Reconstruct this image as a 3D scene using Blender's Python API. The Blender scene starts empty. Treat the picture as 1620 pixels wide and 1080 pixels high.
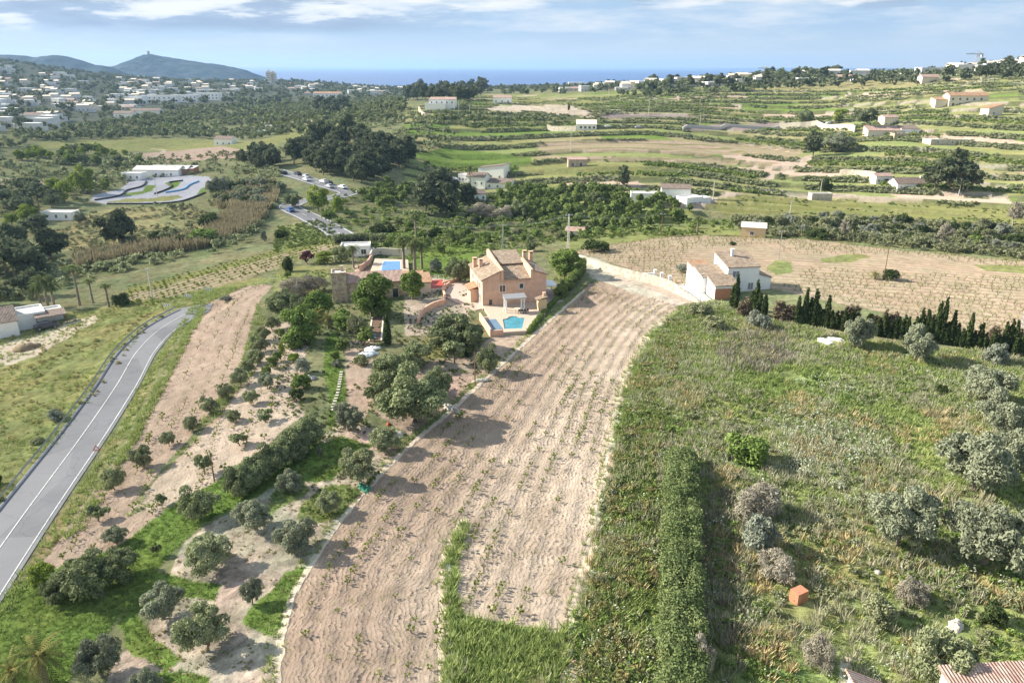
import bpy, math, random
import numpy as np
from mathutils import Vector
S = bpy.context.scene
R = math.radians
# ---------------------------------------------------------------- camera
CH = 42.0; PITCH = 20.35; FPX = 1170.0
cd = bpy.data.cameras.new('camera'); cam = bpy.data.objects.new('camera', cd); S.collection.objects.link(cam)
cam.location = (0, 0, CH); cam.rotation_euler = (R(90 - PITCH), R(-0.05), 0)
cd.sensor_width = 36; cd.lens = 36 * FPX / 1620; cd.clip_start = 0.5; cd.clip_end = 90000
S.camera = cam
# ---------------------------------------------------------------- light
SUN_EL, SUN_AZ = 30.0, 166.0      # azimuth measured counter-clockwise from +X: the sun stands left and a little ahead
S.view_settings.view_transform = 'Standard'; S.view_settings.look = 'None'; S.view_settings.gamma = 1
S.view_settings.exposure = 1.22
sl = bpy.data.lights.new('sun', 'SUN'); so = bpy.data.objects.new('sun', sl); S.collection.objects.link(so)
sl.energy = 5.0; sl.angle = R(0.6); sl.color = (1, 0.93, 0.82)
sd = Vector((math.cos(R(SUN_EL)) * math.cos(R(SUN_AZ)), math.cos(R(SUN_EL)) * math.sin(R(SUN_AZ)), math.sin(R(SUN_EL))))
so.rotation_euler = sd.to_track_quat('Z', 'Y').to_euler()
W = bpy.data.worlds.new("World"); S.world = W; W.use_nodes = True
wn = W.node_tree; wn.nodes.clear()
def N(nt, t, **k):
    n = nt.nodes.new(t)
    for a, b in k.items(): setattr(n, a, b)
    return n
def mathn(nt, op, a, b=None, clamp=False):
    n = N(nt, 'ShaderNodeMath', operation=op, use_clamp=clamp)
    for i, v in enumerate((a, b)):
        if v is None: continue
        if isinstance(v, (int, float)): n.inputs[i].default_value = v
        else: nt.links.new(v, n.inputs[i])
    return n.outputs[0]
def mixc(nt, f, a, b, mode='MIX'):
    n = N(nt, 'ShaderNodeMix', data_type='RGBA', blend_type=mode)
    for sck, v in ((n.inputs[0], f), (n.inputs[6], a), (n.inputs[7], b)):
        if isinstance(v, (int, float)): sck.default_value = v
        elif isinstance(v, tuple): sck.default_value = (*v[:3], 1)
        else: nt.links.new(v, sck)
    return n.outputs[2]
def rampn(nt, x, stops):
    n = N(nt, 'ShaderNodeValToRGB'); cr = n.color_ramp
    while len(cr.elements) < len(stops): cr.elements.new(0.5)
    for e, (p, c) in zip(cr.elements, stops):
        e.position = p; e.color = (*c, 1) if isinstance(c, tuple) else (c, c, c, 1)
    nt.links.new(x, n.inputs[0]); return n.outputs[0]
sky = N(wn, 'ShaderNodeTexSky', sky_type='NISHITA', sun_disc=False)
sky.sun_elevation = R(SUN_EL); sky.sun_rotation = R(90 - SUN_AZ); sky.altitude = 50; sky.air_density = 1.0; sky.dust_density = 1.0; sky.ozone_density = 2.0
tc = N(wn, 'ShaderNodeTexCoord'); sx = N(wn, 'ShaderNodeSeparateXYZ'); wn.links.new(tc.outputs['Generated'], sx.inputs[0])
X, Y, Z = sx.outputs
zc = mathn(wn, 'MAXIMUM', mathn(wn, 'ADD', Z, 0.045), 0.045)
cb = N(wn, 'ShaderNodeCombineXYZ')
wn.links.new(mathn(wn, 'MULTIPLY', X, 1.0), cb.inputs[0]); wn.links.new(mathn(wn, 'MULTIPLY', Y, 1.0), cb.inputs[1]); wn.links.new(mathn(wn, 'MULTIPLY', Z, 6.0), cb.inputs[2])
def wnoise(scale, det, rough, off):
    mp = N(wn, 'ShaderNodeMapping'); mp.inputs['Location'].default_value = off; wn.links.new(cb.outputs[0], mp.inputs[0])
    mp.inputs['Scale'].default_value = (1, 1, 1)
    n = N(wn, 'ShaderNodeTexNoise'); n.inputs['Scale'].default_value = scale; n.inputs['Detail'].default_value = det
    n.inputs['Roughness'].default_value = rough; wn.links.new(mp.outputs[0], n.inputs[0]); return n.outputs[0]
n1 = wnoise(3.2, 9, 0.58, (3.1, 1.7, 0.4)); n2 = wnoise(6.5, 8, 0.6, (7.3, 2.2, 1.1)); n3 = wnoise(1.7, 5, 0.5, (1.3, 5.2, 2.0))
# cloud bank high on the left, small clouds elsewhere, thin streaks, clear pale air over the horizon
high = rampn(wn, mathn(wn, 'ADD', Z, mathn(wn, 'MULTIPLY', mathn(wn, 'SUBTRACT', n1, .5), .035)), [(.036, 0.0), (.046, 1.0)])
left = rampn(wn, mathn(wn, 'MULTIPLY', X, -1.0), [(.03, 0.0), (.2, 1.0)])
bank = mathn(wn, 'MULTIPLY', high, left)
scat = mathn(wn, 'MULTIPLY', rampn(wn, n1, [(.53, 0.0), (.60, 1.0)]), rampn(wn, Z, [(.055, 0.0), (.07, 1.0)]))
cmask = mathn(wn, 'MULTIPLY', mathn(wn, 'MAXIMUM', bank, scat), rampn(wn, Z, [(.16, 1.0), (.34, .35)]))
tone = mathn(wn, 'ADD', mathn(wn, 'MULTIPLY', mathn(wn, 'SUBTRACT', Z, .052), 11.0), mathn(wn, 'MULTIPLY', mathn(wn, 'SUBTRACT', n2, .36), 3.0))
core = rampn(wn, tone, [(0.10, (2.9, 3.7, 5.0)), (0.42, (3.4, 4.3, 5.6)), (0.60, (6.6, 7.0, 7.4)), (0.8, (7.8, 7.9, 8.0))])
wisp = mathn(wn, 'MULTIPLY', rampn(wn, n2, [(.44, 0.0), (.64, .75)]), rampn(wn, Z, [(.018, .15), (.045, 1.0), (.2, .6)]))
blue = rampn(wn, Z, [(0.0, (5.3, 5.9, 6.4)), (.016, (4.9, 5.8, 6.6)), (.045, (3.7, 5.1, 6.8)), (.12, (3.3, 4.8, 6.8))])
lowair = rampn(wn, Z, [(0.0, 0.97), (.12, .9), (.35, .8), (1.0, .75)])
skc = mixc(wn, lowair, sky.outputs[0], blue)
skc = mixc(wn, wisp, skc, (6.9, 7.3, 7.6))
skc = mixc(wn, cmask, skc, core)
bg = N(wn, 'ShaderNodeBackground'); bg.inputs[1].default_value = 0.055
wn.links.new(skc, bg.inputs[0]); ow = N(wn, 'ShaderNodeOutputWorld'); wn.links.new(bg.outputs[0], ow.inputs[0])
# ---------------------------------------------------------------- maths helpers
cP, sP = math.cos(R(PITCH)), math.sin(R(PITCH))
def ray(px, py):
    px = np.asarray(px, float); py = np.asarray(py, float)
    u = (px - 810) / FPX; v = (py - 540) / FPX
    return u, cP - v * sP, -sP - v * cP            # x, y, z
def proj(x, y, z):
    dz = z - CH
    d = y * cP - dz * sP; v = -(y * sP + dz * cP)
    ds = np.where(np.abs(d) < 1e-3, 1e-3, d)
    px = 810 + FPX * x / ds; py = 540 + FPX * v / ds
    return np.where(d > 0.5, px, -9e4), np.where(d > 0.5, py, 9e4)
_rs = np.random.RandomState(7); _tab = _rs.rand(256, 256)
def vnoise(x, y, sc, off=0):
    x = np.asarray(x) / sc + off * 17.3; y = np.asarray(y) / sc + off * 9.1
    xi = np.floor(x).astype(int); yi = np.floor(y).astype(int); fx = x - xi; fy = y - yi
    fx = fx * fx * (3 - 2 * fx); fy = fy * fy * (3 - 2 * fy)
    g = lambda a, b: _tab[a & 255, b & 255]
    return (g(xi, yi) * (1 - fx) + g(xi + 1, yi) * fx) * (1 - fy) + (g(xi, yi + 1) * (1 - fx) + g(xi + 1, yi + 1) * fx) * fy
def fbm(x, y, sc, oct=4, off=0):
    s = 0; a = 1; t = 0
    for i in range(oct):
        s = s + a * vnoise(x, y, sc / 2 ** i, off + i); t += a; a *= 0.55
    return s / t
def inpoly(px, py, poly):
    P = np.asarray(poly, float); x0, y0 = P.min(0); x1, y1 = P.max(0)
    out = np.zeros(px.shape, bool)
    idx = np.nonzero((px >= x0) & (px <= x1) & (py >= y0) & (py <= y1))[0]
    if len(idx) == 0: return out
    qx, qy = px[idx], py[idx]; c = np.zeros(len(idx), bool); j = len(P) - 1
    for i in range(len(P)):
        xi, yi = P[i]; xj, yj = P[j]
        if yi != yj:
            c ^= ((yi > qy) != (yj > qy)) & (qx < (xj - xi) * (qy - yi) / (yj - yi) + xi)
        j = i
    out[idx] = c; return out
def polydist(x, y, line):
    """signed distance and arc length of points to an open polyline (left side positive)"""
    L = np.asarray(line, float); best = np.full(x.shape, 1e9); sg = np.zeros(x.shape); al = np.zeros(x.shape); acc = 0
    for a, b in zip(L[:-1], L[1:]):
        d = b - a; l = np.hypot(*d); t = np.clip(((x - a[0]) * d[0] + (y - a[1]) * d[1]) / l ** 2, 0, 1)
        ex = x - a[0] - t * d[0]; ey = y - a[1] - t * d[1]; q = np.hypot(ex, ey); m = q < best
        best = np.where(m, q, best); sg = np.where(m, np.sign(d[0] * ey - d[1] * ex), sg); al = np.where(m, acc + t * l, al); acc += l
    return best * sg, al
# ---------------------------------------------------------------- terrain heights
A = []   # (azimuth, log r, z/r)
def anc(px, py, z=None, r=None):
    x, y, d = [float(q) for q in ray(px, py)]; h = math.hypot(x, y)
    if r is None: k = (z - CH) / d; r = k * h
    else: z = CH + r * d / h
    A.append((math.atan2(x, y), math.log(r), z / r))
def ancr(px, r, z):
    u = (px - 810) / FPX; A.append((math.atan2(u, cP), math.log(r), z / r))
for px in (-300, 100, 450, 800, 1200, 1620, 1950):
    for r, z in ((12, 0), (30, 0), (48, 0 if px > 200 else -1.5)): ancr(px, r, z)
for px, py, z in [(0, 800, -3), (150, 700, -3.5), (0, 640, -5), (300, 600, -2), (450, 700, 0), (800, 700, 0), (1150, 700, 0.3), (1620, 700, 0.5), (240, 500, -4), (0, 520, -7), (420, 480, -1.5), (550, 520, 0),
    (765, 490, 0), (900, 480, 0.3), (1130, 470, 1.2), (1400, 500, 1), (1620, 530, 0.5), (-200, 560, -7), (1900, 560, 1), (100, 430, -9), (400, 390, -5), (600, 420, -1), (700, 395, -1.5), (880, 400, 0), (1000, 400, 0.8), (1200, 392, 0.8), (1420, 400, 0),
    (1620, 425, -1), (1900, 430, -1), (1500, 375, -7), (1250, 352, -6), (950, 355, -6), (650, 350, -6), (480, 345, -6.5), (150, 350, -9), (-200, 380, -9), (250, 300, -7.5), (1900, 360, -6)]: anc(px, py, z=z)
for px, py, r in [(530, 285, 315), (740, 292, 345), (915, 262, 365), (1100, 310, 300), (1440, 300, 345), (1900, 310, 345), (1620, 260, 400), (1250, 262, 390), (560, 225, 430), (900, 207, 450), (1060, 203, 460), (1400, 218, 440), (1900, 215, 470),
    (1250, 185, 540), (1520, 165, 540), (1900, 150, 560), (700, 169, 540), (900, 160, 690), (1150, 146, 660), (1480, 133, 680), (1900, 110, 700), (500, 180, 780), (300, 230, 560), (0, 232, 540), (-250, 240, 520), (0, 275, 430), (250, 175, 900), (0, 178, 860), (-250, 175, 800),
    (200, 152, 1150), (0, 150, 1080), (-250, 130, 1100), (420, 158, 1100), (600, 152, 1250), (600, 142, 1800), (780, 141, 1500), (900, 140, 1150), (1000, 135, 1100), (1120, 128, 1000), (1300, 121, 1300), (1450, 121, 920), (1540, 110, 900), (1620, 101, 900), (1900, 88, 900),
    (0, 96, 1750), (90, 112, 1750), (200, 126, 1700), (-250, 80, 1700), (400, 130, 1800), (500, 132, 1900), (0, 125, 1350), (200, 138, 1400), (400, 143, 1450)]: anc(px, py, r=r)
for px in (-250, 0, 200): ancr(px, 2500, 10); ancr(px, 3300, -45)
for px in (400, 600, 800): ancr(px, 2400, -22); ancr(px, 3300, -45)
for px in (1000, 1200, 1450, 1700, 1950): ancr(px, 1900, -14); ancr(px, 3300, -45)
A = np.array(A); KA, KR = 2.2, 1.0
PA = np.c_[A[:, 0] * KA, A[:, 1] * KR]
def _phi(d2): return 0.5 * d2 * np.log(d2 + 1e-12)
n = len(PA); D2 = ((PA[:, None] - PA[None]) ** 2).sum(-1)
K = np.zeros((n + 3, n + 3)); K[:n, :n] = _phi(D2) + np.eye(n) * 0.004; K[:n, n] = 1; K[:n, n + 1:] = PA; K[n, :n] = 1; K[n + 1:, :n] = PA.T
CO = np.linalg.solve(K, np.r_[A[:, 2], 0, 0, 0])
def tps(az, lr):
    s = az.shape; q = np.c_[az.ravel() * KA, lr.ravel() * KR]; o = np.empty(len(q))
    for i in range(0, len(q), 20000):
        c = q[i:i + 20000]; d2 = ((c[:, None] - PA[None]) ** 2).sum(-1); o[i:i + 20000] = _phi(d2) @ CO[:n] + CO[n] + c @ CO[n + 1:]
    return o.reshape(s)
# grid: azimuth (0 = straight ahead, + right) by log radius
AZM = R(46)
NA, NR = 760, 1150
az_f = np.linspace(-AZM, AZM, NA); az_b = np.linspace(AZM, 2 * math.pi - AZM, 60)[1:-1]
LR = np.linspace(math.log(14), math.log(3400), NR)
_ca = np.linspace(-AZM, AZM, 150); _cr = np.linspace(LR[0], LR[-1], 260)
_AZ, _LR = np.meshgrid(_ca, _cr, indexing='ij'); _CZ = tps(_AZ, _LR)
def bil(G, ga, gr, az, lr):
    fa = np.clip((az - ga[0]) / (ga[1] - ga[0]), 0, len(ga) - 1.001); fr = np.clip((lr - gr[0]) / (gr[1] - gr[0]), 0, len(gr) - 1.001)
    i = fa.astype(int); j = fr.astype(int); u = fa - i; v = fr - j
    return (G[i, j] * (1 - u) + G[i + 1, j] * u) * (1 - v) + (G[i, j + 1] * (1 - u) + G[i + 1, j + 1] * u) * v
def sstep(a, b, x): t = np.clip((x - a) / (b - a), 0, 1); return t * t * (3 - 2 * t)
TERR = [(640, 345), (640, 175), (760, 150), (1000, 145), (1200, 138), (1640, 118), (1900, 100), (1900, 345), (1150, 315), (1000, 318)]
def terr_t(x, y):
    r = np.hypot(x, y); az = np.arctan2(x, y)
    return r / 21.0 + 1.6 * (fbm(x, y, 260, 2, 3) - 0.5) * 2 + 0.5 * az + 0.35 * (fbm(x, y, 50, 2, 8) - 0.5)
def height_raw(x, y):
    r = np.maximum(np.hypot(x, y), 14.0); az = np.arctan2(x, y)
    azc = np.clip(az, -AZM, AZM); lr = np.clip(np.log(r), LR[0], LR[-1])
    z = bil(_CZ, _ca, _cr, azc, lr) * r
    back = np.clip((np.abs(az) - AZM) / 0.5, 0, 1); z = z * (1 - back)
    w = sstep(225, 250, r) * (1 - sstep(640, 760, r)) * sstep(-0.14, -0.06, az)
    t = terr_t(x, y); f = t - np.floor(t)
    z = z + w * 2.5 * (sstep(0.86, 0.97, f) - f)
    # undulation
    z = z + (fbm(x, y, 60, 3, 1) - 0.5) * np.clip((r - 130) / 400, 0, 1) * 4 * (1 - w)
    return z
# ---------------------------------------------------------------- grid + ground lookup
AZg, LRg = np.meshgrid(az_f, LR, indexing='ij')
Rg = np.exp(LRg); GX = Rg * np.sin(AZg); GY = Rg * np.cos(AZg)
GZ = height_raw(GX, GY)
def hz(x, y):
    x = np.asarray(x, float); y = np.asarray(y, float)
    r = np.maximum(np.hypot(x, y), 14.01)
    return bil(GZ, az_f, LR, np.arctan2(x, y), np.log(r))
_T = np.exp(np.linspace(math.log(20), math.log(3600), 900))
def G(px, py):
    """where the sight line of a photo point meets the ground"""
    px = np.atleast_1d(np.asarray(px, float)); py = np.atleast_1d(np.asarray(py, float))
    dx, dy, dz = ray(px, py); h = np.hypot(dx, dy); X = _T[None] * (dx / h)[:, None]; Yy = _T[None] * (dy / h)[:, None]; Zz = CH + _T[None] * (dz / h)[:, None]
    below = Zz < hz(X, Yy); k = np.argmax(below, 1); k = np.where(below.any(1), k, len(_T) - 1); k0 = np.maximum(k - 1, 0)
    lo, hi = _T[k0], _T[k]
    for _ in range(12):
        m = (lo + hi) / 2; b = CH + m * dz / h < hz(m * dx / h, m * dy / h); hi = np.where(b, m, hi); lo = np.where(b, lo, m)
    return np.c_[hi * dx / h, hi * dy / h, hz(hi * dx / h, hi * dy / h)]
def G1(px, py): return Vector(G(px, py)[0])
def pxm(p):
    """pixels (of the 1620 wide photo) per metre at a point"""
    return FPX / (p[1] * cP - (p[2] - CH) * sP)
def smooth(pts, n=8):
    P = np.asarray(pts, float); P = np.vstack([2 * P[0] - P[1], P, 2 * P[-1] - P[-2]]); out = []
    for i in range(1, len(P) - 2):
        for k in range(n):
            t = k / n; a, b, c, d = P[i - 1:i + 3]
            out.append(0.5 * (2 * b + (c - a) * t + (2 * a - 5 * b + 4 * c - d) * t * t + (3 * b - a - 3 * c + d) * t ** 3))
    out.append(P[-2]); return np.array(out)
def resample(P, step):
    P = np.asarray(P)[:, :2]; d = np.r_[0, np.cumsum(np.hypot(*np.diff(P, axis=0).T))]
    n = max(2, int(d[-1] / step) + 1); s = np.linspace(0, d[-1], n)
    return np.c_[np.interp(s, d, P[:, 0]), np.interp(s, d, P[:, 1])]
def line_px(pts, step=1.0): return resample(smooth(G([p[0] for p in pts], [p[1] for p in pts])[:, :2]), step)
def offset(P, o):
    T = np.gradient(P, axis=0); T /= np.hypot(*T.T)[:, None] + 1e-9
    return P + np.c_[T[:, 1], -T[:, 0]] * o      # + = right of travel
ROAD = line_px([(-170, 1110), (0, 868), (75, 765), (152, 660), (187, 607), (213, 563), (240, 533), (267, 513), (300, 495), (318, 487), (333, 484)], 1.0)
ROAD2 = line_px([(600, 402), (548, 377), (519, 360), (489, 345), (466, 335), (458, 328), (478, 319), (524, 313), (552, 306), (534, 298), (503, 289), (474, 280), (446, 273), (430, 268)], 2.0)
# level the ground along the roads (the main road sinks into a cutting after the bend)
_q = G(303, 493)[0][:2]; _k = int(np.argmin(np.hypot(*(ROAD - _q).T))); DROP0 = float(np.r_[0, np.cumsum(np.hypot(*np.diff(ROAD, axis=0).T))][_k])
for P, w0, w1 in ((ROAD, 3.6, 6.5), (ROAD2, 5.0, 11.0)):
    m = (GX > P[:, 0].min() - 12) & (GX < P[:, 0].max() + 12) & (GY > P[:, 1].min() - 12) & (GY < P[:, 1].max() + 12)
    x, y = GX[m], GY[m]; d, al = polydist(x, y, P[::4]); zz = hz(P[:, 0], P[:, 1]); zz = np.convolve(np.pad(zz, 12, 'edge'), np.ones(25) / 25, 'valid')
    s = np.r_[0, np.cumsum(np.hypot(*np.diff(P, axis=0).T))]
    zr = np.interp(al, s, zz)
    if P is ROAD: zr = zr - 3.0 * sstep(DROP0, DROP0 + 9, al)
    w = 1 - sstep(w0, w1, np.abs(d)); v = GZ[m]; GZ[m] = v * (1 - w) + zr * w
# the ground drop left of the main road and the low cart tracks of the fields
FLD_L = line_px([(437, 1090), (447, 1000), (468, 930), (508, 868), (540, 822), (585, 768), (640, 712), (692, 668), (755, 612), (828, 545), (880, 498), (932, 452)], 1.0)
FLD_R = line_px([(899, 1090), (905, 1000), (918, 930), (937, 860), (955, 780), (968, 700), (983, 625), (1005, 570), (1035, 522), (1078, 488)], 1.0)
LV = line_px([(200, 486), (215, 480), (330, 446), (450, 409), (545, 382), (570, 376)], 6)
MIDW = line_px([(706, 1090), (703, 1000), (702, 930), (706, 890), (716, 850), (734, 826)], 1.0)
SOILV = line_px([(60, 900), (130, 800), (190, 700), (240, 620), (290, 530), (335, 478), (400, 450)], 1.0)
# ---------------------------------------------------------------- land use
C = dict(soil=(.51, .415, .32), soil2=(.435, .33, .25), soil3=(.40, .30, .23), path=(.55, .46, .35), lush=(.145, .205, .05), green=(.21, .235, .09), mead=(.235, .235, .095), dry=(.27, .245, .12),
         olive=(.19, .195, .10), scrub=(.16, .17, .08), dark=(.05, .065, .028), reed=(.25, .22, .13), rust=(.25, .21, .09), grey=(.24, .22, .18), purple=(.26, .21, .19), kart=(.36, .36, .385), gravel=(.42, .345, .27), town=(.13, .14, .10), pave=(.42, .33, .27), rock=(.46, .40, .32))
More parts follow.
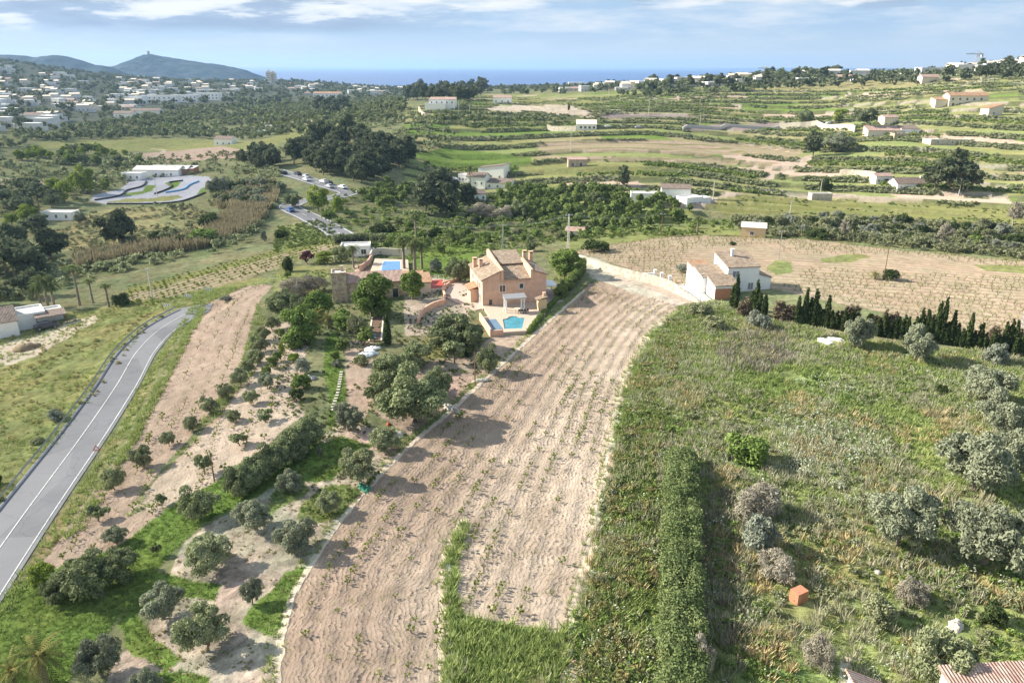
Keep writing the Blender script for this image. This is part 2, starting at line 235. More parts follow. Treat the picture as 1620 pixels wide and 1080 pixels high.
# name, polygon, colour, furrow depth, furrow guide line (index), grassiness
Z_ = [
 ('far left', [(-900, 345), (-900, 60), (640, 60), (640, 345)], 'olive', 0, 0, .5),
 ('town hill', [(-900, 215), (-900, 40), (500, 40), (640, 120), (640, 160), (300, 172), (60, 205)], 'town', 0, 0, .5),
 ('light band', [(60, 226), (200, 218), (330, 222), (440, 226), (430, 243), (250, 240), (60, 236)], 'mead', 0, 0, .4),
 ('brown band', [(215, 244), (290, 238), (350, 232), (400, 240), (370, 250), (260, 258)], 'soil3', 0.3, 0, .2),
 ('light strip', [(190, 188), (330, 183), (480, 172), (480, 178), (330, 192), (190, 195)], 'mead', 0, 0, .3),
 ('strip2', [(330, 172), (480, 163), (600, 168), (480, 175)], 'lush', 0, 0, .3),
 ('brown2', [(370, 205), (470, 192), (520, 190), (470, 202), (400, 212)], 'soil2', 0.2, 0, .3),
 ('slope', [(400, 225), (520, 195), (560, 200), (470, 225)], 'mead', 0, 0, .3),
 ('rough', [(0, 300), (60, 262), (180, 250), (230, 262), (150, 300), (0, 345)], 'scrub', 0, 0, .5),
 ('brownfield', [(-50, 285), (45, 282), (90, 290), (60, 303), (-50, 306)], 'soil3', .3, 0, .3),
 ('hillock', [(150, 335), (200, 328), (300, 328), (345, 345), (330, 372), (280, 390), (190, 400), (60, 395), (60, 378), (110, 360)], 'dry', 0, 0, .6),
 ('creek', [(-900, 450), (-900, 360), (20, 400), (120, 420), (300, 400), (400, 340), (345, 300), (370, 265), (445, 265), (440, 320), (430, 335), (400, 385), (330, 405), (130, 445), (60, 475), (-900, 520)], 'scrub', 0, 0, .6),
 ('reedbed', [(130, 430), (230, 408), (320, 395), (385, 372), (420, 345), (400, 320), (345, 355), (330, 378), (240, 395), (120, 412)], 'reed', 0, 0, .8),
 ('leftvine', [(190, 470), (205, 455), (330, 425), (420, 400), (480, 385), (540, 372), (560, 385), (500, 395), (460, 415), (420, 430), (330, 450), (300, 458), (245, 478)], 'mead', 0.5, 5, .3),
 ('leftvine2', [(215, 490), (245, 484), (330, 459), (450, 422), (560, 387), (530, 383), (440, 405), (330, 434), (200, 468)], 'soil2', .6, 5, .3),
 ('hill grass', [(430, 400), (440, 360), (500, 348), (545, 375), (520, 384), (470, 392)], 'green', 0, 0, .3),
 ('valley', [(560, 385), (545, 370), (480, 340), (560, 300), (640, 310), (800, 330), (1000, 340), (1160, 350), (1160, 372), (900, 380), (800, 400)], 'scrub', 0, 0, .6),
 ('meadow', [(-900, 1400), (-900, 500), (-100, 520), (60, 505), (205, 478), (300, 466), (330, 470), (300, 480), (240, 512), (200, 560), (110, 680), (0, 800), (-200, 1100)], 'mead', 0, 0, .7),
 ('yard', [(-300, 575), (0, 545), (70, 525), (110, 505), (150, 500), (158, 505), (60, 562), (20, 575), (-50, 600)], 'path', 0, 0, .1),
 ('verge', [(60, 905), (120, 815), (200, 690), (250, 590), (300, 505), (330, 478), (400, 450), (432, 448), (300, 462), (310, 478), (290, 505), (235, 590), (180, 690), (0, 960), (-60, 1010), (0, 1000)], 'dry', 0, 0, .7),
 ('vergetop', [(292, 492), (300, 470), (330, 458), (400, 440), (436, 440), (436, 452), (400, 456), (345, 478), (325, 492), (300, 505)], 'mead', 0, 0, .6),
 ('verge2', [(90, 870), (120, 825), (200, 700), (250, 605), (300, 515), (318, 488), (326, 490), (262, 610), (215, 705), (130, 835)], 'green', 0, 0, .7),
 ('garden', [(420, 640), (420, 450), (500, 400), (560, 385), (740, 380), (900, 400), (935, 452), (880, 498), (828, 545), (755, 612), (692, 668), (640, 712), (585, 768), (540, 822), (470, 930), (440, 1100), (-400, 1400), (-200, 1050), (60, 905), (200, 870), (400, 780), (520, 690)], 'olive', 0, 0, .5),
 ('soilL', [(58, 900), (125, 812), (198, 705), (248, 615), (296, 525), (328, 482), (380, 455), (415, 450), (432, 452), (405, 482), (412, 505), (440, 512), (468, 508), (490, 530), (484, 570), (484, 610), (470, 640), (482, 655), (440, 690), (400, 728), (330, 770), (265, 800), (225, 845), (180, 868), (110, 905), (58, 930)], 'soil2', .5, 4, .1),
 ('soilRidge', [(255, 800), (215, 795), (330, 655), (380, 585), (395, 520), (408, 480), (418, 505), (400, 590), (345, 660), (262, 745), (200, 820)], 'olive', 0, 0, .4),
 ('soilL2', [(245, 812), (210, 800), (262, 750), (345, 668), (400, 596), (420, 520), (440, 512), (468, 508), (490, 530), (484, 570), (484, 610), (470, 640), (482, 655), (440, 690), (400, 728), (330, 770)], 'soil', .5, 4, .1),
 ('strip garden', [(520, 700), (525, 640), (512, 590), (515, 535), (530, 525), (545, 590), (548, 640), (530, 680)], 'lush', 0, 0, .4),
 ('bare garden', [(545, 540), (590, 532), (595, 570), (585, 600), (590, 640), (560, 690), (548, 640), (548, 590)], 'soil2', .3, 0, .2),
 ('bare2', [(650, 690), (590, 650), (640, 610), (720, 540), (770, 545), (800, 560), (740, 612), (700, 650)], 'soil3', .1, 0, .4),
 ('bare pool', [(738, 572), (760, 548), (785, 530), (838, 530), (828, 545), (800, 570), (768, 596)], 'soil2', .2, 0, .3),
 ('bare3', [(560, 420), (700, 440), (745, 460), (740, 520), (690, 530), (640, 530), (640, 470), (560, 460)], 'gravel', 0, 0, .4),
 ('lawn', [(640, 405), (670, 390), (740, 385), (830, 395), (800, 415), (745, 425), (700, 440), (660, 425)], 'lush', 0, 0, .4),
 ('lawn2', [(430, 470), (440, 430), (480, 420), (520, 425), (520, 450), (470, 470)], 'mead', 0, 0, .4),
 ('lawn3', [(680, 530), (720, 535), (740, 545), (720, 560), (690, 570), (650, 560)], 'mead', 0, 0, .4),
 ('olive floor', [(440, 1090), (447, 1000), (470, 930), (540, 822), (640, 712), (600, 680), (540, 665), (470, 720), (380, 800), (300, 850), (250, 960), (180, 1060), (170, 1100)], 'gravel', .3, 1, .8),
 ('floor green', [(60, 905), (180, 872), (260, 810), (330, 770), (400, 728), (520, 680), (470, 740), (400, 790), (320, 830), (260, 890), (190, 975), (100, 1100), (-300, 1200), (-150, 1030)], 'lush', 0, 0, .6),
 ('patch a', [(468, 745), (500, 700), (540, 690), (590, 705), (560, 730), (520, 762), (470, 765)], 'lush', 0, 0, .6),
 ('patch b', [(200, 1020), (190, 985), (230, 900), (300, 915), (355, 930), (340, 950), (290, 945), (215, 970), (235, 1000), (280, 1040), (260, 1060)], 'lush', 0, 0, .6),
 ('patch c', [(385, 985), (400, 965), (460, 900), (485, 895), (465, 930), (452, 990), (430, 1005)], 'lush', 0, 0, .6),
 ('patch d', [(480, 790), (520, 765), (560, 770), (570, 780), (540, 815), (500, 830), (470, 820)], 'green', 0, 0, .6),
 ('patch e', [(420, 800), (440, 770), (470, 760), (490, 775), (450, 800), (400, 830)], 'green', 0, 0, .6),
 ('patch f', [(245, 1100), (250, 1060), (300, 1062), (335, 1075), (335, 1100)], 'lush', 0, 0, .6),
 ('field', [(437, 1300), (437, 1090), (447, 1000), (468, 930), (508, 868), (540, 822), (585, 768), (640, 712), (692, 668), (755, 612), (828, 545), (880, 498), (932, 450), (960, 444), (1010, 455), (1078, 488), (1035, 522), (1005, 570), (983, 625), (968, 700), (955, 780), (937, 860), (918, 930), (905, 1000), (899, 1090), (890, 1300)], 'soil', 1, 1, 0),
 ('none', [(0,0),(0,1),(1,1)], 'soil2', 1, 1, 0),
 #('field brown', [(470, 930), (540, 822), (640, 712), (755, 612), (800, 580), (760, 660), (640, 800), (560, 920), (520, 1090), (437, 1090)], 'soil2', 1, 1, 0),
 ('wedge', [(700, 1300), (704, 1000), (706, 890), (718, 850), (735, 824), (742, 832), (724, 890), (722, 940), (735, 975), (800, 985), (838, 990), (880, 1000), (906, 985), (899, 1090), (890, 1300)], 'green', 0, 0, .8),
 ('wild', [(905, 1300), (899, 1090), (905, 1000), (918, 930), (937, 860), (955, 780), (968, 700), (983, 625), (1005, 570), (1035, 522), (1078, 488), (1130, 478), (1200, 500), (1330, 530), (1500, 555), (1640, 560), (2600, 600), (2600, 1400)], 'green', 0, 0, 1),
 ('dry a', [(1130, 560), (1150, 535), (1230, 525), (1260, 560), (1210, 590), (1150, 590)], 'grey', 0, 0, .8),
 ('dry b', [(1380, 575), (1400, 568), (1470, 590), (1440, 598), (1395, 585)], 'dry', 0, 0, .8),
 ('dry c', [(1215, 640), (1270, 625), (1290, 645), (1250, 665), (1215, 660)], 'dry', 0, 0, .8),
 ('rusty', [(915, 1090), (935, 960), (960, 830), (985, 700), (1010, 600), (1060, 520), (1090, 510), (1050, 600), (1030, 700), (1015, 830), (1000, 1090)], 'rust', 0, 0, .8),
 ('gpath', [(1325, 1090), (1330, 1040), (1345, 1035), (1350, 1090)], 'path', 0, 0, .5),
 ('earth slope', [(935, 440), (925, 420), (905, 400), (950, 410), (1000, 435), (1060, 440), (1075, 450), (1120, 470), (1070, 482), (1000, 462)], 'rock', 0, 0, .5),
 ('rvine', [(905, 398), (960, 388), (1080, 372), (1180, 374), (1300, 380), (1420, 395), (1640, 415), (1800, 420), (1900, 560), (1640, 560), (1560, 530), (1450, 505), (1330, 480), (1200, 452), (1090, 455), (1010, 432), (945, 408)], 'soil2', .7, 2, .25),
 ('rvine green', [(1210, 425), (1225, 412), (1252, 414), (1256, 430), (1230, 436)], 'green', 0, 0, .6),
 ('rv weeds', [(1300, 408), (1360, 400), (1380, 406), (1340, 415), (1300, 414)], 'mead', 0, 0, .6),
 ('rv weeds2', [(1540, 418), (1640, 420), (1640, 432), (1560, 428)], 'green', 0, 0, .6),
 ('below rv', [(880, 380), (960, 360), (1160, 355), (1180, 372), (1080, 372), (960, 386), (905, 396)], 'green', .3, 3, .5),
 ('ravine', [(1160, 345), (1340, 345), (1460, 352), (1640, 362), (1900, 370), (1900, 418), (1640, 412), (1420, 392), (1300, 378), (1240, 375), (1170, 366)], 'scrub', 0, 0, .8),
 ('big green', [(1120, 328), (1140, 312), (1200, 308), (1300, 315), (1500, 325), (1640, 330), (1900, 340), (1900, 368), (1640, 362), (1460, 350), (1300, 343), (1150, 338)], 'mead', .3, 3, .4),
 ('orchard', [(800, 345), (800, 300), (860, 292), (960, 300), (1080, 315), (1100, 335), (1090, 355), (960, 355)], 'green', 0, 0, .5),
 ('beige band', [(845, 232), (870, 222), (1060, 222), (1200, 228), (1275, 238), (1260, 248), (1120, 244), (1000, 240), (860, 240)], 'soil2', .5, 3, .1),
 ('beige band2', [(845, 250), (860, 246), (1010, 248), (1200, 255), (1240, 258), (1200, 262), (1000, 256)], 'soil2', .5, 3, .2),
 ('purple1', [(945, 184), (980, 180), (1120, 181), (1110, 186), (960, 188)], 'purple', 0, 0, .2),
 ('purple2', [(1080, 198), (1250, 194), (1262, 200), (1180, 206), (1080, 206)], 'purple', 0, 0, .2),
 ('earth cut', [(765, 172), (800, 166), (900, 166), (935, 178), (920, 185), (850, 177), (780, 177)], 'path', 0, 0, .2),
 ('top field', [(1180, 142), (1250, 135), (1420, 124), (1480, 128), (1440, 138), (1300, 142)], 'dry', 0, 0, .3),
 ('green strip a', [(750, 160), (830, 156), (960, 160), (960, 167), (800, 165)], 'mead', 0, 0, .3),
 ('meadow mid', [(662, 245), (700, 234), (760, 240), (840, 248), (840, 262), (760, 268), (690, 268)], 'lush', 0, 0, .3),
 ('meadow mid2', [(820, 262), (900, 254), (1010, 262), (1060, 272), (900, 278), (820, 276)], 'mead', 0, 0, .3),
 ('kart', [(143, 318), (150, 309), (190, 300), (205, 288), (240, 282), (300, 278), (330, 280), (338, 288), (330, 297), (325, 306), (300, 316), (280, 321), (230, 324), (170, 324)], 'kart', 0, 0, 0),
 ('k1', [(195, 307), (225, 303), (233, 293), (248, 294), (240, 303), (225, 308), (200, 310)], 'lush', 0, 0, .3),
 ('k2', [(265, 303), (270, 297), (262, 291), (270, 287), (288, 288), (282, 295)], 'lush', 0, 0, .3),
 ('k3', [(165, 321), (200, 315), (240, 314), (280, 309), (288, 313), (270, 318), (220, 321)], 'mead', 0, 0, .3),
 ('k4', [(308, 312), (318, 299), (330, 293), (326, 305)], 'lush', 0, 0, .3),
]
ROAD_W = [line_px(p, 3) for p in ([(1040, 320), (1110, 322), (1135, 312), (1160, 305), (1290, 309), (1400, 314), (1620, 320)], [(1205, 284), (1235, 272), (1262, 259), (1285, 245)], [(215, 258), (260, 240), (240, 236)], [(1010, 432), (1040, 455), (1090, 475), (1120, 485)])]
def landuse(x, y, z):
    sh = x.shape; x = x.ravel(); y = y.ravel(); z = z.ravel(); px, py = proj(x, y, z); r = np.hypot(x, y)
    jit = (fbm(x, y, 4, 3, 5) - 0.5) * np.clip(900 / r, 1, 14); jit2 = (fbm(x, y, 4, 3, 15) - 0.5) * np.clip(900 / r, 1, 14)
    col = np.tile(np.array(C['olive']), (len(x), 1)); fur = np.zeros(len(x)); ru = np.zeros(len(x)); gr = np.full(len(x), .6); stp = np.zeros(len(x))
    # terraces
    t = terr_t(x, y); f = t - np.floor(t); cell = np.floor(t).astype(int); azb = np.floor(np.arctan2(x, y) * 9 + (cell % 3) * .35 + fbm(x, y, 40, 2, 2) * .6).astype(int)
    h = _tab[(cell * 37 + 11) & 255, (azb * 53 + 7) & 255]
    pal = np.array([C['green'], C['mead'], C['lush'], C['green'], C['mead'], C['dry'], C['mead'], C['soil2']]) * 1.12
    tc_ = pal[np.minimum((h * 8).astype(int), 7)]
    ris = (sstep(.80, .86, f) > .5)[:, None]
    tc_ = np.where(ris, np.array(C['scrub'])[None] * .9, tc_); tc_ = np.where(((f > .87) & (f < .97) & (h > .45) & (fbm(x, y, 25, 2, 12) > .42))[:, None], np.array(C['rock'])[None] * .85, tc_)
    m = inpoly(px, py, TERR); col[m] = tc_[m]; gr[m] = .3
    guides = {4: SOILV}
    for nm, poly, c, fu, gi, g in Z_:
        k = 0.25 if nm in ('field', 'kart') else (2.0 if nm.startswith('patch') or nm in ('floor green', 'olive floor') else 1.0)
        m = inpoly(px + jit * k, py + jit2 * k * 0.6, poly)
        if not m.any(): continue
        if nm in ('valley', 'beige band', 'beige band2') and False: pass
        col[m] = C[c]; fur[m] = fu; gr[m] = g; stp[m] = .75 if gi in (3, 5) else (.38 if gi == 2 else 0)
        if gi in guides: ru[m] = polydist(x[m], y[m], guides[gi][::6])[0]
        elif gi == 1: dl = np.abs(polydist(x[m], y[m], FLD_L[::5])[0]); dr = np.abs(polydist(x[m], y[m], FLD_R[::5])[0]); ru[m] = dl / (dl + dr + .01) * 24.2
        elif gi == 2: ru[m] = y[m] * .984 + x[m] * .177
        elif gi == 3: ru[m] = r[m]
        elif gi == 5: ru[m] = polydist(x[m], y[m], LV)[0]
    # bare discs under the olive trees, bare earth curbs beside the field
    for P, w in ((FLD_R, .45), (FLD_L, .3), (MIDW, .4)):
        d, _ = polydist(x, y, P[::5]); m = (np.abs(d) < w * (0.6 + fbm(x, y, 1.5, 2, 9))) & (r < 190); col[m] = np.array(C['path']) * 1.1; fur[m] = 0
    m = inpoly(px, py, [z_[1] for z_ in Z_ if z_[0] == 'field'][0]); d = polydist(x[m], y[m], FLD_L[::5])[0]; w = ((1 - sstep(5, 15, np.abs(d))) * 1.0 + .5 * (fbm(x[m], y[m], 12, 3, 66) - .45)).clip(0, 1)[:, None]; mm = np.nonzero(m)[0]; sel = np.abs(col[mm] - np.array(C['soil'])).sum(1) < 1e-3; mm = mm[sel]; col[mm] = col[mm] * (1 - w[sel]) + np.array(C['soil2']) * .88 * w[sel]
    for P in ROAD_W:
        d, _ = polydist(x, y, P); m = np.abs(d) < 1.5; col[m] = C['gravel']; fur[m] = 0; gr[m] = .1
    # broad natural variation
    v = 0.72 + 0.56 * fbm(x, y, 9, 4, 20); v2 = 0.75 + 0.5 * fbm(x, y, 45, 3, 30)
    a = gr[:, None]; col = col * (1 - a + a * (v * v2)[:, None]) * (1 + (1 - a) * ((fbm(x, y, 14, 4, 40) - .5) * .35)[:, None])
    hue = ((fbm(x, y, 6, 3, 50) - .5) * gr)[:, None]; col = col * np.array([1, 1, 1]) + col * hue * np.array([.9, .15, .4])
    return col.reshape(sh + (3,)), fur.reshape(sh), ru.reshape(sh), gr.reshape(sh), stp.reshape(sh)
COL, FUR, RU, GRA, STP = landuse(GX, GY, GZ)
# small relief in rough ground, near the camera
near = Rg < 260
rel = (fbm(GX, GY, 2.2, 3, 60) - .5) * .5 * GRA + (fbm(GX, GY, .9, 2, 61) - .5) * .14 * (FUR > 0)
dR, _ = polydist(GX[near], GY[near], ROAD[::5]); rr = rel[near] * (np.abs(dR) > 5); GZ[near] += rr
# ---------------------------------------------------------------- mesh helpers
def mesh_np(name, V, F, mats=(), attrs=None, smooth=False, mi=None):
    V = np.asarray(V, np.float32); F = np.asarray(F, np.int32); k = F.shape[1]; me = bpy.data.meshes.new(name)
    me.vertices.add(len(V)); me.vertices.foreach_set('co', V.ravel()); me.loops.add(F.size); me.loops.foreach_set('vertex_index', F.ravel())
    me.polygons.add(len(F)); me.polygons.foreach_set('loop_start', np.arange(0, F.size, k, dtype=np.int32))
    if mi is not None: me.polygons.foreach_set('material_index', np.asarray(mi, np.int32))
    if smooth: me.polygons.foreach_set('use_smooth', np.ones(len(F), bool))
    me.update(calc_edges=True)
    for m in mats: me.materials.append(m)
    for nm, ty, arr in attrs or ():
        a = me.attributes.new(nm, ty, 'POINT'); arr = np.asarray(arr, np.float32)
        if ty == 'FLOAT_COLOR': a.data.foreach_set('color', np.c_[arr, np.ones(len(arr))].astype(np.float32).ravel())
        else: a.data.foreach_set('value', arr.ravel())
    return me
def link(name, me, parent=None, loc=None, **props):
    o = bpy.data.objects.new(name, me); S.collection.objects.link(o)
    if parent: o.parent = parent
    if loc is not None: o.location = loc
    for k, v in props.items(): o[k] = v
    return o
# ---------------------------------------------------------------- materials
def newmat(name):
    m = bpy.data.materials.new(name); m.use_nodes = True; nt = m.node_tree; nt.nodes.clear()
    o = N(nt, 'ShaderNodeOutputMaterial'); return m, nt, o
def noise(nt, scale, det=4, rough=.55, vec=None, dist=0, out=0):
    n = N(nt, 'ShaderNodeTexNoise'); n.inputs['Scale'].default_value = scale; n.inputs['Detail'].default_value = det; n.inputs['Roughness'].default_value = rough; n.inputs['Distortion'].default_value = dist
    if vec is not None: nt.links.new(vec, n.inputs[0])
    return n.outputs[out]
def attr(nt, name, ty='Fac'): return N(nt, 'ShaderNodeAttribute', attribute_name=name).outputs[ty]
def ground_mat():
    m, nt, o = newmat('ground'); L = nt.links
    geo = N(nt, 'ShaderNodeNewGeometry').outputs['Position']
    tint = attr(nt, 'tint', 'Color'); fur = attr(nt, 'furrow'); ru = attr(nt, 'rowu'); gr = attr(nt, 'grassy')
    nA = noise(nt, 0.9, 8, .68, geo); nB = noise(nt, 5.0, 6, .65, geo); nD = noise(nt, .35, 4, .6, geo)
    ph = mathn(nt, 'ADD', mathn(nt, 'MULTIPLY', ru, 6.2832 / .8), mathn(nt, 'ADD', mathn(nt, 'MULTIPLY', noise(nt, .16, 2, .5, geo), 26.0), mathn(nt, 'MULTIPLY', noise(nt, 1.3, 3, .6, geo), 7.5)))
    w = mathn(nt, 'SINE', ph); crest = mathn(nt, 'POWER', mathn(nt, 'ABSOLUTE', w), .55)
    row = mathn(nt, 'MULTIPLY', mathn(nt, 'SINE', mathn(nt, 'MULTIPLY', ru, 6.2832 / 2.2)), .09)
    v = mathn(nt, 'ADD', mathn(nt, 'MULTIPLY', nA, 1.1), mathn(nt, 'MULTIPLY', nB, .55))
    vg = mathn(nt, 'ADD', mathn(nt, 'MULTIPLY', mathn(nt, 'ADD', mathn(nt, 'SUBTRACT', v, .82), mathn(nt, 'MULTIPLY', mathn(nt, 'SUBTRACT', noise(nt, .28, 9, .72, geo), .5), 1.1)), mathn(nt, 'ADD', mathn(nt, 'MULTIPLY', gr, 1.7), .60)), 1.0)
    c = N(nt, 'ShaderNodeVectorMath', operation='SCALE'); L.new(tint, c.inputs[0]); L.new(vg, c.inputs[3])
    # shade in the furrow bottoms, painted into the soil colour
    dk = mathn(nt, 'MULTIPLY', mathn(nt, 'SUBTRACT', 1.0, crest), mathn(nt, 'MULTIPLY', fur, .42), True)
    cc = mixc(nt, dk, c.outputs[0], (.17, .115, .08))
    damp = mathn(nt, 'MULTIPLY', rampn(nt, noise(nt, .22, 6, .65, geo), [(.45, 0.0), (.62, 1.0)]), mathn(nt, 'MULTIPLY', fur, .42))
    cc = mixc(nt, damp, cc, (.27, .20, .14))
    # scattered weeds on soil
    wd = mathn(nt, 'MULTIPLY', rampn(nt, noise(nt, 1.6, 7, .7, geo), [(.54, 0.0), (.64, 1.0)]), mathn(nt, 'MULTIPLY', rampn(nt, nD, [(.42, 0.0), (.58, 1.0)]), mathn(nt, 'MULTIPLY', fur, .7)))
    cc = mixc(nt, wd, cc, (.22, .21, .09))
    sw = mathn(nt, 'MULTIPLY', rampn(nt, mathn(nt, 'ADD', mathn(nt, 'SINE', mathn(nt, 'MULTIPLY', ru, 6.2832 / 2.5)), mathn(nt, 'MULTIPLY', noise(nt, .8, 4, .6, geo), 1.0)), [(.35, 0.0), (.8, 1.0)]), attr(nt, 'stripe'))
    cc = mixc(nt, sw, cc, (.20, .21, .07))
    b = N(nt, 'ShaderNodeBsdfDiffuse'); b.inputs[1].default_value = .6; L.new(cc, b.inputs[0])
    amp = rampn(nt, noise(nt, .5, 4, .6, geo), [(.36, .25), (.62, 1.0)])
    crest = mathn(nt, 'MULTIPLY', crest, amp)
    hgt = mathn(nt, 'ADD', mathn(nt, 'MULTIPLY', mathn(nt, 'ADD', mathn(nt, 'MULTIPLY', crest, .10), row), fur), mathn(nt, 'ADD', mathn(nt, 'MULTIPLY', nB, .13), mathn(nt, 'MULTIPLY', nA, .32)))
    bp = N(nt, 'ShaderNodeBump'); bp.inputs['Distance'].default_value = .75; bp.inputs['Strength'].default_value = .8; L.new(hgt, bp.inputs['Height']); L.new(bp.outputs[0], b.inputs['Normal'])
    L.new(b.outputs[0], o.inputs[0]); return m
MG = ground_mat()
def grid_faces(na, nr, wrap=False):
    i, j = np.meshgrid(np.arange(na - (0 if wrap else 1)), np.arange(nr - 1), indexing='ij'); i2 = (i + 1) % na
    return np.c_[(i * nr + j).ravel(), (i * nr + j + 1).ravel(), (i2 * nr + j + 1).ravel(), (i2 * nr + j).ravel()]
V = np.c_[GX.ravel(), GY.ravel(), GZ.ravel()]; F = grid_faces(NA, NR); nv = len(V)
# rest of the circle (behind the camera) in a coarse net joined to the same sheet, and the disc below the camera
ab, lb = np.meshgrid(az_b, LR[::23], indexing='ij'); rb = np.exp(lb); bx, by = rb * np.sin(ab), rb * np.cos(ab)
zb = np.empty_like(bx)
for j in range(bx.shape[1]): zb[:, j] = np.interp(az_b, [az_b[0], az_b[12], az_b[-13], az_b[-1]], [GZ[-1, min(j * 23, NR - 1)], 0, 0, GZ[0, min(j * 23, NR - 1)]])
F2 = grid_faces(len(az_b), bx.shape[1]) + nv
eR = np.arange((NA - 1) * NR, NA * NR)[::23]; eL = np.arange(0, NR)[::23]; q = np.arange(bx.shape[1]); rb0 = nv + q; rb1 = nv + (len(az_b) - 1) * bx.shape[1] + q
F3 = np.vstack([np.c_[eR[:-1], eR[1:], rb0[1:], rb0[:-1]], np.c_[rb1[:-1], rb1[1:], eL[1:], eL[:-1]]])
Vb = np.c_[bx.ravel(), by.ravel(), zb.ravel()]; nb = len(Vb)
inner = np.r_[np.arange(NA) * NR, nv + np.arange(len(az_b)) * bx.shape[1]]; ci = nv + nb
F4 = np.c_[inner, np.roll(inner, -1), np.roll(inner, -1), np.full(len(inner), ci)]
# (triangles written as quads would be degenerate: split each wedge with a mid ring)
ring = (np.vstack([V, Vb])[inner] * .5); ring[:, 2] = 0; ri = ci + np.arange(len(inner)); F4 = np.c_[inner, np.roll(inner, -1), np.roll(ri, -1), ri]
Vall = np.vstack([V, Vb, ring]); ne = len(Vall) - nv
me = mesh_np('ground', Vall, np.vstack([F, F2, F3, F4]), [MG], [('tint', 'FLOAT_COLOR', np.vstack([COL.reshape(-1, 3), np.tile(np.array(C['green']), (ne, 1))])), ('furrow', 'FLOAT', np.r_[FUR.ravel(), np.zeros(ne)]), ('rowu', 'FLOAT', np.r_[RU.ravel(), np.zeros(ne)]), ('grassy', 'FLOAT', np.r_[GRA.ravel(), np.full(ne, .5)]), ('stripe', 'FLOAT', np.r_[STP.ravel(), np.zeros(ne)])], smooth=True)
link('ground', me, kind='structure')
# ---------------------------------------------------------------- sea, headland
m, nt, o = newmat('sea water'); b = N(nt, 'ShaderNodeBsdfPrincipled'); b.inputs['Roughness'].default_value = .32
geo = N(nt, 'ShaderNodeNewGeometry').outputs['Position']
nt.links.new(rampn(nt, noise(nt, .0006, 4, .5, geo), [(.35, (.02, .075, .23)), (.65, (.03, .095, .27))]), b.inputs['Base Color'])
bp = N(nt, 'ShaderNodeBump'); bp.inputs['Distance'].default_value = 2.5; bp.inputs['Strength'].default_value = 1; nt.links.new(noise(nt, .03, 6, .7, geo), bp.inputs['Height']); nt.links.new(bp.outputs[0], b.inputs['Normal'])
nt.links.new(b.outputs[0], o.inputs[0]); SEAZ = -12
sa = np.linspace(-1.1, 1.1, 40); sr = np.exp(np.linspace(math.log(900), math.log(60000), 30)); a_, r_ = np.meshgrid(sa, sr, indexing='ij')
link('sea', mesh_np('sea', np.c_[(r_ * np.sin(a_)).ravel(), (r_ * np.cos(a_)).ravel(), np.full(a_.size, SEAZ)], grid_faces(40, 30), [m], smooth=True), kind='structure')
def hillmat(name, c1, c2, sc):
    m, nt, o = newmat(name); geo = N(nt, 'ShaderNodeNewGeometry').outputs['Position']; b = N(nt, 'ShaderNodeBsdfDiffuse')
    nt.links.new(rampn(nt, noise(nt, sc, 8, .7, geo), [(.38, c1), (.62, c2)]), b.inputs[0]); bp = N(nt, 'ShaderNodeBump'); bp.inputs['Distance'].default_value = 8
    nt.links.new(noise(nt, sc * 1.5, 6, .7, geo), bp.inputs['Height']); nt.links.new(bp.outputs[0], b.inputs['Normal']); nt.links.new(b.outputs[0], o.inputs[0]); return m
def ridge(name, prof, dist, depth, mat, kind='structure'):
    """a hill: crest heights given along photo columns, at its own distance, with real depth in front and behind"""
    n = 260; pxs = np.linspace(prof[0][0], prof[-1][0], n); pys = np.interp(pxs, [p[0] for p in prof], [p[1] for p in prof])
    dx, dy, dz = ray(pxs, pys); Y0 = dist; cx = dx / dy * Y0; cz = CH + dz / dy * Y0; cz = cz + (fbm(cx, cx * 0, 60, 4, 70) - .5) * 8
    m_ = 60; tt = np.linspace(-1, 1, m_); VX = np.repeat(cx[:, None], m_, 1); VY = Y0 + tt[None] * depth + 0 * VX
    base = -30; f = np.where(tt < 0, (1 + tt) ** .8, (1 - tt) ** 1.2); VZ = base + (cz[:, None] - base) * f[None]
    VZ += (fbm(VX, VY, 220, 5, 71) - .5) * 45 * np.sin(math.pi * (tt[None] + 1) / 2) ** .5 * np.clip(np.abs(tt[None]) * 3, 0, 1) * np.clip((cz[:, None] + 12) / 60, 0, 1)
    link(name, mesh_np(name, np.c_[VX.ravel(), VY.ravel(), VZ.ravel()], grid_faces(n, m_), [mat], smooth=True), kind=kind)
HM = hillmat('scrub hill', (.018, .038, .045), (.07, .088, .095), .02)
ridge('headland', [(150, 128), (165, 112), (185, 103), (200, 100), (217, 90), (228, 86), (240, 86), (260, 90), (300, 96), (340, 101), (370, 106), (390, 112), (405, 119), (418, 126)], 3600, 420, HM)
ridge('far hills', [(-300, 80), (-100, 86), (0, 88), (25, 87), (60, 90), (85, 86), (105, 88), (130, 96), (150, 103), (175, 106), (200, 118), (215, 128)], 3000, 380, HM)
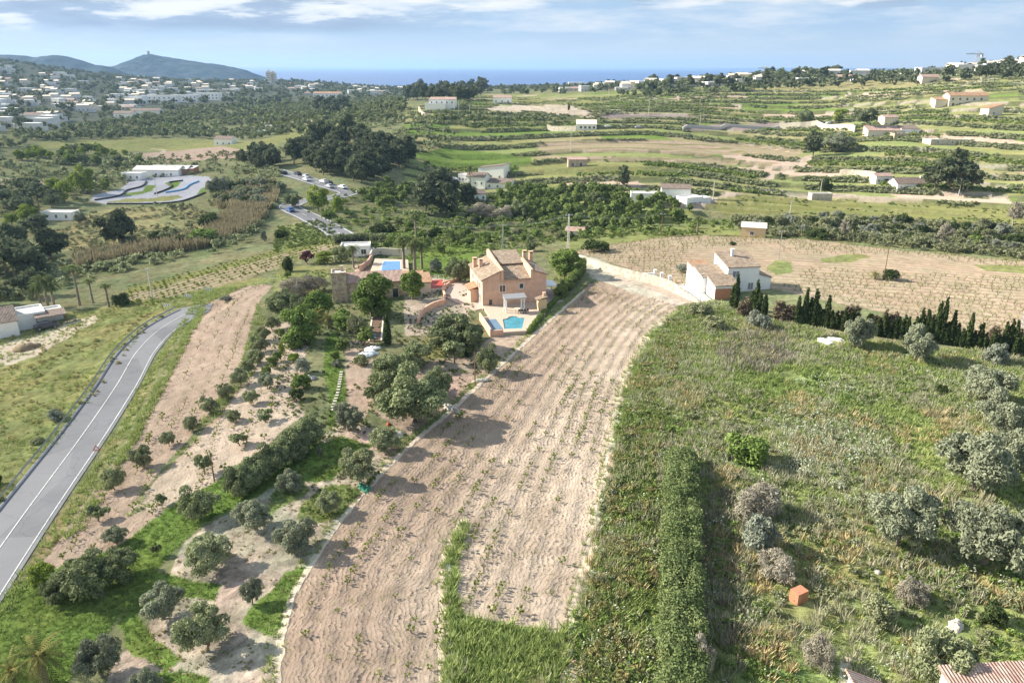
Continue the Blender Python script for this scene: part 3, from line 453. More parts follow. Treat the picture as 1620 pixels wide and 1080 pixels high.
# ---------------------------------------------------------------- roads
def asph(name, c, wear=False):
    m, nt, o = newmat(name); geo = N(nt, 'ShaderNodeNewGeometry').outputs['Position']; b = N(nt, 'ShaderNodeBsdfPrincipled'); b.inputs['Roughness'].default_value = .85
    v = mathn(nt, 'ADD', mathn(nt, 'MULTIPLY', noise(nt, .12, 6, .65, geo), .6), mathn(nt, 'MULTIPLY', noise(nt, 9, 4, .7, geo), .35))
    col = rampn(nt, v, [(.30, tuple(q * .72 for q in c)), (.62, tuple(q * 1.28 for q in c))])
    vo = N(nt, 'ShaderNodeTexVoronoi', feature='DISTANCE_TO_EDGE'); vo.inputs['Scale'].default_value = .22
    dn = N(nt, 'ShaderNodeVectorMath', operation='ADD'); nz_ = noise(nt, .8, 4, .6, geo, out=1); nt.links.new(geo, dn.inputs[0]); nt.links.new(nz_, dn.inputs[1]); nt.links.new(dn.outputs[0], vo.inputs[0])
    if wear: col = mixc(nt, rampn(nt, noise(nt, 2.5, 6, .75, geo), [(.5, 0.0), (.66, .75)]), col, (.17, .17, .18))
    else:
        col = mixc(nt, rampn(nt, vo.outputs['Distance'], [(0.0, .6), (.012, 0.0)]), col, (.04, .04, .045))
        pt = N(nt, 'ShaderNodeTexVoronoi'); pt.inputs['Scale'].default_value = .09; nt.links.new(geo, pt.inputs[0]); sp = N(nt, 'ShaderNodeSeparateXYZ'); nt.links.new(pt.outputs['Color'], sp.inputs[0]); col = mixc(nt, rampn(nt, sp.outputs[0], [(.72, 0.0), (.74, .35)]), col, (.21, .21, .22))
    nt.links.new(col, b.inputs['Base Color']); nt.links.new(b.outputs[0], o.inputs[0]); return m
MA = asph('asphalt', (.125, .128, .138)); MW = asph('road paint', (.52, .52, .50), True)
def strip(name, P, o0, o1, lift, mat, kind='structure', dash=None, parent=None, nx=None):
    nx = nx or (6 if abs(o1 - o0) > 1 else 2); cols = [offset(P, o) for o in np.linspace(o0, o1, nx)]; Vv = []
    for c in cols: Vv.append(np.c_[c, hz(c[:, 0], c[:, 1]) + lift])
    Vv = np.array(Vv); na, nr = Vv.shape[:2]; Ff = grid_faces(na, nr)[:, ::-1]
    if dash: sdash = ((Ff[:, 0] % nr) % dash[1]) < dash[0]; Ff = Ff[sdash]
    me = mesh_np(name, Vv.reshape(-1, 3), Ff, [mat], smooth=True); return link(name, me, kind=kind)
strip('road', ROAD, -3.3, 3.4, .07, MA)
strip('road marking', ROAD, -.06, .06, .10, MW); strip('road marking', ROAD, 2.86, 2.98, .10, MW); strip('road marking', ROAD, -2.98, -2.87, .10, MW)
strip('road', ROAD2, -4.2, 4.2, .12, MA); strip('road marking', ROAD2, -.12, .12, .17, MW, dash=(2, 5)); strip('road marking', ROAD2, 3.3, 3.6, .17, MW); strip('road marking', ROAD2, -3.6, -3.3, .17, MW)
# ---------------------------------------------------------------- vegetation materials
def leafmat(name, c1, c2, trans=.22, var=.35):
    m, nt, o = newmat(name); L = nt.links; v = attr(nt, 'v'); oi = N(nt, 'ShaderNodeObjectInfo').outputs['Random']
    c = rampn(nt, v, [(.05, c1), (.95, c2)]); f = mathn(nt, 'ADD', mathn(nt, 'MULTIPLY', oi, var), 1 - var / 2)
    s = N(nt, 'ShaderNodeVectorMath', operation='SCALE'); L.new(c, s.inputs[0]); L.new(f, s.inputs[3])
    d = N(nt, 'ShaderNodeBsdfDiffuse'); L.new(s.outputs[0], d.inputs[0]); t = N(nt, 'ShaderNodeBsdfTranslucent'); L.new(s.outputs[0], t.inputs[0])
    mx = N(nt, 'ShaderNodeMixShader'); mx.inputs[0].default_value = trans; L.new(d.outputs[0], mx.inputs[1]); L.new(t.outputs[0], mx.inputs[2]); L.new(mx.outputs[0], o.inputs[0]); return m
def plain(name, c, rough=.8, var=.12, sc=3.0, metal=0, spec=None, bump=0):
    m, nt, o = newmat(name); tcn = N(nt, 'ShaderNodeTexCoord').outputs['Object']; b = N(nt, 'ShaderNodeBsdfPrincipled'); b.inputs['Roughness'].default_value = rough; b.inputs['Metallic'].default_value = metal
    nn = noise(nt, sc, 5, .6, tcn); nt.links.new(rampn(nt, nn, [(.3, tuple(q * (1 - var) for q in c)), (.7, tuple(min(1, q * (1 + var)) for q in c))]), b.inputs['Base Color'])
    if bump: bp = N(nt, 'ShaderNodeBump'); bp.inputs['Distance'].default_value = bump; nt.links.new(nn, bp.inputs['Height']); nt.links.new(bp.outputs[0], b.inputs['Normal'])
    nt.links.new(b.outputs[0], o.inputs[0]); return m
ML = dict(olive=leafmat('olive leaves', (.17, .19, .12), (.335, .355, .24)), oliveg=leafmat('green olive leaves', (.18, .205, .10), (.36, .385, .22)), carob=leafmat('carob leaves', (.13, .16, .075), (.285, .315, .165)), pine=leafmat('pine needles', (.075, .095, .05), (.18, .20, .115)),
    cypress=leafmat('cypress leaves', (.035, .055, .02), (.10, .13, .05)), dead=leafmat('dead leaves', (.14, .11, .07), (.27, .215, .145)), citrus=leafmat('citrus leaves', (.10, .15, .04), (.25, .30, .10)),
    bright=leafmat('bright leaves', (.10, .155, .035), (.25, .33, .10)), lime=leafmat('fresh spring leaves', (.14, .20, .03), (.32, .38, .09)), scrub=leafmat('scrub leaves', (.16, .18, .08), (.33, .335, .20)), silver=leafmat('silver leaves', (.16, .18, .13), (.34, .36, .28)),
    twig=leafmat('bare twigs', (.24, .215, .16), (.42, .385, .30), .05), palm=leafmat('palm fronds', (.06, .085, .03), (.19, .22, .09)), reed=leafmat('reeds', (.20, .17, .09), (.42, .37, .24)), rusty=leafmat('rusty scrub', (.22, .225, .08), (.40, .34, .16)),
    grass=leafmat('grass blades', (.19, .25, .07), (.38, .44, .17), .3), drygrass=leafmat('dry stalks', (.36, .34, .22), (.58, .55, .40), .2), tan=leafmat('tan grass', (.35, .28, .14), (.52, .43, .24), .2), flower=leafmat('white flower heads', (.26, .32, .17), (.60, .63, .50), .2), yellow=leafmat('yellow flowers', (.45, .42, .03), (.6, .55, .05), .2),
    hedge=leafmat('hedge leaves', (.10, .14, .05), (.24, .285, .12)), tropic=leafmat('tropical leaves', (.11, .13, .04), (.28, .24, .09)),
    vine=leafmat('vine leaves', (.13, .19, .03), (.30, .36, .07)), plum=leafmat('purple leaves', (.06, .025, .03), (.14, .06, .06)))
MB_ = dict(bark=plain('bark', (.20, .165, .13), .9, .3, 8, bump=.03), dark=plain('dark bark', (.10, .08, .065), .9, .3, 8, bump=.03), pale=plain('pale bark', (.36, .33, .28), .9, .2, 8), vine=plain('vine wood', (.12, .09, .07), .9, .2, 10))
# ---------------------------------------------------------------- leaf clouds
def leafquads(P, Nn, size, rs, elong=1.5, jit=.8):
    n = len(P); nr = Nn + rs.randn(n, 3) * jit; nr /= np.linalg.norm(nr, axis=1)[:, None] + 1e-9
    t = np.cross(nr, rs.randn(n, 3)); t /= np.linalg.norm(t, axis=1)[:, None] + 1e-9; b = np.cross(nr, t)
    s = (size * (.6 + .8 * rs.rand(n)))[:, None] * .5; t = t * s * elong; b = b * s
    return np.stack([P - t - b * .6, P + t - b, P + t * .9 + b * .8, P - t + b], 1).reshape(-1, 3)
def crown(seed, n, size, clumps, elong=1.5, flat=1.0, tone=.5):
    rs = np.random.RandomState(seed); C_ = np.array(clumps, float); w = C_[:, 3] ** 2; k = rs.choice(len(C_), n, p=w / w.sum())
    d = rs.randn(n, 3); d /= np.linalg.norm(d, axis=1)[:, None]; d[:, 2] = np.where(d[:, 2] < -.35, -d[:, 2], d[:, 2])
    rad = C_[k, 3] * (.55 + .5 * rs.rand(n) ** .6); P = C_[k, :3] + d * rad[:, None] * np.array([1, 1, flat])
    Vv = leafquads(P, d, np.full(n, size), rs, elong); ct = rs.rand(len(C_)); v = np.clip(ct[k] * tone + rs.rand(n) * (1 - tone), 0, 1)
    return Vv, np.arange(4 * n).reshape(-1, 4), np.repeat(v, 4)
def tubes(segs, n=6):
    """segs: (p0, p1, r0, r1)"""
    Vv, Ff = [], []; a = np.arange(n) * 2 * math.pi / n
    for p0, p1, r0, r1 in segs:
        p0, p1 = np.array(p0, float), np.array(p1, float); d = p1 - p0; d /= np.linalg.norm(d) + 1e-9; u = np.cross(d, [.31, .95, .05]); u /= np.linalg.norm(u); w = np.cross(d, u); k = sum(len(q) for q in Vv)
        ring = np.cos(a)[:, None] * u + np.sin(a)[:, None] * w; Vv.append(np.vstack([p0 + ring * r0, p1 + ring * r1])); i = np.arange(n); j = (i + 1) % n
        Ff.append(np.c_[k + i, k + j, k + n + j, k + n + i])
    return np.vstack(Vv), np.vstack(Ff)
def clumps_ell(seed, k, cz, rx, rz, cr, bottom=None, hollow=.55):
    rs = np.random.RandomState(seed); out = []
    while len(out) < k:
        d = rs.randn(3); d /= np.linalg.norm(d); q = hollow + (1 - hollow) * rs.rand(); az_ = math.atan2(d[1], d[0]); q *= 1 + .16 * math.sin(2 * az_ + seed) + .14 * math.sin(3 * az_ + seed * 2.3); p = np.array([d[0] * rx * q, d[1] * rx * q, cz + d[2] * rz * q * (1 + .15 * math.sin(az_ + seed))])
        if bottom is not None and p[2] < bottom: continue
        out.append((*p, cr * (.65 + .7 * rs.rand())))
    return out
PROTO = {}
def reg(kind, leaf, bark, cl, n, size, segs, elong=1.5, flat=1.0, tone=.5, extra=None):
    i = len(PROTO.setdefault(kind, [])); Vv, Ff, v = crown(i * 13 + len(kind), n, size, cl, elong, flat, tone)
    if extra is not None: Ve, Fe, ve = extra; Ff = np.vstack([Ff, Fe + len(Vv)]); Vv = np.vstack([Vv, Ve]); v = np.r_[v, ve]
    cm = mesh_np(kind + '_crown', Vv, Ff, [ML[leaf]], [('v', 'FLOAT', v)])
    tm = None
    if segs: tv, tf = tubes(segs); tm = mesh_np(kind + '_trunk', tv, tf, [MB_[bark]], smooth=True)
    PROTO[kind].append((cm, tm, (Vv, Ff, v)))
def limbs(seed, cl, h0, r, lean=.05, k=5, base=0.0):
    rs = np.random.RandomState(seed); t = np.array([rs.randn() * lean, rs.randn() * lean, h0]); out = [((0, 0, base - .05), t, r, r * .8)]
    for c in [cl[i] for i in rs.choice(len(cl), min(k, len(cl)), False)]:
        c = np.array(c[:3]); mid = t + (c - t) * .5 + np.array([0, 0, .04]); out += [(t, mid, r * .6, r * .35), (mid, c, r * .35, r * .12)]
    return out
for i in range(5):
    c = clumps_ell(i, 44, .52, .52, .36, .15, .14); reg('olive', 'olive', 'bark', c, 11000, .024, limbs(i, c, .2, .045, .06, 8), 2.2, .9, .4)
    c = clumps_ell(i + 50, 44, .50, .54, .38, .15, .12); reg('olive_green', 'oliveg', 'bark', c, 10000, .024, limbs(i, c, .16, .04, .06, 6), 2.2, .9, .4)
    c = clumps_ell(i + 100, 52, .48, .60, .38, .16, .12); reg('carob', 'carob', 'dark', c, 9000, .032, limbs(i, c, .16, .05, .06, 6), 1.5, .9, .4)
for i in range(3):
    c = clumps_ell(i + 10, 16, .60, .42, .30, .13, .3); reg('almond', 'carob', 'dark', c, 900, .07, limbs(i, c, .3, .035, .05, 7), 1.6)
    c = clumps_ell(i + 20, 22, .52, .38, .36, .17, .2); reg('citrus', 'citrus', 'dark', c, 1500, .07, limbs(i, c, .2, .03, .03, 4), 1.4)
    c = clumps_ell(i + 30, 34, .50, .37, .42, .15, .12); reg('broadleaf', 'bright', 'bark', c, 6500, .034, limbs(i, c, .28, .04, .03, 6), 1.3)
    c = clumps_ell(i + 40, 28, .54, .36, .40, .15, .16); reg('spring_tree', 'lime', 'bark', c, 4200, .036, limbs(i, c, .3, .03, .03, 6), 1.3)
    c = clumps_ell(i + 60, 26, .34, .55, .42, .22, .08); reg('bush', 'scrub', 'dark', c, 2600, .055, None, 1.5)
    c = clumps_ell(i + 61, 26, .36, .50, .42, .22, .08); reg('green_bush', 'bright', 'dark', c, 2400, .065, None, 1.4)
    c = clumps_ell(i + 62, 26, .34, .55, .42, .22, .08); reg('dark_bush', 'cypress', 'dark', c, 2400, .055, None, 1.5)
    c = clumps_ell(i + 63, 22, .36, .52, .38, .2, .08); reg('twiggy_bush', 'twig', 'bark', c, 5200, .015, None, 7.0)
    c = clumps_ell(i + 64, 20, .36, .50, .38, .2, .08); reg('silver_bush', 'silver', 'bark', c, 2600, .045, None, 1.6)
    c = clumps_ell(i + 65, 18, .60, .30, .36, .15, .25); reg('bare_tree', 'twig', 'pale', c, 2200, .018, limbs(i, c, .3, .025, .03, 10), 5.0)
    c = clumps_ell(i + 66, 20, .55, .38, .34, .15, .2); reg('plum', 'plum', 'dark', c, 900, .07, limbs(i, c, .25, .03, .03, 5), 1.4)
for i in range(5):
    rs = np.random.RandomState(i + 5); c = clumps_ell(i + 70, 36, .56, .38, .38, .14, .2); reg('pine', 'pine', 'bark', c, 2600, .045, limbs(i, c, .45, .028, .04, 8), 2.6, .8)
for i in range(2):
    rs = np.random.RandomState(i + 9); c = clumps_ell(i + 90, 26, .74, .42, .17, .14, .55); reg('umbrella_pine', 'pine', 'bark', c, 2400, .05, limbs(i, c, .5, .03, .04, 8), 2.2, .7)
for i in range(4):
    rs = np.random.RandomState(i + 40); zs = np.linspace(.08, .97, 26); c = [(rs.randn() * .012, rs.randn() * .012, z, (.085 + .02 * rs.rand()) * (1 - max(0, z - .45) / .62) ** .8) for z in zs]
    reg('cypress', 'cypress', 'dark', c, 1700, .030, [((0, 0, -.05), (0, 0, .8), .012, .003)], 2.6, 1.8)
    c = [(rs.randn() * .02, rs.randn() * .02, z, (.095) * (1 - max(0, z - .45) / .7)) for z in zs]
    reg('dead_cypress', 'dead', 'dark', c, 1100, .028, [((0, 0, -.05), (0, 0, .9), .012, .003)], 3.2, 1.6)
def fronds(seed, n, L, z0, droop=.9, up=.75):
    rs = np.random.RandomState(seed); Vv, v = [], []
    for k in range(n):
        a = k * 2.399 + rs.rand() * .4; e = up * (1 - 1.5 * (k / n)) + rs.randn() * .08; l = L * (.85 + .3 * rs.rand()); d = np.array([math.cos(a), math.sin(a)]); prev = np.array([0, 0, z0]); tone = rs.rand() * (.9 if k < n * .75 else .2)
        side = np.array([-d[1], d[0], 0])
        for s in range(7):
            e2 = e - droop * (s / 7) * 1.5; nx = prev + l / 7 * np.array([d[0] * math.cos(e2), d[1] * math.cos(e2), math.sin(e2)]); w = l * .13 * math.sin(math.pi * (s + .8) / 8)
            for sg in (-1, 1):
                for q in (0., .5):
                    p = prev * (1 - q) + nx * q; p2 = prev * (.75 - q) + nx * (q + .25); tip = side * sg * w + (nx - prev) * .5 + np.array([0, 0, -w * .35])
                    Vv += [p, p2, p2 + tip, p + tip * .97]; v += [tone] * 4
            prev = nx
    return np.array(Vv), np.arange(len(Vv)).reshape(-1, 4), np.array(v)
for i in range(3):
    reg('date_palm', 'palm', 'bark', [(0, 0, .8, .06)], 60, .03, [((0, 0, -.03), (.01, 0, .5), .045, .038), ((.01, 0, .5), (0, 0, .8), .038, .05)], extra=fronds(i, 40, .36, .8))
    reg('bushy_palm', 'palm', 'bark', [(0, 0, .4, .08)], 60, .03, [((0, 0, -.03), (0, 0, .4), .09, .08)], extra=fronds(i + 5, 46, .72, .38, 1.0, 1.1))
    reg('tall_palm', 'palm', 'bark', [(0, 0, .9, .03)], 50, .02, [((0, 0, -.03), (.008, 0, .5), .022, .016), ((.008, 0, .5), (0, 0, .9), .016, .018)], extra=fronds(i + 9, 34, .17, .9, 1.2, .9))
    reg('fan_plant', 'tropic', 'bark', [(0, 0, .5, .1)], 60, .05, [((0, 0, -.03), (.02, 0, .55), .06, .05)], extra=fronds(i + 12, 34, .5, .5, .9, 1.3))
for i in range(6):
    rs = np.random.RandomState(i + 300); arms = [((0, 0, -.05), (rs.randn() * .05, rs.randn() * .05, .32), .055, .045)]; tp = arms[0][1]; c = []
    for k in range(4):
        a = k * 1.57 + rs.rand(); e = (tp[0] + .34 * math.cos(a), tp[1] + .34 * math.sin(a), .5 + .2 * rs.rand()); arms.append((tp, e, .035, .018)); c.append((*e, .10 + .06 * rs.rand()))
    reg('grapevine', 'vine', 'vine', c, (150 if i < 4 else 60), .10, arms, 1.3)
    if i < 3: reg('bare_grapevine', 'vine', 'vine', c, 24, .09, arms, 1.3)
# ---------------------------------------------------------------- placing trees
ORD = ['first', 'second', 'third', 'fourth', 'fifth', 'sixth', 'seventh', 'eighth', 'ninth', 'tenth', 'eleventh', 'twelfth', 'thirteenth', 'fourteenth', 'fifteenth', 'sixteenth', 'seventeenth', 'eighteenth', 'nineteenth', 'twentieth', 'twenty-first', 'twenty-second', 'twenty-third', 'twenty-fourth', 'twenty-fifth', 'twenty-sixth', 'twenty-seventh', 'twenty-eighth', 'twenty-ninth', 'thirtieth']
rnd = random.Random(11); _cnt = {}
CAT = dict(olive='tree', olive_green='tree', carob='tree', almond='tree', citrus='tree', broadleaf='tree', spring_tree='tree', bush='bush', green_bush='bush', dark_bush='bush', twiggy_bush='bush', silver_bush='bush', bare_tree='tree', plum='tree', pine='tree', umbrella_pine='tree', cypress='tree', dead_cypress='tree', date_palm='palm', bushy_palm='palm', tall_palm='palm', fan_plant='plant', grapevine='vine', bare_grapevine='vine')
NAME = dict(olive='olive_tree', olive_green='olive_tree', carob='carob_tree', almond='fruit_tree', citrus='citrus_tree', broadleaf='leafy_tree', spring_tree='leafy_tree', bush='bush', green_bush='bush', dark_bush='bush', twiggy_bush='bush', silver_bush='bush', bare_tree='bare_tree', plum='plum_tree', pine='pine_tree', umbrella_pine='umbrella_pine', cypress='cypress', dead_cypress='dead_cypress', date_palm='date_palm', bushy_palm='date_palm', tall_palm='fan_palm', fan_plant='tropical_plant', grapevine='grapevine', bare_grapevine='grapevine')
def plant(kind, p, h, label, group=None, w=1.0, parts=True, sink=.0):
    k = _cnt.get(kind, 0); _cnt[kind] = k + 1; cm, tm, _ = PROTO[kind][k % len(PROTO[kind])]; nm = NAME[kind]
    rz = rnd.uniform(0, 6.28); wx = w * rnd.uniform(.92, 1.08)
    if tm is None or not parts:
        if not parts and tm is not None:
            key = (kind, k % len(PROTO[kind]))
            if key not in _joined:
                Vv, Ff, v = PROTO[kind][key[1]][2]; tv = np.array([q.co[:] for q in tm.vertices]); tf = np.array([q.vertices[:] for q in tm.polygons]); sub = Ff[::3] if len(Ff) > 1200 else Ff
                Vs = Vv[sub.ravel()]; vs = v[sub.ravel()]; ns = len(Vs); ctr = Vs.reshape(-1, 4, 3).mean(1, keepdims=True); Vs = (ctr + (Vs.reshape(-1, 4, 3) - ctr) * (1.6 if len(Ff) > 1200 else 1)).reshape(-1, 3)
                _joined[key] = mesh_np(kind + '_whole', np.vstack([Vs, tv]), np.vstack([np.arange(ns).reshape(-1, 4), tf + ns]), [cm.materials[0], tm.materials[0]], [('v', 'FLOAT', np.r_[vs, np.full(len(tv), .5)])], mi=np.r_[np.zeros(ns // 4), np.ones(len(tf))])
            o = bpy.data.objects.new(nm, _joined[key])
        else: o = bpy.data.objects.new(nm, cm)
        S.collection.objects.link(o)
    else:
        o = bpy.data.objects.new(nm, None); S.collection.objects.link(o); o.empty_display_size = .3
        a = bpy.data.objects.new('trunk' if nm != 'grapevine' else 'stem', tm); b = bpy.data.objects.new('foliage' if nm == 'grapevine' else 'crown', cm)
        for c in (a, b): S.collection.objects.link(c); c.parent = o
    o.location = (p[0], p[1], p[2] - sink); o.rotation_euler = (0, 0, rz); o.scale = (h * wx, h * wx, h)
    o['label'] = label; o['category'] = CAT[kind]
    if group: o['group'] = group
    return o
_joined = {}
NATW = dict(olive=1.3, olive_green=1.35, carob=1.45, almond=1.05, citrus=1.0, broadleaf=.9, spring_tree=.95, bush=1.4, green_bush=1.3, dark_bush=1.4, twiggy_bush=1.35, silver_bush=1.3, bare_tree=.8, plum=1.0, pine=.92, umbrella_pine=1.05, cypress=.29, dead_cypress=.30, date_palm=.75, bushy_palm=1.4, tall_palm=.33, fan_plant=1.0, grapevine=.9, bare_grapevine=.9)
def tpx(kind, px, py, hp, label, wp=None, group=None, parts=True):
    """a plant whose foot stands at a photo point; height (and width) given in photo pixels"""
    p = G1(px, py); s = pxm(p); dep = math.atan2(CH - p.z, p.y); h = hp / s / max(.6, math.cos(dep)) * (.93 if NATW[kind] > .6 and dep > .4 else 1)
    w = 1.0
    if wp: w = (wp / s) / (h * NATW[kind])
    return plant(kind, p, h, label, group, w, parts)
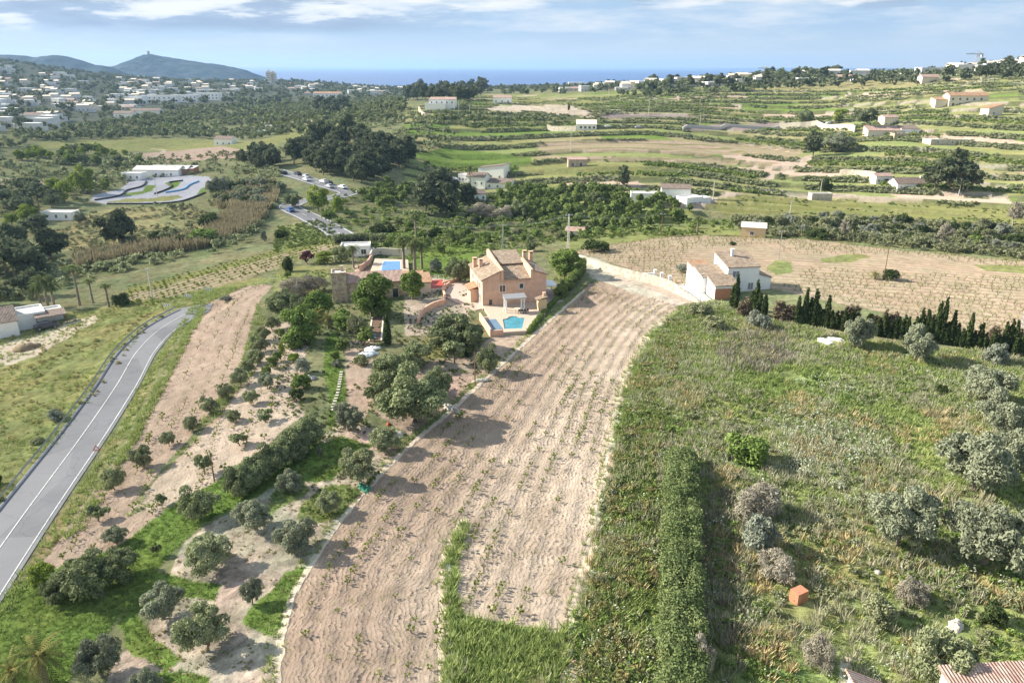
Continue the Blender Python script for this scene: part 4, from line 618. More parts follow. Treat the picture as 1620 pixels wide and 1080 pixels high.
T = [  # kind, px, py, height px, width px, label
 ('olive_green', 183, 775, 44, 44, 'round olive bush nearest the main road at the bottom of the left vineyard row'),
 ('olive_green', 228, 740, 40, 46, 'round olive bush second from the road end of the left vineyard row'),
 ('olive_green', 268, 706, 28, 30, 'small round olive bush third from the road end of the left row'),
 ('olive_green', 306, 682, 30, 34, 'olive bush fourth from the road end of the left row'),
 ('olive_green', 333, 655, 32, 34, 'olive bush fifth from the road end of the left row'),
 ('olive_green', 358, 633, 32, 36, 'olive bush sixth from the road end of the left row'),
 ('olive_green', 380, 610, 32, 34, 'olive bush seventh from the road end of the left row'),
 ('olive_green', 394, 592, 28, 32, 'olive bush eighth from the road end of the left row'),
 ('olive_green', 407, 577, 28, 34, 'olive bush ninth from the road end of the left row'),
 ('olive_green', 412, 558, 28, 36, 'dense olive bush tenth from the road end of the left row'),
 ('olive_green', 418, 540, 26, 36, 'dense olive bush eleventh from the road end of the left row'),
 ('olive_green', 432, 523, 26, 34, 'olive bush at the far end of the left row by the garden'),
 ('olive', 423, 616, 32, 36, 'olive tree beside the dark green planted strip in the pale soil'),
 ('olive_green', 398, 640, 28, 32, 'upper olive of the short pair in the pale soil right of the left row'),
 ('olive_green', 370, 668, 26, 30, 'lower olive of the short pair in the pale soil right of the left row'),
 ('almond', 421, 668, 26, 36, 'sparse young fruit tree standing alone in pale soil below the olives'),
 ('almond', 380, 705, 24, 36, 'sparse low fruit tree in the middle of the pale ploughed plot'),
 ('almond', 157, 825, 30, 42, 'small dark fruit tree alone on pale soil near the road'),
 ('olive', 184, 860, 30, 42, 'small grey olive at the lower edge of the pale ploughed plot'),
 ('almond', 324, 750, 40, 34, 'thin fruit tree beside the brown wooden pole in the ploughed plot'),
 ('almond', 257, 800, 22, 24, 'tiny dark fruit tree left of the carob row in the ploughed plot'),
 ('carob', 318, 822, 56, 84, 'broad dark carob at the lower left end of the diagonal carob row'),
 ('carob', 140, 940, 66, 110, 'large dark spreading carob in the lower left corner grove'),
 ('carob', 195, 915, 56, 80, 'dark carob on the right of the lower left grove'),
 ('carob', 92, 950, 40, 56, 'low dark carob at the left edge of the lower left grove'),
 ('spring_tree', 70, 935, 44, 46, 'fresh light green fig tree at the road side of the lower left grove'),
 ('olive_green', 336, 900, 62, 100, 'wide green olive with pale soil ring left of the lower plot'),
 ('olive', 405, 838, 54, 74, 'grey olive above the wide green olive in the lower plot'),
 ('olive', 465, 870, 50, 74, 'grey olive nearest the lower curb of the central field'),
 ('olive', 400, 955, 42, 42, 'small pale olive on bare earth in the lower plot'),
 ('olive', 258, 980, 56, 84, 'silvery olive left of the largest olive in the lower plot'),
 ('olive_green', 326, 1030, 78, 98, 'largest rounded olive at the bottom of the lower plot'),
 ('olive', 160, 1070, 62, 84, 'grey olive beside the yellow-green tropical plant in the bottom corner'),
 ('olive', 238, 1110, 56, 66, 'grey olive cut by the bottom edge of the photo'),
 ('olive_green', 570, 760, 50, 74, 'wide olive near the green netting on the edge of the central field'),
 ('olive', 462, 778, 32, 46, 'grey olive on bare earth right of the carob row'),
 ('olive_green', 520, 812, 34, 46, 'small olive on earth beside the central field curb'),
 ('olive_green', 612, 712, 38, 58, 'olive on the orchard terrace above the green netting'),
 ('olive', 552, 682, 42, 56, 'grey-green olive at the foot of the garden path'),
 ('olive', 507, 726, 22, 14, 'tiny staked olive sapling on the bright green grass'),
 ('almond', 250, 880, 26, 18, 'thin young sapling on grass below the ploughed plot'),
 ('fan_plant', 75, 1085, 86, 86, 'yellow-green tropical plant with long leaves in the bottom left corner'),
 ('fan_plant', 30, 1100, 70, 60, 'darker tropical plant at the very bottom left'),
 ('carob', 625, 618, 62, 84, 'big grey-green carob in the middle of the garden orchard'),
 ('carob', 655, 668, 80, 116, 'largest dark carob on the edge of the central field'),
 ('carob', 690, 630, 50, 60, 'dark carob between the big carob and the garden pole'),
 ('carob', 660, 578, 38, 66, 'low carob in front of the garden lawn'),
 ('almond', 594, 640, 38, 38, 'small dark tree with a visible trunk left of the big carobs'),
 ('carob', 718, 552, 56, 90, 'large dark tree in front of the pool terrace of the orange house'),
 ('carob', 742, 560, 44, 50, 'dark tree joined to the large one left of the pool terrace'),
 ('almond', 720, 575, 36, 42, 'small tree on the garden lawn near the clipped hedge'),
 ('carob', 772, 590, 40, 46, 'dark tree beside the field edge right of the clipped hedge'),
 ('broadleaf', 590, 500, 66, 62, 'big dense green tree in front of the stone finca'),
 ('broadleaf', 652, 474, 46, 44, 'dense green tree between the finca and the red pool cover'),
 ('carob', 727, 448, 40, 46, 'dark round tree left of the orange house driveway'),
 ('silver_bush', 690, 430, 24, 28, 'grey domed shrub on the lawn behind the palms'),
 ('broadleaf', 893, 438, 46, 48, 'dark leafy tree behind the right side of the orange house'),
 ('cypress', 614, 545, 48, 14, 'lone slim cypress beside the garden steps'),
 ('broadleaf', 480, 545, 60, 56, 'bright green tree at the left end of the garden thicket'),
 ('fan_plant', 500, 530, 52, 44, 'yellow-green broad-leaved plant in the garden thicket'),
 ('broadleaf', 508, 505, 46, 46, 'green tree behind the yellow-green plants of the thicket'),
 ('fan_plant', 520, 520, 34, 30, 'small yellow-green palm-like plant right of the thicket'),
 ('carob', 448, 500, 40, 60, 'dark low tree at the left end of the garden thicket'),
 ('carob', 474, 505, 36, 46, 'dark tree behind the garden thicket'),
 ('broadleaf', 545, 522, 30, 40, 'green tree left of the garden steps'),
 ('bush', 567, 530, 36, 34, 'grey-green shrub just left of the garden steps'),
 ('twiggy_bush', 468, 468, 30, 46, 'bare brown bush on the dry grass left of the stone tower'),
 ('twiggy_bush', 497, 462, 34, 46, 'bare brown bush against the foot of the stone tower'),
 ('twiggy_bush', 455, 485, 24, 40, 'low bare bush above the garden thicket'),
 ('citrus', 543, 558, 22, 22, 'orange tree at the top of the small vegetable plot'),
 ('citrus', 578, 545, 26, 30, 'orange tree beside the blue garden bench'),
 ('citrus', 530, 570, 14, 16, 'small citrus bush at the left side of the vegetable plot'),
 ('bush', 572, 578, 20, 28, 'grey-green agave clump beside the white sheets'),
 ('silver_bush', 533, 580, 14, 18, 'little grey shrub on the green garden bank'),
 ('silver_bush', 479, 590, 28, 30, 'grey-green shrub at the top of the planted bank'),
 ('green_bush', 478, 615, 26, 32, 'green shrub in the middle of the planted bank'),
 ('dark_bush', 470, 632, 22, 28, 'dark shrub at the foot of the planted bank'),
 ('green_bush', 470, 550, 20, 30, 'green shrub row at the upper end of the planted bank'),
 ('citrus', 446, 535, 16, 12, 'small upright shrub in the gap right of the olive row'),
 ('spring_tree', 447, 562, 20, 12, 'small pale green sapling right of the olive row'),
 ('spring_tree', 465, 575, 16, 22, 'small light green fruit sapling in the pale soil'),
 ('citrus', 422, 595, 18, 18, 'dark green crop plant at the lower end of the planted strip'),
 ('citrus', 432, 583, 20, 20, 'dark green crop plant in the middle of the planted strip'),
 ('citrus', 440, 573, 18, 16, 'dark green crop plant at the upper end of the planted strip'),
 ('date_palm', 640, 428, 62, 40, 'palm right beside the blue upper swimming pool'),
 ('date_palm', 657, 430, 60, 42, 'palm second from the blue upper swimming pool'),
 ('date_palm', 668, 425, 46, 36, 'shorter palm at the right of the poolside palm group'),
 ('tall_palm', 659, 398, 62, 26, 'tall thin palm rising above the poolside palms'),
 ('bushy_palm', 719, 386, 30, 40, 'wide low date palm on the green meadow behind the houses'),
 ('bushy_palm', 782, 405, 24, 24, 'small palm just behind the orange house roof'),
 ('date_palm', 560, 424, 40, 30, 'palm in front of the white flat-roofed annex'),
 ('plum', 487, 418, 20, 24, 'purple-leaved plum tree left of the annex'),
 ('spring_tree', 512, 418, 20, 32, 'light green tree in front of the white annex'),
 ('carob', 540, 415, 26, 36, 'dark shrubby tree left of the annex palm'),
 ('cypress', 457, 430, 24, 16, 'dark narrow bush on the edge of the dry lawn'),
 ('dark_bush', 456, 430, 22, 20, 'dark round bush at the end of the left vineyard strip'),
 ('citrus', 455, 440, 11, 12, 'tiny yellow-green shrub on the dry lawn'),
 ('green_bush', 640, 385, 16, 60, 'long clipped bush behind the annex'),
 ('dark_bush', 605, 372, 24, 40, 'dark round tree behind the annex hedge'),
 ('dark_bush', 943, 398, 22, 50, 'dark wide bush at the corner of the right vineyard'),
 ('bush', 765, 412, 14, 20, 'grey shrub on the waste ground behind the orange house'),
 ('citrus', 698, 400, 16, 18, 'round citrus tree left of the meadow palm'),
 ('citrus', 668, 380, 16, 18, 'round citrus tree behind the tall palm'),
 ('citrus', 733, 372, 14, 16, 'small round tree behind the meadow palm'),
 ('carob', 840, 398, 18, 24, 'dark shrub among the waste ground behind the house'),
 ('tall_palm', 127, 484, 66, 34, 'tallest single palm left of the roadside field'),
 ('tall_palm', 148, 480, 40, 26, 'second palm in the row beside the roadside field'),
 ('tall_palm', 173, 486, 38, 28, 'third palm of the row beside the roadside field'),
 ('date_palm', 78, 492, 62, 42, 'left palm of the shaggy palm group behind the white cottage'),
 ('date_palm', 88, 492, 52, 36, 'right palm of the shaggy palm group behind the white cottage'),
 ('date_palm', 66, 488, 44, 34, 'short palm of the shaggy group behind the white cottage'),
 ('dark_bush', 195, 484, 20, 30, 'round clipped dark bush right of the palm row'),
 ('silver_bush', 358, 477, 12, 18, 'blue-grey agave at the top of the left vineyard'),
 ('silver_bush', 90, 665, 22, 28, 'grey bush on the green bank left of the main road'),
 ('bush', 60, 702, 10, 20, 'low dark bush lower on the bank left of the road'),
 ('dark_bush', -4, 768, 22, 20, 'dark bush cut by the left edge beside the road'),
 ('pine', 193, 392, 58, 58, 'lone dark pine on the dry grassy hillock'),
 ('pine', 22, 405, 50, 46, 'dark pine on the slope at the left edge'),
 ('pine', 82, 412, 46, 50, 'dark pine right of the left-edge pines in the creek'),
 ('pine', 60, 372, 30, 40, 'grey-green pine beside the white walled yard'),
 ('spring_tree', 48, 352, 26, 40, 'light green tree left of the white walled yard'),
 ('spring_tree', 20, 358, 20, 30, 'light green tree at the left edge below the dark grove'),
 ('spring_tree', 103, 322, 36, 34, 'light green tree with dark trunk at the kart track entrance'),
 ('spring_tree', 137, 308, 40, 36, 'tallest light green tree beside the kart track'),
 ('spring_tree', 122, 304, 30, 26, 'slender light green tree beside the kart track'),
 ('spring_tree', 85, 308, 26, 26, 'pale green tree left of the kart track entrance'),
 ('citrus', 168, 301, 18, 20, 'orange-tinged small tree beside the kart track'),
 ('olive', 127, 354, 18, 22, 'grey olive beside the white walled yard'),
 ('olive', 343, 312, 30, 34, 'grey tree at the right end of the kart track'),
 ('green_bush', 325, 388, 28, 56, 'yellow-green tree in the dark thicket above the reeds'),
 ('dark_bush', 300, 392, 24, 50, 'dark shrub mass in the thicket above the reeds'),
 ('dark_bush', 335, 362, 24, 40, 'dark tree at the upper end of the creek thicket'),
 ('spring_tree', 505, 335, 36, 42, 'light green poplar beside the road bend'),
 ('citrus', 522, 352, 20, 24, 'round green tree on the road bend'),
 ('carob', 463, 328, 22, 28, 'dark tree over the road junction'),
 ('spring_tree', 535, 345, 34, 26, 'yellowish poplar behind the road bend'),
 ('silver_bush', 418, 385, 24, 12, 'tall pale reed clump on the green slope'),
 ('dark_bush', 446, 378, 18, 22, 'dark bush on the green slope left of the road'),
 ('date_palm', 1103, 372, 34, 24, 'palm at the far edge of the right vineyard'),
 ('silver_bush', 1200, 518, 32, 40, 'round grey olive bush beside the first cypresses'),
 ('olive', 1353, 548, 50, 54, 'grey olive in front of the cypress row beside the white sheets'),
 ('olive', 1447, 572, 52, 58, 'second grey olive in front of the cypress row'),
 ('silver_bush', 1575, 575, 40, 44, 'pale grey olive at the right end of the cypress row'),
 ('olive', 1558, 640, 66, 80, 'light grey-green olive at the top of the right edge clump'),
 ('olive', 1585, 690, 70, 80, 'olive in the middle of the right edge clump'),
 ('olive', 1540, 775, 92, 112, 'tall olive above the two large ones at the right'),
 ('olive', 1600, 740, 70, 80, 'olive cut by the right edge of the photo'),
 ('olive', 1418, 862, 86, 108, 'left one of the two large silvery olives at lower right'),
 ('olive', 1552, 895, 102, 118, 'right one of the two large silvery olives at lower right'),
 ('olive_green', 1490, 1085, 76, 112, 'green juniper-like bush above the tiled roof corner'),
 ('green_bush', 1182, 728, 46, 64, 'bright green fig bush alone on the wild slope'),
 ('dark_bush', 1488, 622, 18, 20, 'small dark clipped bush on the flat grass at right'),
 ('twiggy_bush', 1200, 812, 52, 80, 'brown twiggy bush below the bright green fig bush'),
 ('silver_bush', 1198, 872, 60, 70, 'pale grey-green bush below the brown twiggy bush'),
 ('twiggy_bush', 1226, 912, 50, 74, 'large bare brown bush above the orange brick block'),
 ('bush', 1130, 520, 22, 40, 'green bush near the top of the wild slope'),
 ('bush', 1105, 498, 22, 40, 'dark shrub at the foot of the lamp post by the white house'),
 ('twiggy_bush', 1440, 950, 40, 60, 'dry bush right of the lower wild slope'),
 ('twiggy_bush', 1290, 1050, 44, 60, 'grey brushwood at the bottom of the wild slope'),
 ('bush', 1390, 980, 36, 60, 'low grey-green bush between brick block and pale rock'),
 ('twiggy_bush', 1110, 1060, 60, 50, 'bare twiggy bush in the shade of the tall hedge'),
 ('dark_bush', 1570, 985, 30, 44, 'dark bush to the right of the pale rock'),
 ('dark_bush', 1160, 388, 8, 10, 'low bush by the ochre shed'),
 ('fan_plant', 1384, 441, 16, 26, 'palm-like agave in the middle of the right vineyard'),
 ('dark_bush', 1409, 441, 18, 28, 'dark bush beside the thin pole in the right vineyard'),
 ('silver_bush', 1078, 430, 16, 20, 'grey shrub left of the white house gate'),
 ('pine', 1508, 302, 56, 60, 'large dark pine beside the white cottage on the right hillside'),
 ('pine', 1480, 300, 44, 40, 'left pine next to the white cottage on the right hillside'),
 ('pine', 1530, 303, 42, 44, 'right pine next to the white cottage on the right hillside'),
 ('umbrella_pine', 1366, 214, 40, 40, 'umbrella pine over the hillside farm buildings'),
 ('pine', 1286, 246, 34, 36, 'dark round pine beside the hillside farm lane'),
 ('olive', 1320, 240, 30, 50, 'grey tree group left of the hillside farm'),
 ('carob', 1272, 196, 24, 34, 'dark round tree at the end of the long pale wall'),
 ('spring_tree', 1326, 192, 20, 26, 'light green tree behind the long pale wall'),
 ('umbrella_pine', 1558, 138, 32, 28, 'lone umbrella pine on the right ridge'),
 ('pine', 986, 298, 34, 22, 'single dark conifer on the green terraces'),
 ('dark_bush', 1305, 303, 22, 26, 'dark tree beside the stone tank on the lane'),
 ('carob', 942, 325, 22, 30, 'dark round tree in the citrus grove'),
 ('date_palm', 744, 298, 40, 14, 'tall shaggy palm trunk in front of the white farm buildings'),
 ('dark_bush', 900, 175, 14, 4, 'tiny slim cypress beside the earth bank'),
 ('bare_tree', 1335, 378, 30, 22, 'pale bare tree at the left of the ravine'), ('bare_tree', 1492, 390, 34, 24, 'pale bare tree in the middle of the ravine'), ('bare_tree', 1602, 356, 34, 26, 'pale bare tree at the right edge of the ravine'),
 ('green_bush', 1545, 388, 16, 22, 'green bush at the lower edge of the ravine'), ('dark_bush', 1290, 378, 20, 44, 'dark thick bush in the ravine'), ('bush', 1230, 372, 14, 30, 'green bush right of the ochre shed'),
 ('carob', 820, 345, 28, 40, 'dark tree above the waste ground behind the houses'), ('twiggy_bush', 795, 350, 30, 50, 'pale leafless tree above the waste ground'), ('twiggy_bush', 760, 345, 24, 50, 'pale grey thicket below the pine pair'),
]
for k, px, py, hp, wp, lb in T:
    f = .88 if px < 460 and py > 500 and k in ('olive', 'olive_green', 'carob', 'almond') else 1.0
    tpx(k, px, py, hp * f, lb, wp and wp * f)
# diagonal carob row
for i in range(11):
    f = i / 10; tpx('carob', 492 - 110 * f + rnd.uniform(-3, 3), 704 + 82 * f, 46, f'dark carob in the diagonal row, {ORD[i]} from its upper end', 60)
# poolside and meadow shrubs behind the houses
for i, (x, y) in enumerate([(690, 372), (706, 376), (745, 384), (676, 392), (732, 392), (590, 395), (615, 395), (575, 402), (602, 402)]): tpx('citrus', x, y, 14, 'small green garden shrub around the meadow behind the houses', 18, 'garden shrubs behind the houses')
# cypress row with dead ones between
cyp = []
for x in (1158, 1163, 1189, 1194, 1200, 1208): cyp.append((x, 488 + (x - 1155) * .3, 66 if x in (1163, 1194) else 46, 0))
for x in (1260, 1266, 1271, 1279, 1286, 1292, 1299, 1306, 1314, 1322): cyp.append((x, 512 + (x - 1255) * .12, rnd.choice((34, 42, 52, 60, 68)), 0))
for x in (1172, 1180, 1228, 1236, 1244, 1252, 1330, 1338, 1344, 1352, 1380, 1388, 1397, 1405, 1412, 1420, 1566, 1574, 1602, 1610): cyp.append((x, 500 + (x - 1160) * .115, rnd.uniform(30, 46), 1))
for x in (1372, 1376, 1428, 1446, 1453, 1462, 1470, 1478, 1486, 1494, 1502, 1511, 1520, 1529, 1538, 1547, 1556, 1584, 1592, 1600, 1612, 1620, 1630): cyp.append((x, 524 + (x - 1370) * .16, rnd.choice((34, 42, 50, 58, 64)) + (26 if x in (1478, 1486) else 0), 0))
for x in range(1262, 1632, 9):
    if all(abs(x - c_[0]) > 3.5 for c_ in cyp if not c_[3]): cyp.append((x, 511 + (x - 1255) * .15, rnd.choice((28, 34, 38, 44)), 0))
cyp = [(a, b, c * .85, d) for a, b, c, d in cyp]
for x, y, h, dead in sorted(cyp):
    if dead: tpx('dead_cypress', x, y, h, 'brown dead cypress ' + ('beside the white house' if x < 1215 else 'in the brown gap right of the round grey bush' if x < 1260 else 'near the white sheets' if x < 1360 else 'between the two grey olives' if x < 1430 else 'at the right end of the row'), 17, 'dead cypresses of the row')
    else: tpx('cypress', x, y, h, ('tall' if h > 42 else 'short') + ' slim dark green cypress ' + ('beside the white house' if x < 1215 else 'left of the white sheets' if x < 1300 else 'behind the first grey olive' if x < 1400 else 'behind the second grey olive' if x < 1480 else 'in the dense run past the second grey olive' if x < 1560 else 'at the right end of the row'), 13 if h < 80 else 20, 'cypresses along the vineyard edge')
# pine groves: individual trees
def grove(kind, poly, n, h, label, group, seed, parts=False):
    rs = np.random.RandomState(seed); P = np.array(poly); x0, y0 = P.min(0); x1, y1 = P.max(0); pts = []
    while len(pts) < n:
        q = rs.uniform((x0, y0), (x1, y1)); 
        if inpoly(np.array([q[0]]), np.array([q[1]]), poly)[0] and all((q[0] - a) ** 2 + 4 * (q[1] - b) ** 2 > (h * .30) ** 2 for a, b in pts): pts.append(q)
        h *= .9995
    for q in sorted(pts, key=lambda q: q[1]):
        p = G1(*q); hh = 0
        tpx(kind if isinstance(kind, str) else kind[rs.randint(len(kind))], q[0], q[1], rs.uniform(.8, 1.2) * group[1], label, None, group[0], parts)
grove('pine', [(455, 262), (480, 245), (500, 228), (540, 222), (575, 228), (600, 245), (640, 250), (655, 262), (600, 285), (560, 292), (500, 280)], 46, 40, 'dark pine in the dense grove beside the winding road', ('pines of the grove beside the road', 33), 1, True)
grove('pine', [(655, 310), (690, 300), (740, 318), (755, 335), (700, 345), (665, 335)], 10, 40, 'tall grey-green pine in the clump below the white farm', ('pines below the white farm', 38), 2, True)
grove('pine', [(385, 262), (420, 250), (455, 252), (450, 268), (400, 272)], 12, 24, 'dark pine at the left tail of the roadside grove', ('pines at the left tail of the grove', 26), 3)
grove('umbrella_pine', [(-10, 345), (-10, 318), (40, 312), (88, 322), (88, 340), (40, 350)], 12, 30, 'dark umbrella pine in the grove at the left edge', ('umbrella pines at the left edge', 32), 4)
grove(['pine', 'umbrella_pine'], [(-30, 500), (-30, 420), (40, 415), (110, 425), (60, 470), (10, 510)], 12, 40, 'dark tree in the shaded creek at the left edge', ('dark trees in the creek at the left edge', 44), 5)
grove('pine', [(640, 163), (655, 150), (765, 146), (768, 158), (700, 165)], 34, 10, 'dark pine in the wood in front of the sea', ('pines of the wood in front of the sea', 20), 6)
grove('pine', [(490, 180), (500, 172), (550, 170), (548, 186)], 12, 10, 'dark pine near the far road below the town', ('pines below the town', 18), 7)
grove('citrus', [(600, 335), (640, 318), (650, 300), (610, 290), (590, 300), (570, 310)], 46, 10, 'small dark green orchard tree left of the pine clump', ('orchard trees left of the pine clump', 12), 8)
grove('citrus', [(780, 340), (800, 300), (870, 298), (960, 305), (1060, 320), (1095, 335), (1085, 358), (980, 362), (860, 352)], 190, 10, 'round orange tree in the citrus grove behind the houses', ('orange trees of the citrus grove', 15), 9)
grove(['bush', 'dark_bush', 'silver_bush'], [(1160, 352), (1340, 348), (1460, 356), (1640, 368), (1640, 400), (1420, 388), (1300, 374), (1180, 366)], 80, 14, 'wild shrub in the overgrown ravine behind the vineyard', ('shrubs in the overgrown ravine', 17), 10)
grove(['bush', 'green_bush', 'dark_bush'], [(560, 370), (640, 345), (800, 345), (1000, 362), (1080, 366), (900, 378), (780, 385), (640, 375)], 60, 12, 'wild shrub on the waste ground behind the houses', ('shrubs on the waste ground', 12), 11)
grove(['bush', 'dark_bush', 'olive'], [(345, 300), (450, 300), (440, 320), (400, 335), (345, 330)], 34, 14, 'shrubby tree in the creek between track and road', ('shrubby trees between track and road', 18), 12)
grove(['bush', 'dark_bush'], [(130, 425), (300, 395), (310, 375), (260, 375), (120, 405)], 26, 14, 'dark shrub in the creek bed below the hillock', ('dark shrubs below the hillock', 18), 13)
grove(['spring_tree', 'carob', 'citrus'], [(10, 250), (150, 240), (245, 256), (200, 268), (60, 262)], 40, 10, 'mixed small tree in the hedge line beyond the kart track', ('trees beyond the kart track', 15), 14)
grove(['pine', 'carob'], [(960, 140), (1200, 124), (1330, 118), (1330, 124), (1200, 134), (1000, 145)], 46, 8, 'dark rounded tree among the white villas on the skyline', ('skyline trees among the villas', 15), 15)
grove(['pine'], [(1480, 122), (1560, 112), (1640, 104), (1640, 120), (1560, 124)], 26, 8, 'dark pine on the ridge below the hilltop villas', ('pines on the right ridge', 16), 16)
# ---------------------------------------------------------------- grapevines
vp = []
rs = np.random.RandomState(3)
def row_pts(guide, off, step, keep, poly, kind, h, rowno=''):
    P = resample(offset(guide, off), step); pz = hz(P[:, 0], P[:, 1]); px, py = proj(P[:, 0], P[:, 1], pz); m = inpoly(px, py, poly)
    seg = fbm(P[:, 0] * 3 + off * 7, P[:, 1], 11, 2, 77)
    for (x, y), z, ok, s in zip(P, pz, m, seg):
        if ok and rs.rand() < keep * (1.3 if s > .50 else .18): vp.append((x + rs.randn() * .12, y + rs.randn() * .12, z, kind if rs.rand() < .85 else 'bare_grapevine', h * rs.uniform(.6, 1.25), rowno))
Zp = {z[0]: z[1] for z in Z_}
def rs_(P, n): P = resample(P, .2); return P[np.linspace(0, len(P) - 1, n).astype(int)]
FA, FB = rs_(FLD_L, 300), rs_(FLD_R, 300)
for k in range(1, 11): row_pts(FA + (FB - FA) * k / 11.0, 0, .85, {1: .9, 2: .6, 7: .75, 8: .85, 9: .75}.get(k, .5), Zp['field'], 'grapevine', .68, ORD[k - 1])
for k in range(0, 10): row_pts(SOILV, 2.1 * k, 1.1, .95, Zp['soilL'][:24], 'grapevine', .75, ORD[k])
vp = [q for q in vp if not inpoly(*[np.array([float(c)]) for c in proj(*[np.array(c) for c in q[:3]])], Zp['wedge'])[0]]
g0 = G(1000, 440)[0]
def straight(poly, d, sp, step, keep, h, kind, guide=None):
    P = G([p[0] for p in poly], [p[1] for p in poly])[:, :2]; c = P.mean(0); u = np.array(d) / np.hypot(*d); v = np.array([-u[1], u[0]]); ext = 160
    for a in np.arange(-ext, ext, sp):
        for b in np.arange(-ext, ext, step):
            x, y = c + v * a + u * b
            vp_raw.append((x, y, kind, h))
vp_raw = []
straight(Zp['rvine'], (1, -.18), 2.5, 1.15, 1, .95, 'bare_grapevine')
xy = np.array([(a, b) for a, b, _, _ in vp_raw]); zz = hz(xy[:, 0], xy[:, 1]); px, py = proj(xy[:, 0], xy[:, 1], zz)
ok = inpoly(px, py, Zp['rvine']) & ~inpoly(px, py, Zp['rvine green']) & ~inpoly(px, py, [(1085, 480), (1085, 395), (1230, 385), (1270, 440), (1170, 480)]) & ~inpoly(px, py, [(1200, 425), (1240, 402), (1420, 402), (1640, 428), (1640, 442), (1300, 426)]) & (rs.rand(len(px)) < .8)
vp2 = [(x + rs.randn() * .2, y + rs.randn() * .2, z, 'bare_grapevine' if rs.rand() < .7 else 'grapevine', .85 * rs.uniform(.7, 1.2), '') for (x, y), z, k in zip(xy, zz, ok) if k]
allv = sorted(vp + vp2, key=lambda q: math.hypot(q[0], q[1]) / q[4])
print('vines', len(vp), len(vp2))
inds, rest = allv[:296], allv[296:]
for q in inds:
    pxx, pyy = proj(np.array(q[0]), np.array(q[1]), np.array(q[2]))
    if pxx < 420: lb, gp = f'small grapevine with sparse leaves in the {q[5]} row from the road of the reddish vineyard', 'grapevines of the roadside vineyard'
    elif pxx > 905 and pyy < 560 and q[0] > 15 and inpoly(np.array([float(pxx)]), np.array([float(pyy)]), Zp['rvine'])[0]: lb, gp = 'gnarled grapevine in the pale vineyard beyond the cypress row', 'grapevines beyond the cypress row'
    else: lb, gp = f'small green grapevine in the {q[5]} row from the orchard side of the big central field', 'grapevines of the central field'
    plant(q[3], q[:3], q[4], lb, gp)
def mass(name, P, sizes, temps, mat, label=None, cat=None, sq=None, seed=0, wid=None, kind='stuff', grp=None):
    """many plants merged into one mesh; temps = [(V, F, v)], unit height"""
    rs = np.random.RandomState(seed); P = np.asarray(P, float); sizes = np.asarray(sizes, float); k = rs.randint(len(temps), size=len(P)); Vs, Fs, vs = [], [], []; base = 0
    for ti, (Vt, Ft, vt) in enumerate(temps):
        idx = np.nonzero(k == ti)[0]
        if len(idx) == 0: continue
        a = rs.rand(len(idx)) * 6.283; s = sizes[idx]; w = s * (wid if wid is not None else 1) * (.85 + .3 * rs.rand(len(idx))); c, sn = np.cos(a), np.sin(a)
        X_ = (Vt[None, :, 0] * c[:, None] - Vt[None, :, 1] * sn[:, None]) * w[:, None] + P[idx, 0][:, None]; Y_ = (Vt[None, :, 0] * sn[:, None] + Vt[None, :, 1] * c[:, None]) * w[:, None] + P[idx, 1][:, None]
        Z_1 = Vt[None, :, 2] * s[:, None] + P[idx, 2][:, None]; Vs.append(np.stack([X_, Y_, Z_1], -1).reshape(-1, 3)); nvt = len(Vt)
        Fs.append((Ft[None] + (base + np.arange(len(idx)) * nvt)[:, None, None]).reshape(-1, 4)); base += nvt * len(idx); vs.append(np.clip(vt[None] * .6 + rs.rand(len(idx))[:, None] * .4, 0, 1).ravel())
    me = mesh_np(name, np.vstack(Vs), np.vstack(Fs), [mat], [('v', 'FLOAT', np.concatenate(vs))]); o = link(name, me, kind=kind)
    if label: o['label'] = label; o['category'] = cat
    return o
def lowcrown(seed, n, cz, rx, rz, size, elong=1.4, cl=9, cr=.18):
    c = clumps_ell(seed, cl, cz, rx, rz, cr, .08); return crown(seed, n, size, c, elong)
def vinetemp(i): Vv, Ff, v = PROTO['bare_grapevine'][i][2]; tm = PROTO['bare_grapevine'][i][1]; return Vv, Ff, v
tv = [(np.array([q.co[:] for q in PROTO['bare_grapevine'][i][1].vertices]), np.array([q.vertices[:] for q in PROTO['bare_grapevine'][i][1].polygons])) for i in range(3)]
Pr = np.array([q[:3] for q in rest]); hr = np.array([q[4] for q in rest])
mass('grapevine foliage', Pr, hr, [vinetemp(i) for i in range(3)], ML['vine'], 'sparse green leaves of the farther grapevines', 'vines', seed=4)
mass('grapevine stems', Pr, hr, [(a, b, np.full(len(a), .3)) for a, b in tv], MB_['vine'], 'gnarled dark stems of the farther grapevines', 'vines', seed=4)
# ---------------------------------------------------------------- grass, reeds and scrub (uncountable)
def sample(poly, dens, seed, nmask=None, maxn=200000):
    rs = np.random.RandomState(seed); P = G([np.clip(p[0], -250, 1870) for p in poly], [np.clip(p[1], 100, 1160) for p in poly]); x0, y0 = P[:, :2].min(0) - 1; x1, y1 = P[:, :2].max(0) + 1
    n = int(min((x1 - x0) * (y1 - y0) * dens, 1500000)); x = rs.uniform(x0, x1, n); y = rs.uniform(y0, y1, n); z = hz(x, y); px, py = proj(x, y, z); m = inpoly(px, py, poly) & (px > -160) & (px < 1780) & (py < 1150)
    if nmask is not None: m &= nmask(x, y)
    for ex, ey, er in EXC: m &= (x - ex) ** 2 + (y - ey) ** 2 > er ** 2
    out = np.c_[x, y, z][m]; return out[:maxn]
EXC = [(*G(a, b)[0][:2], r_) for a, b, r_ in ((1263, 952, 1.4), (1264, 968, 1.2), (1512, 995, 1.2), (1512, 1008, 1.0), (1305, 542, 2.2), (1324, 539, 1.6), (1182, 735, 1.8))]
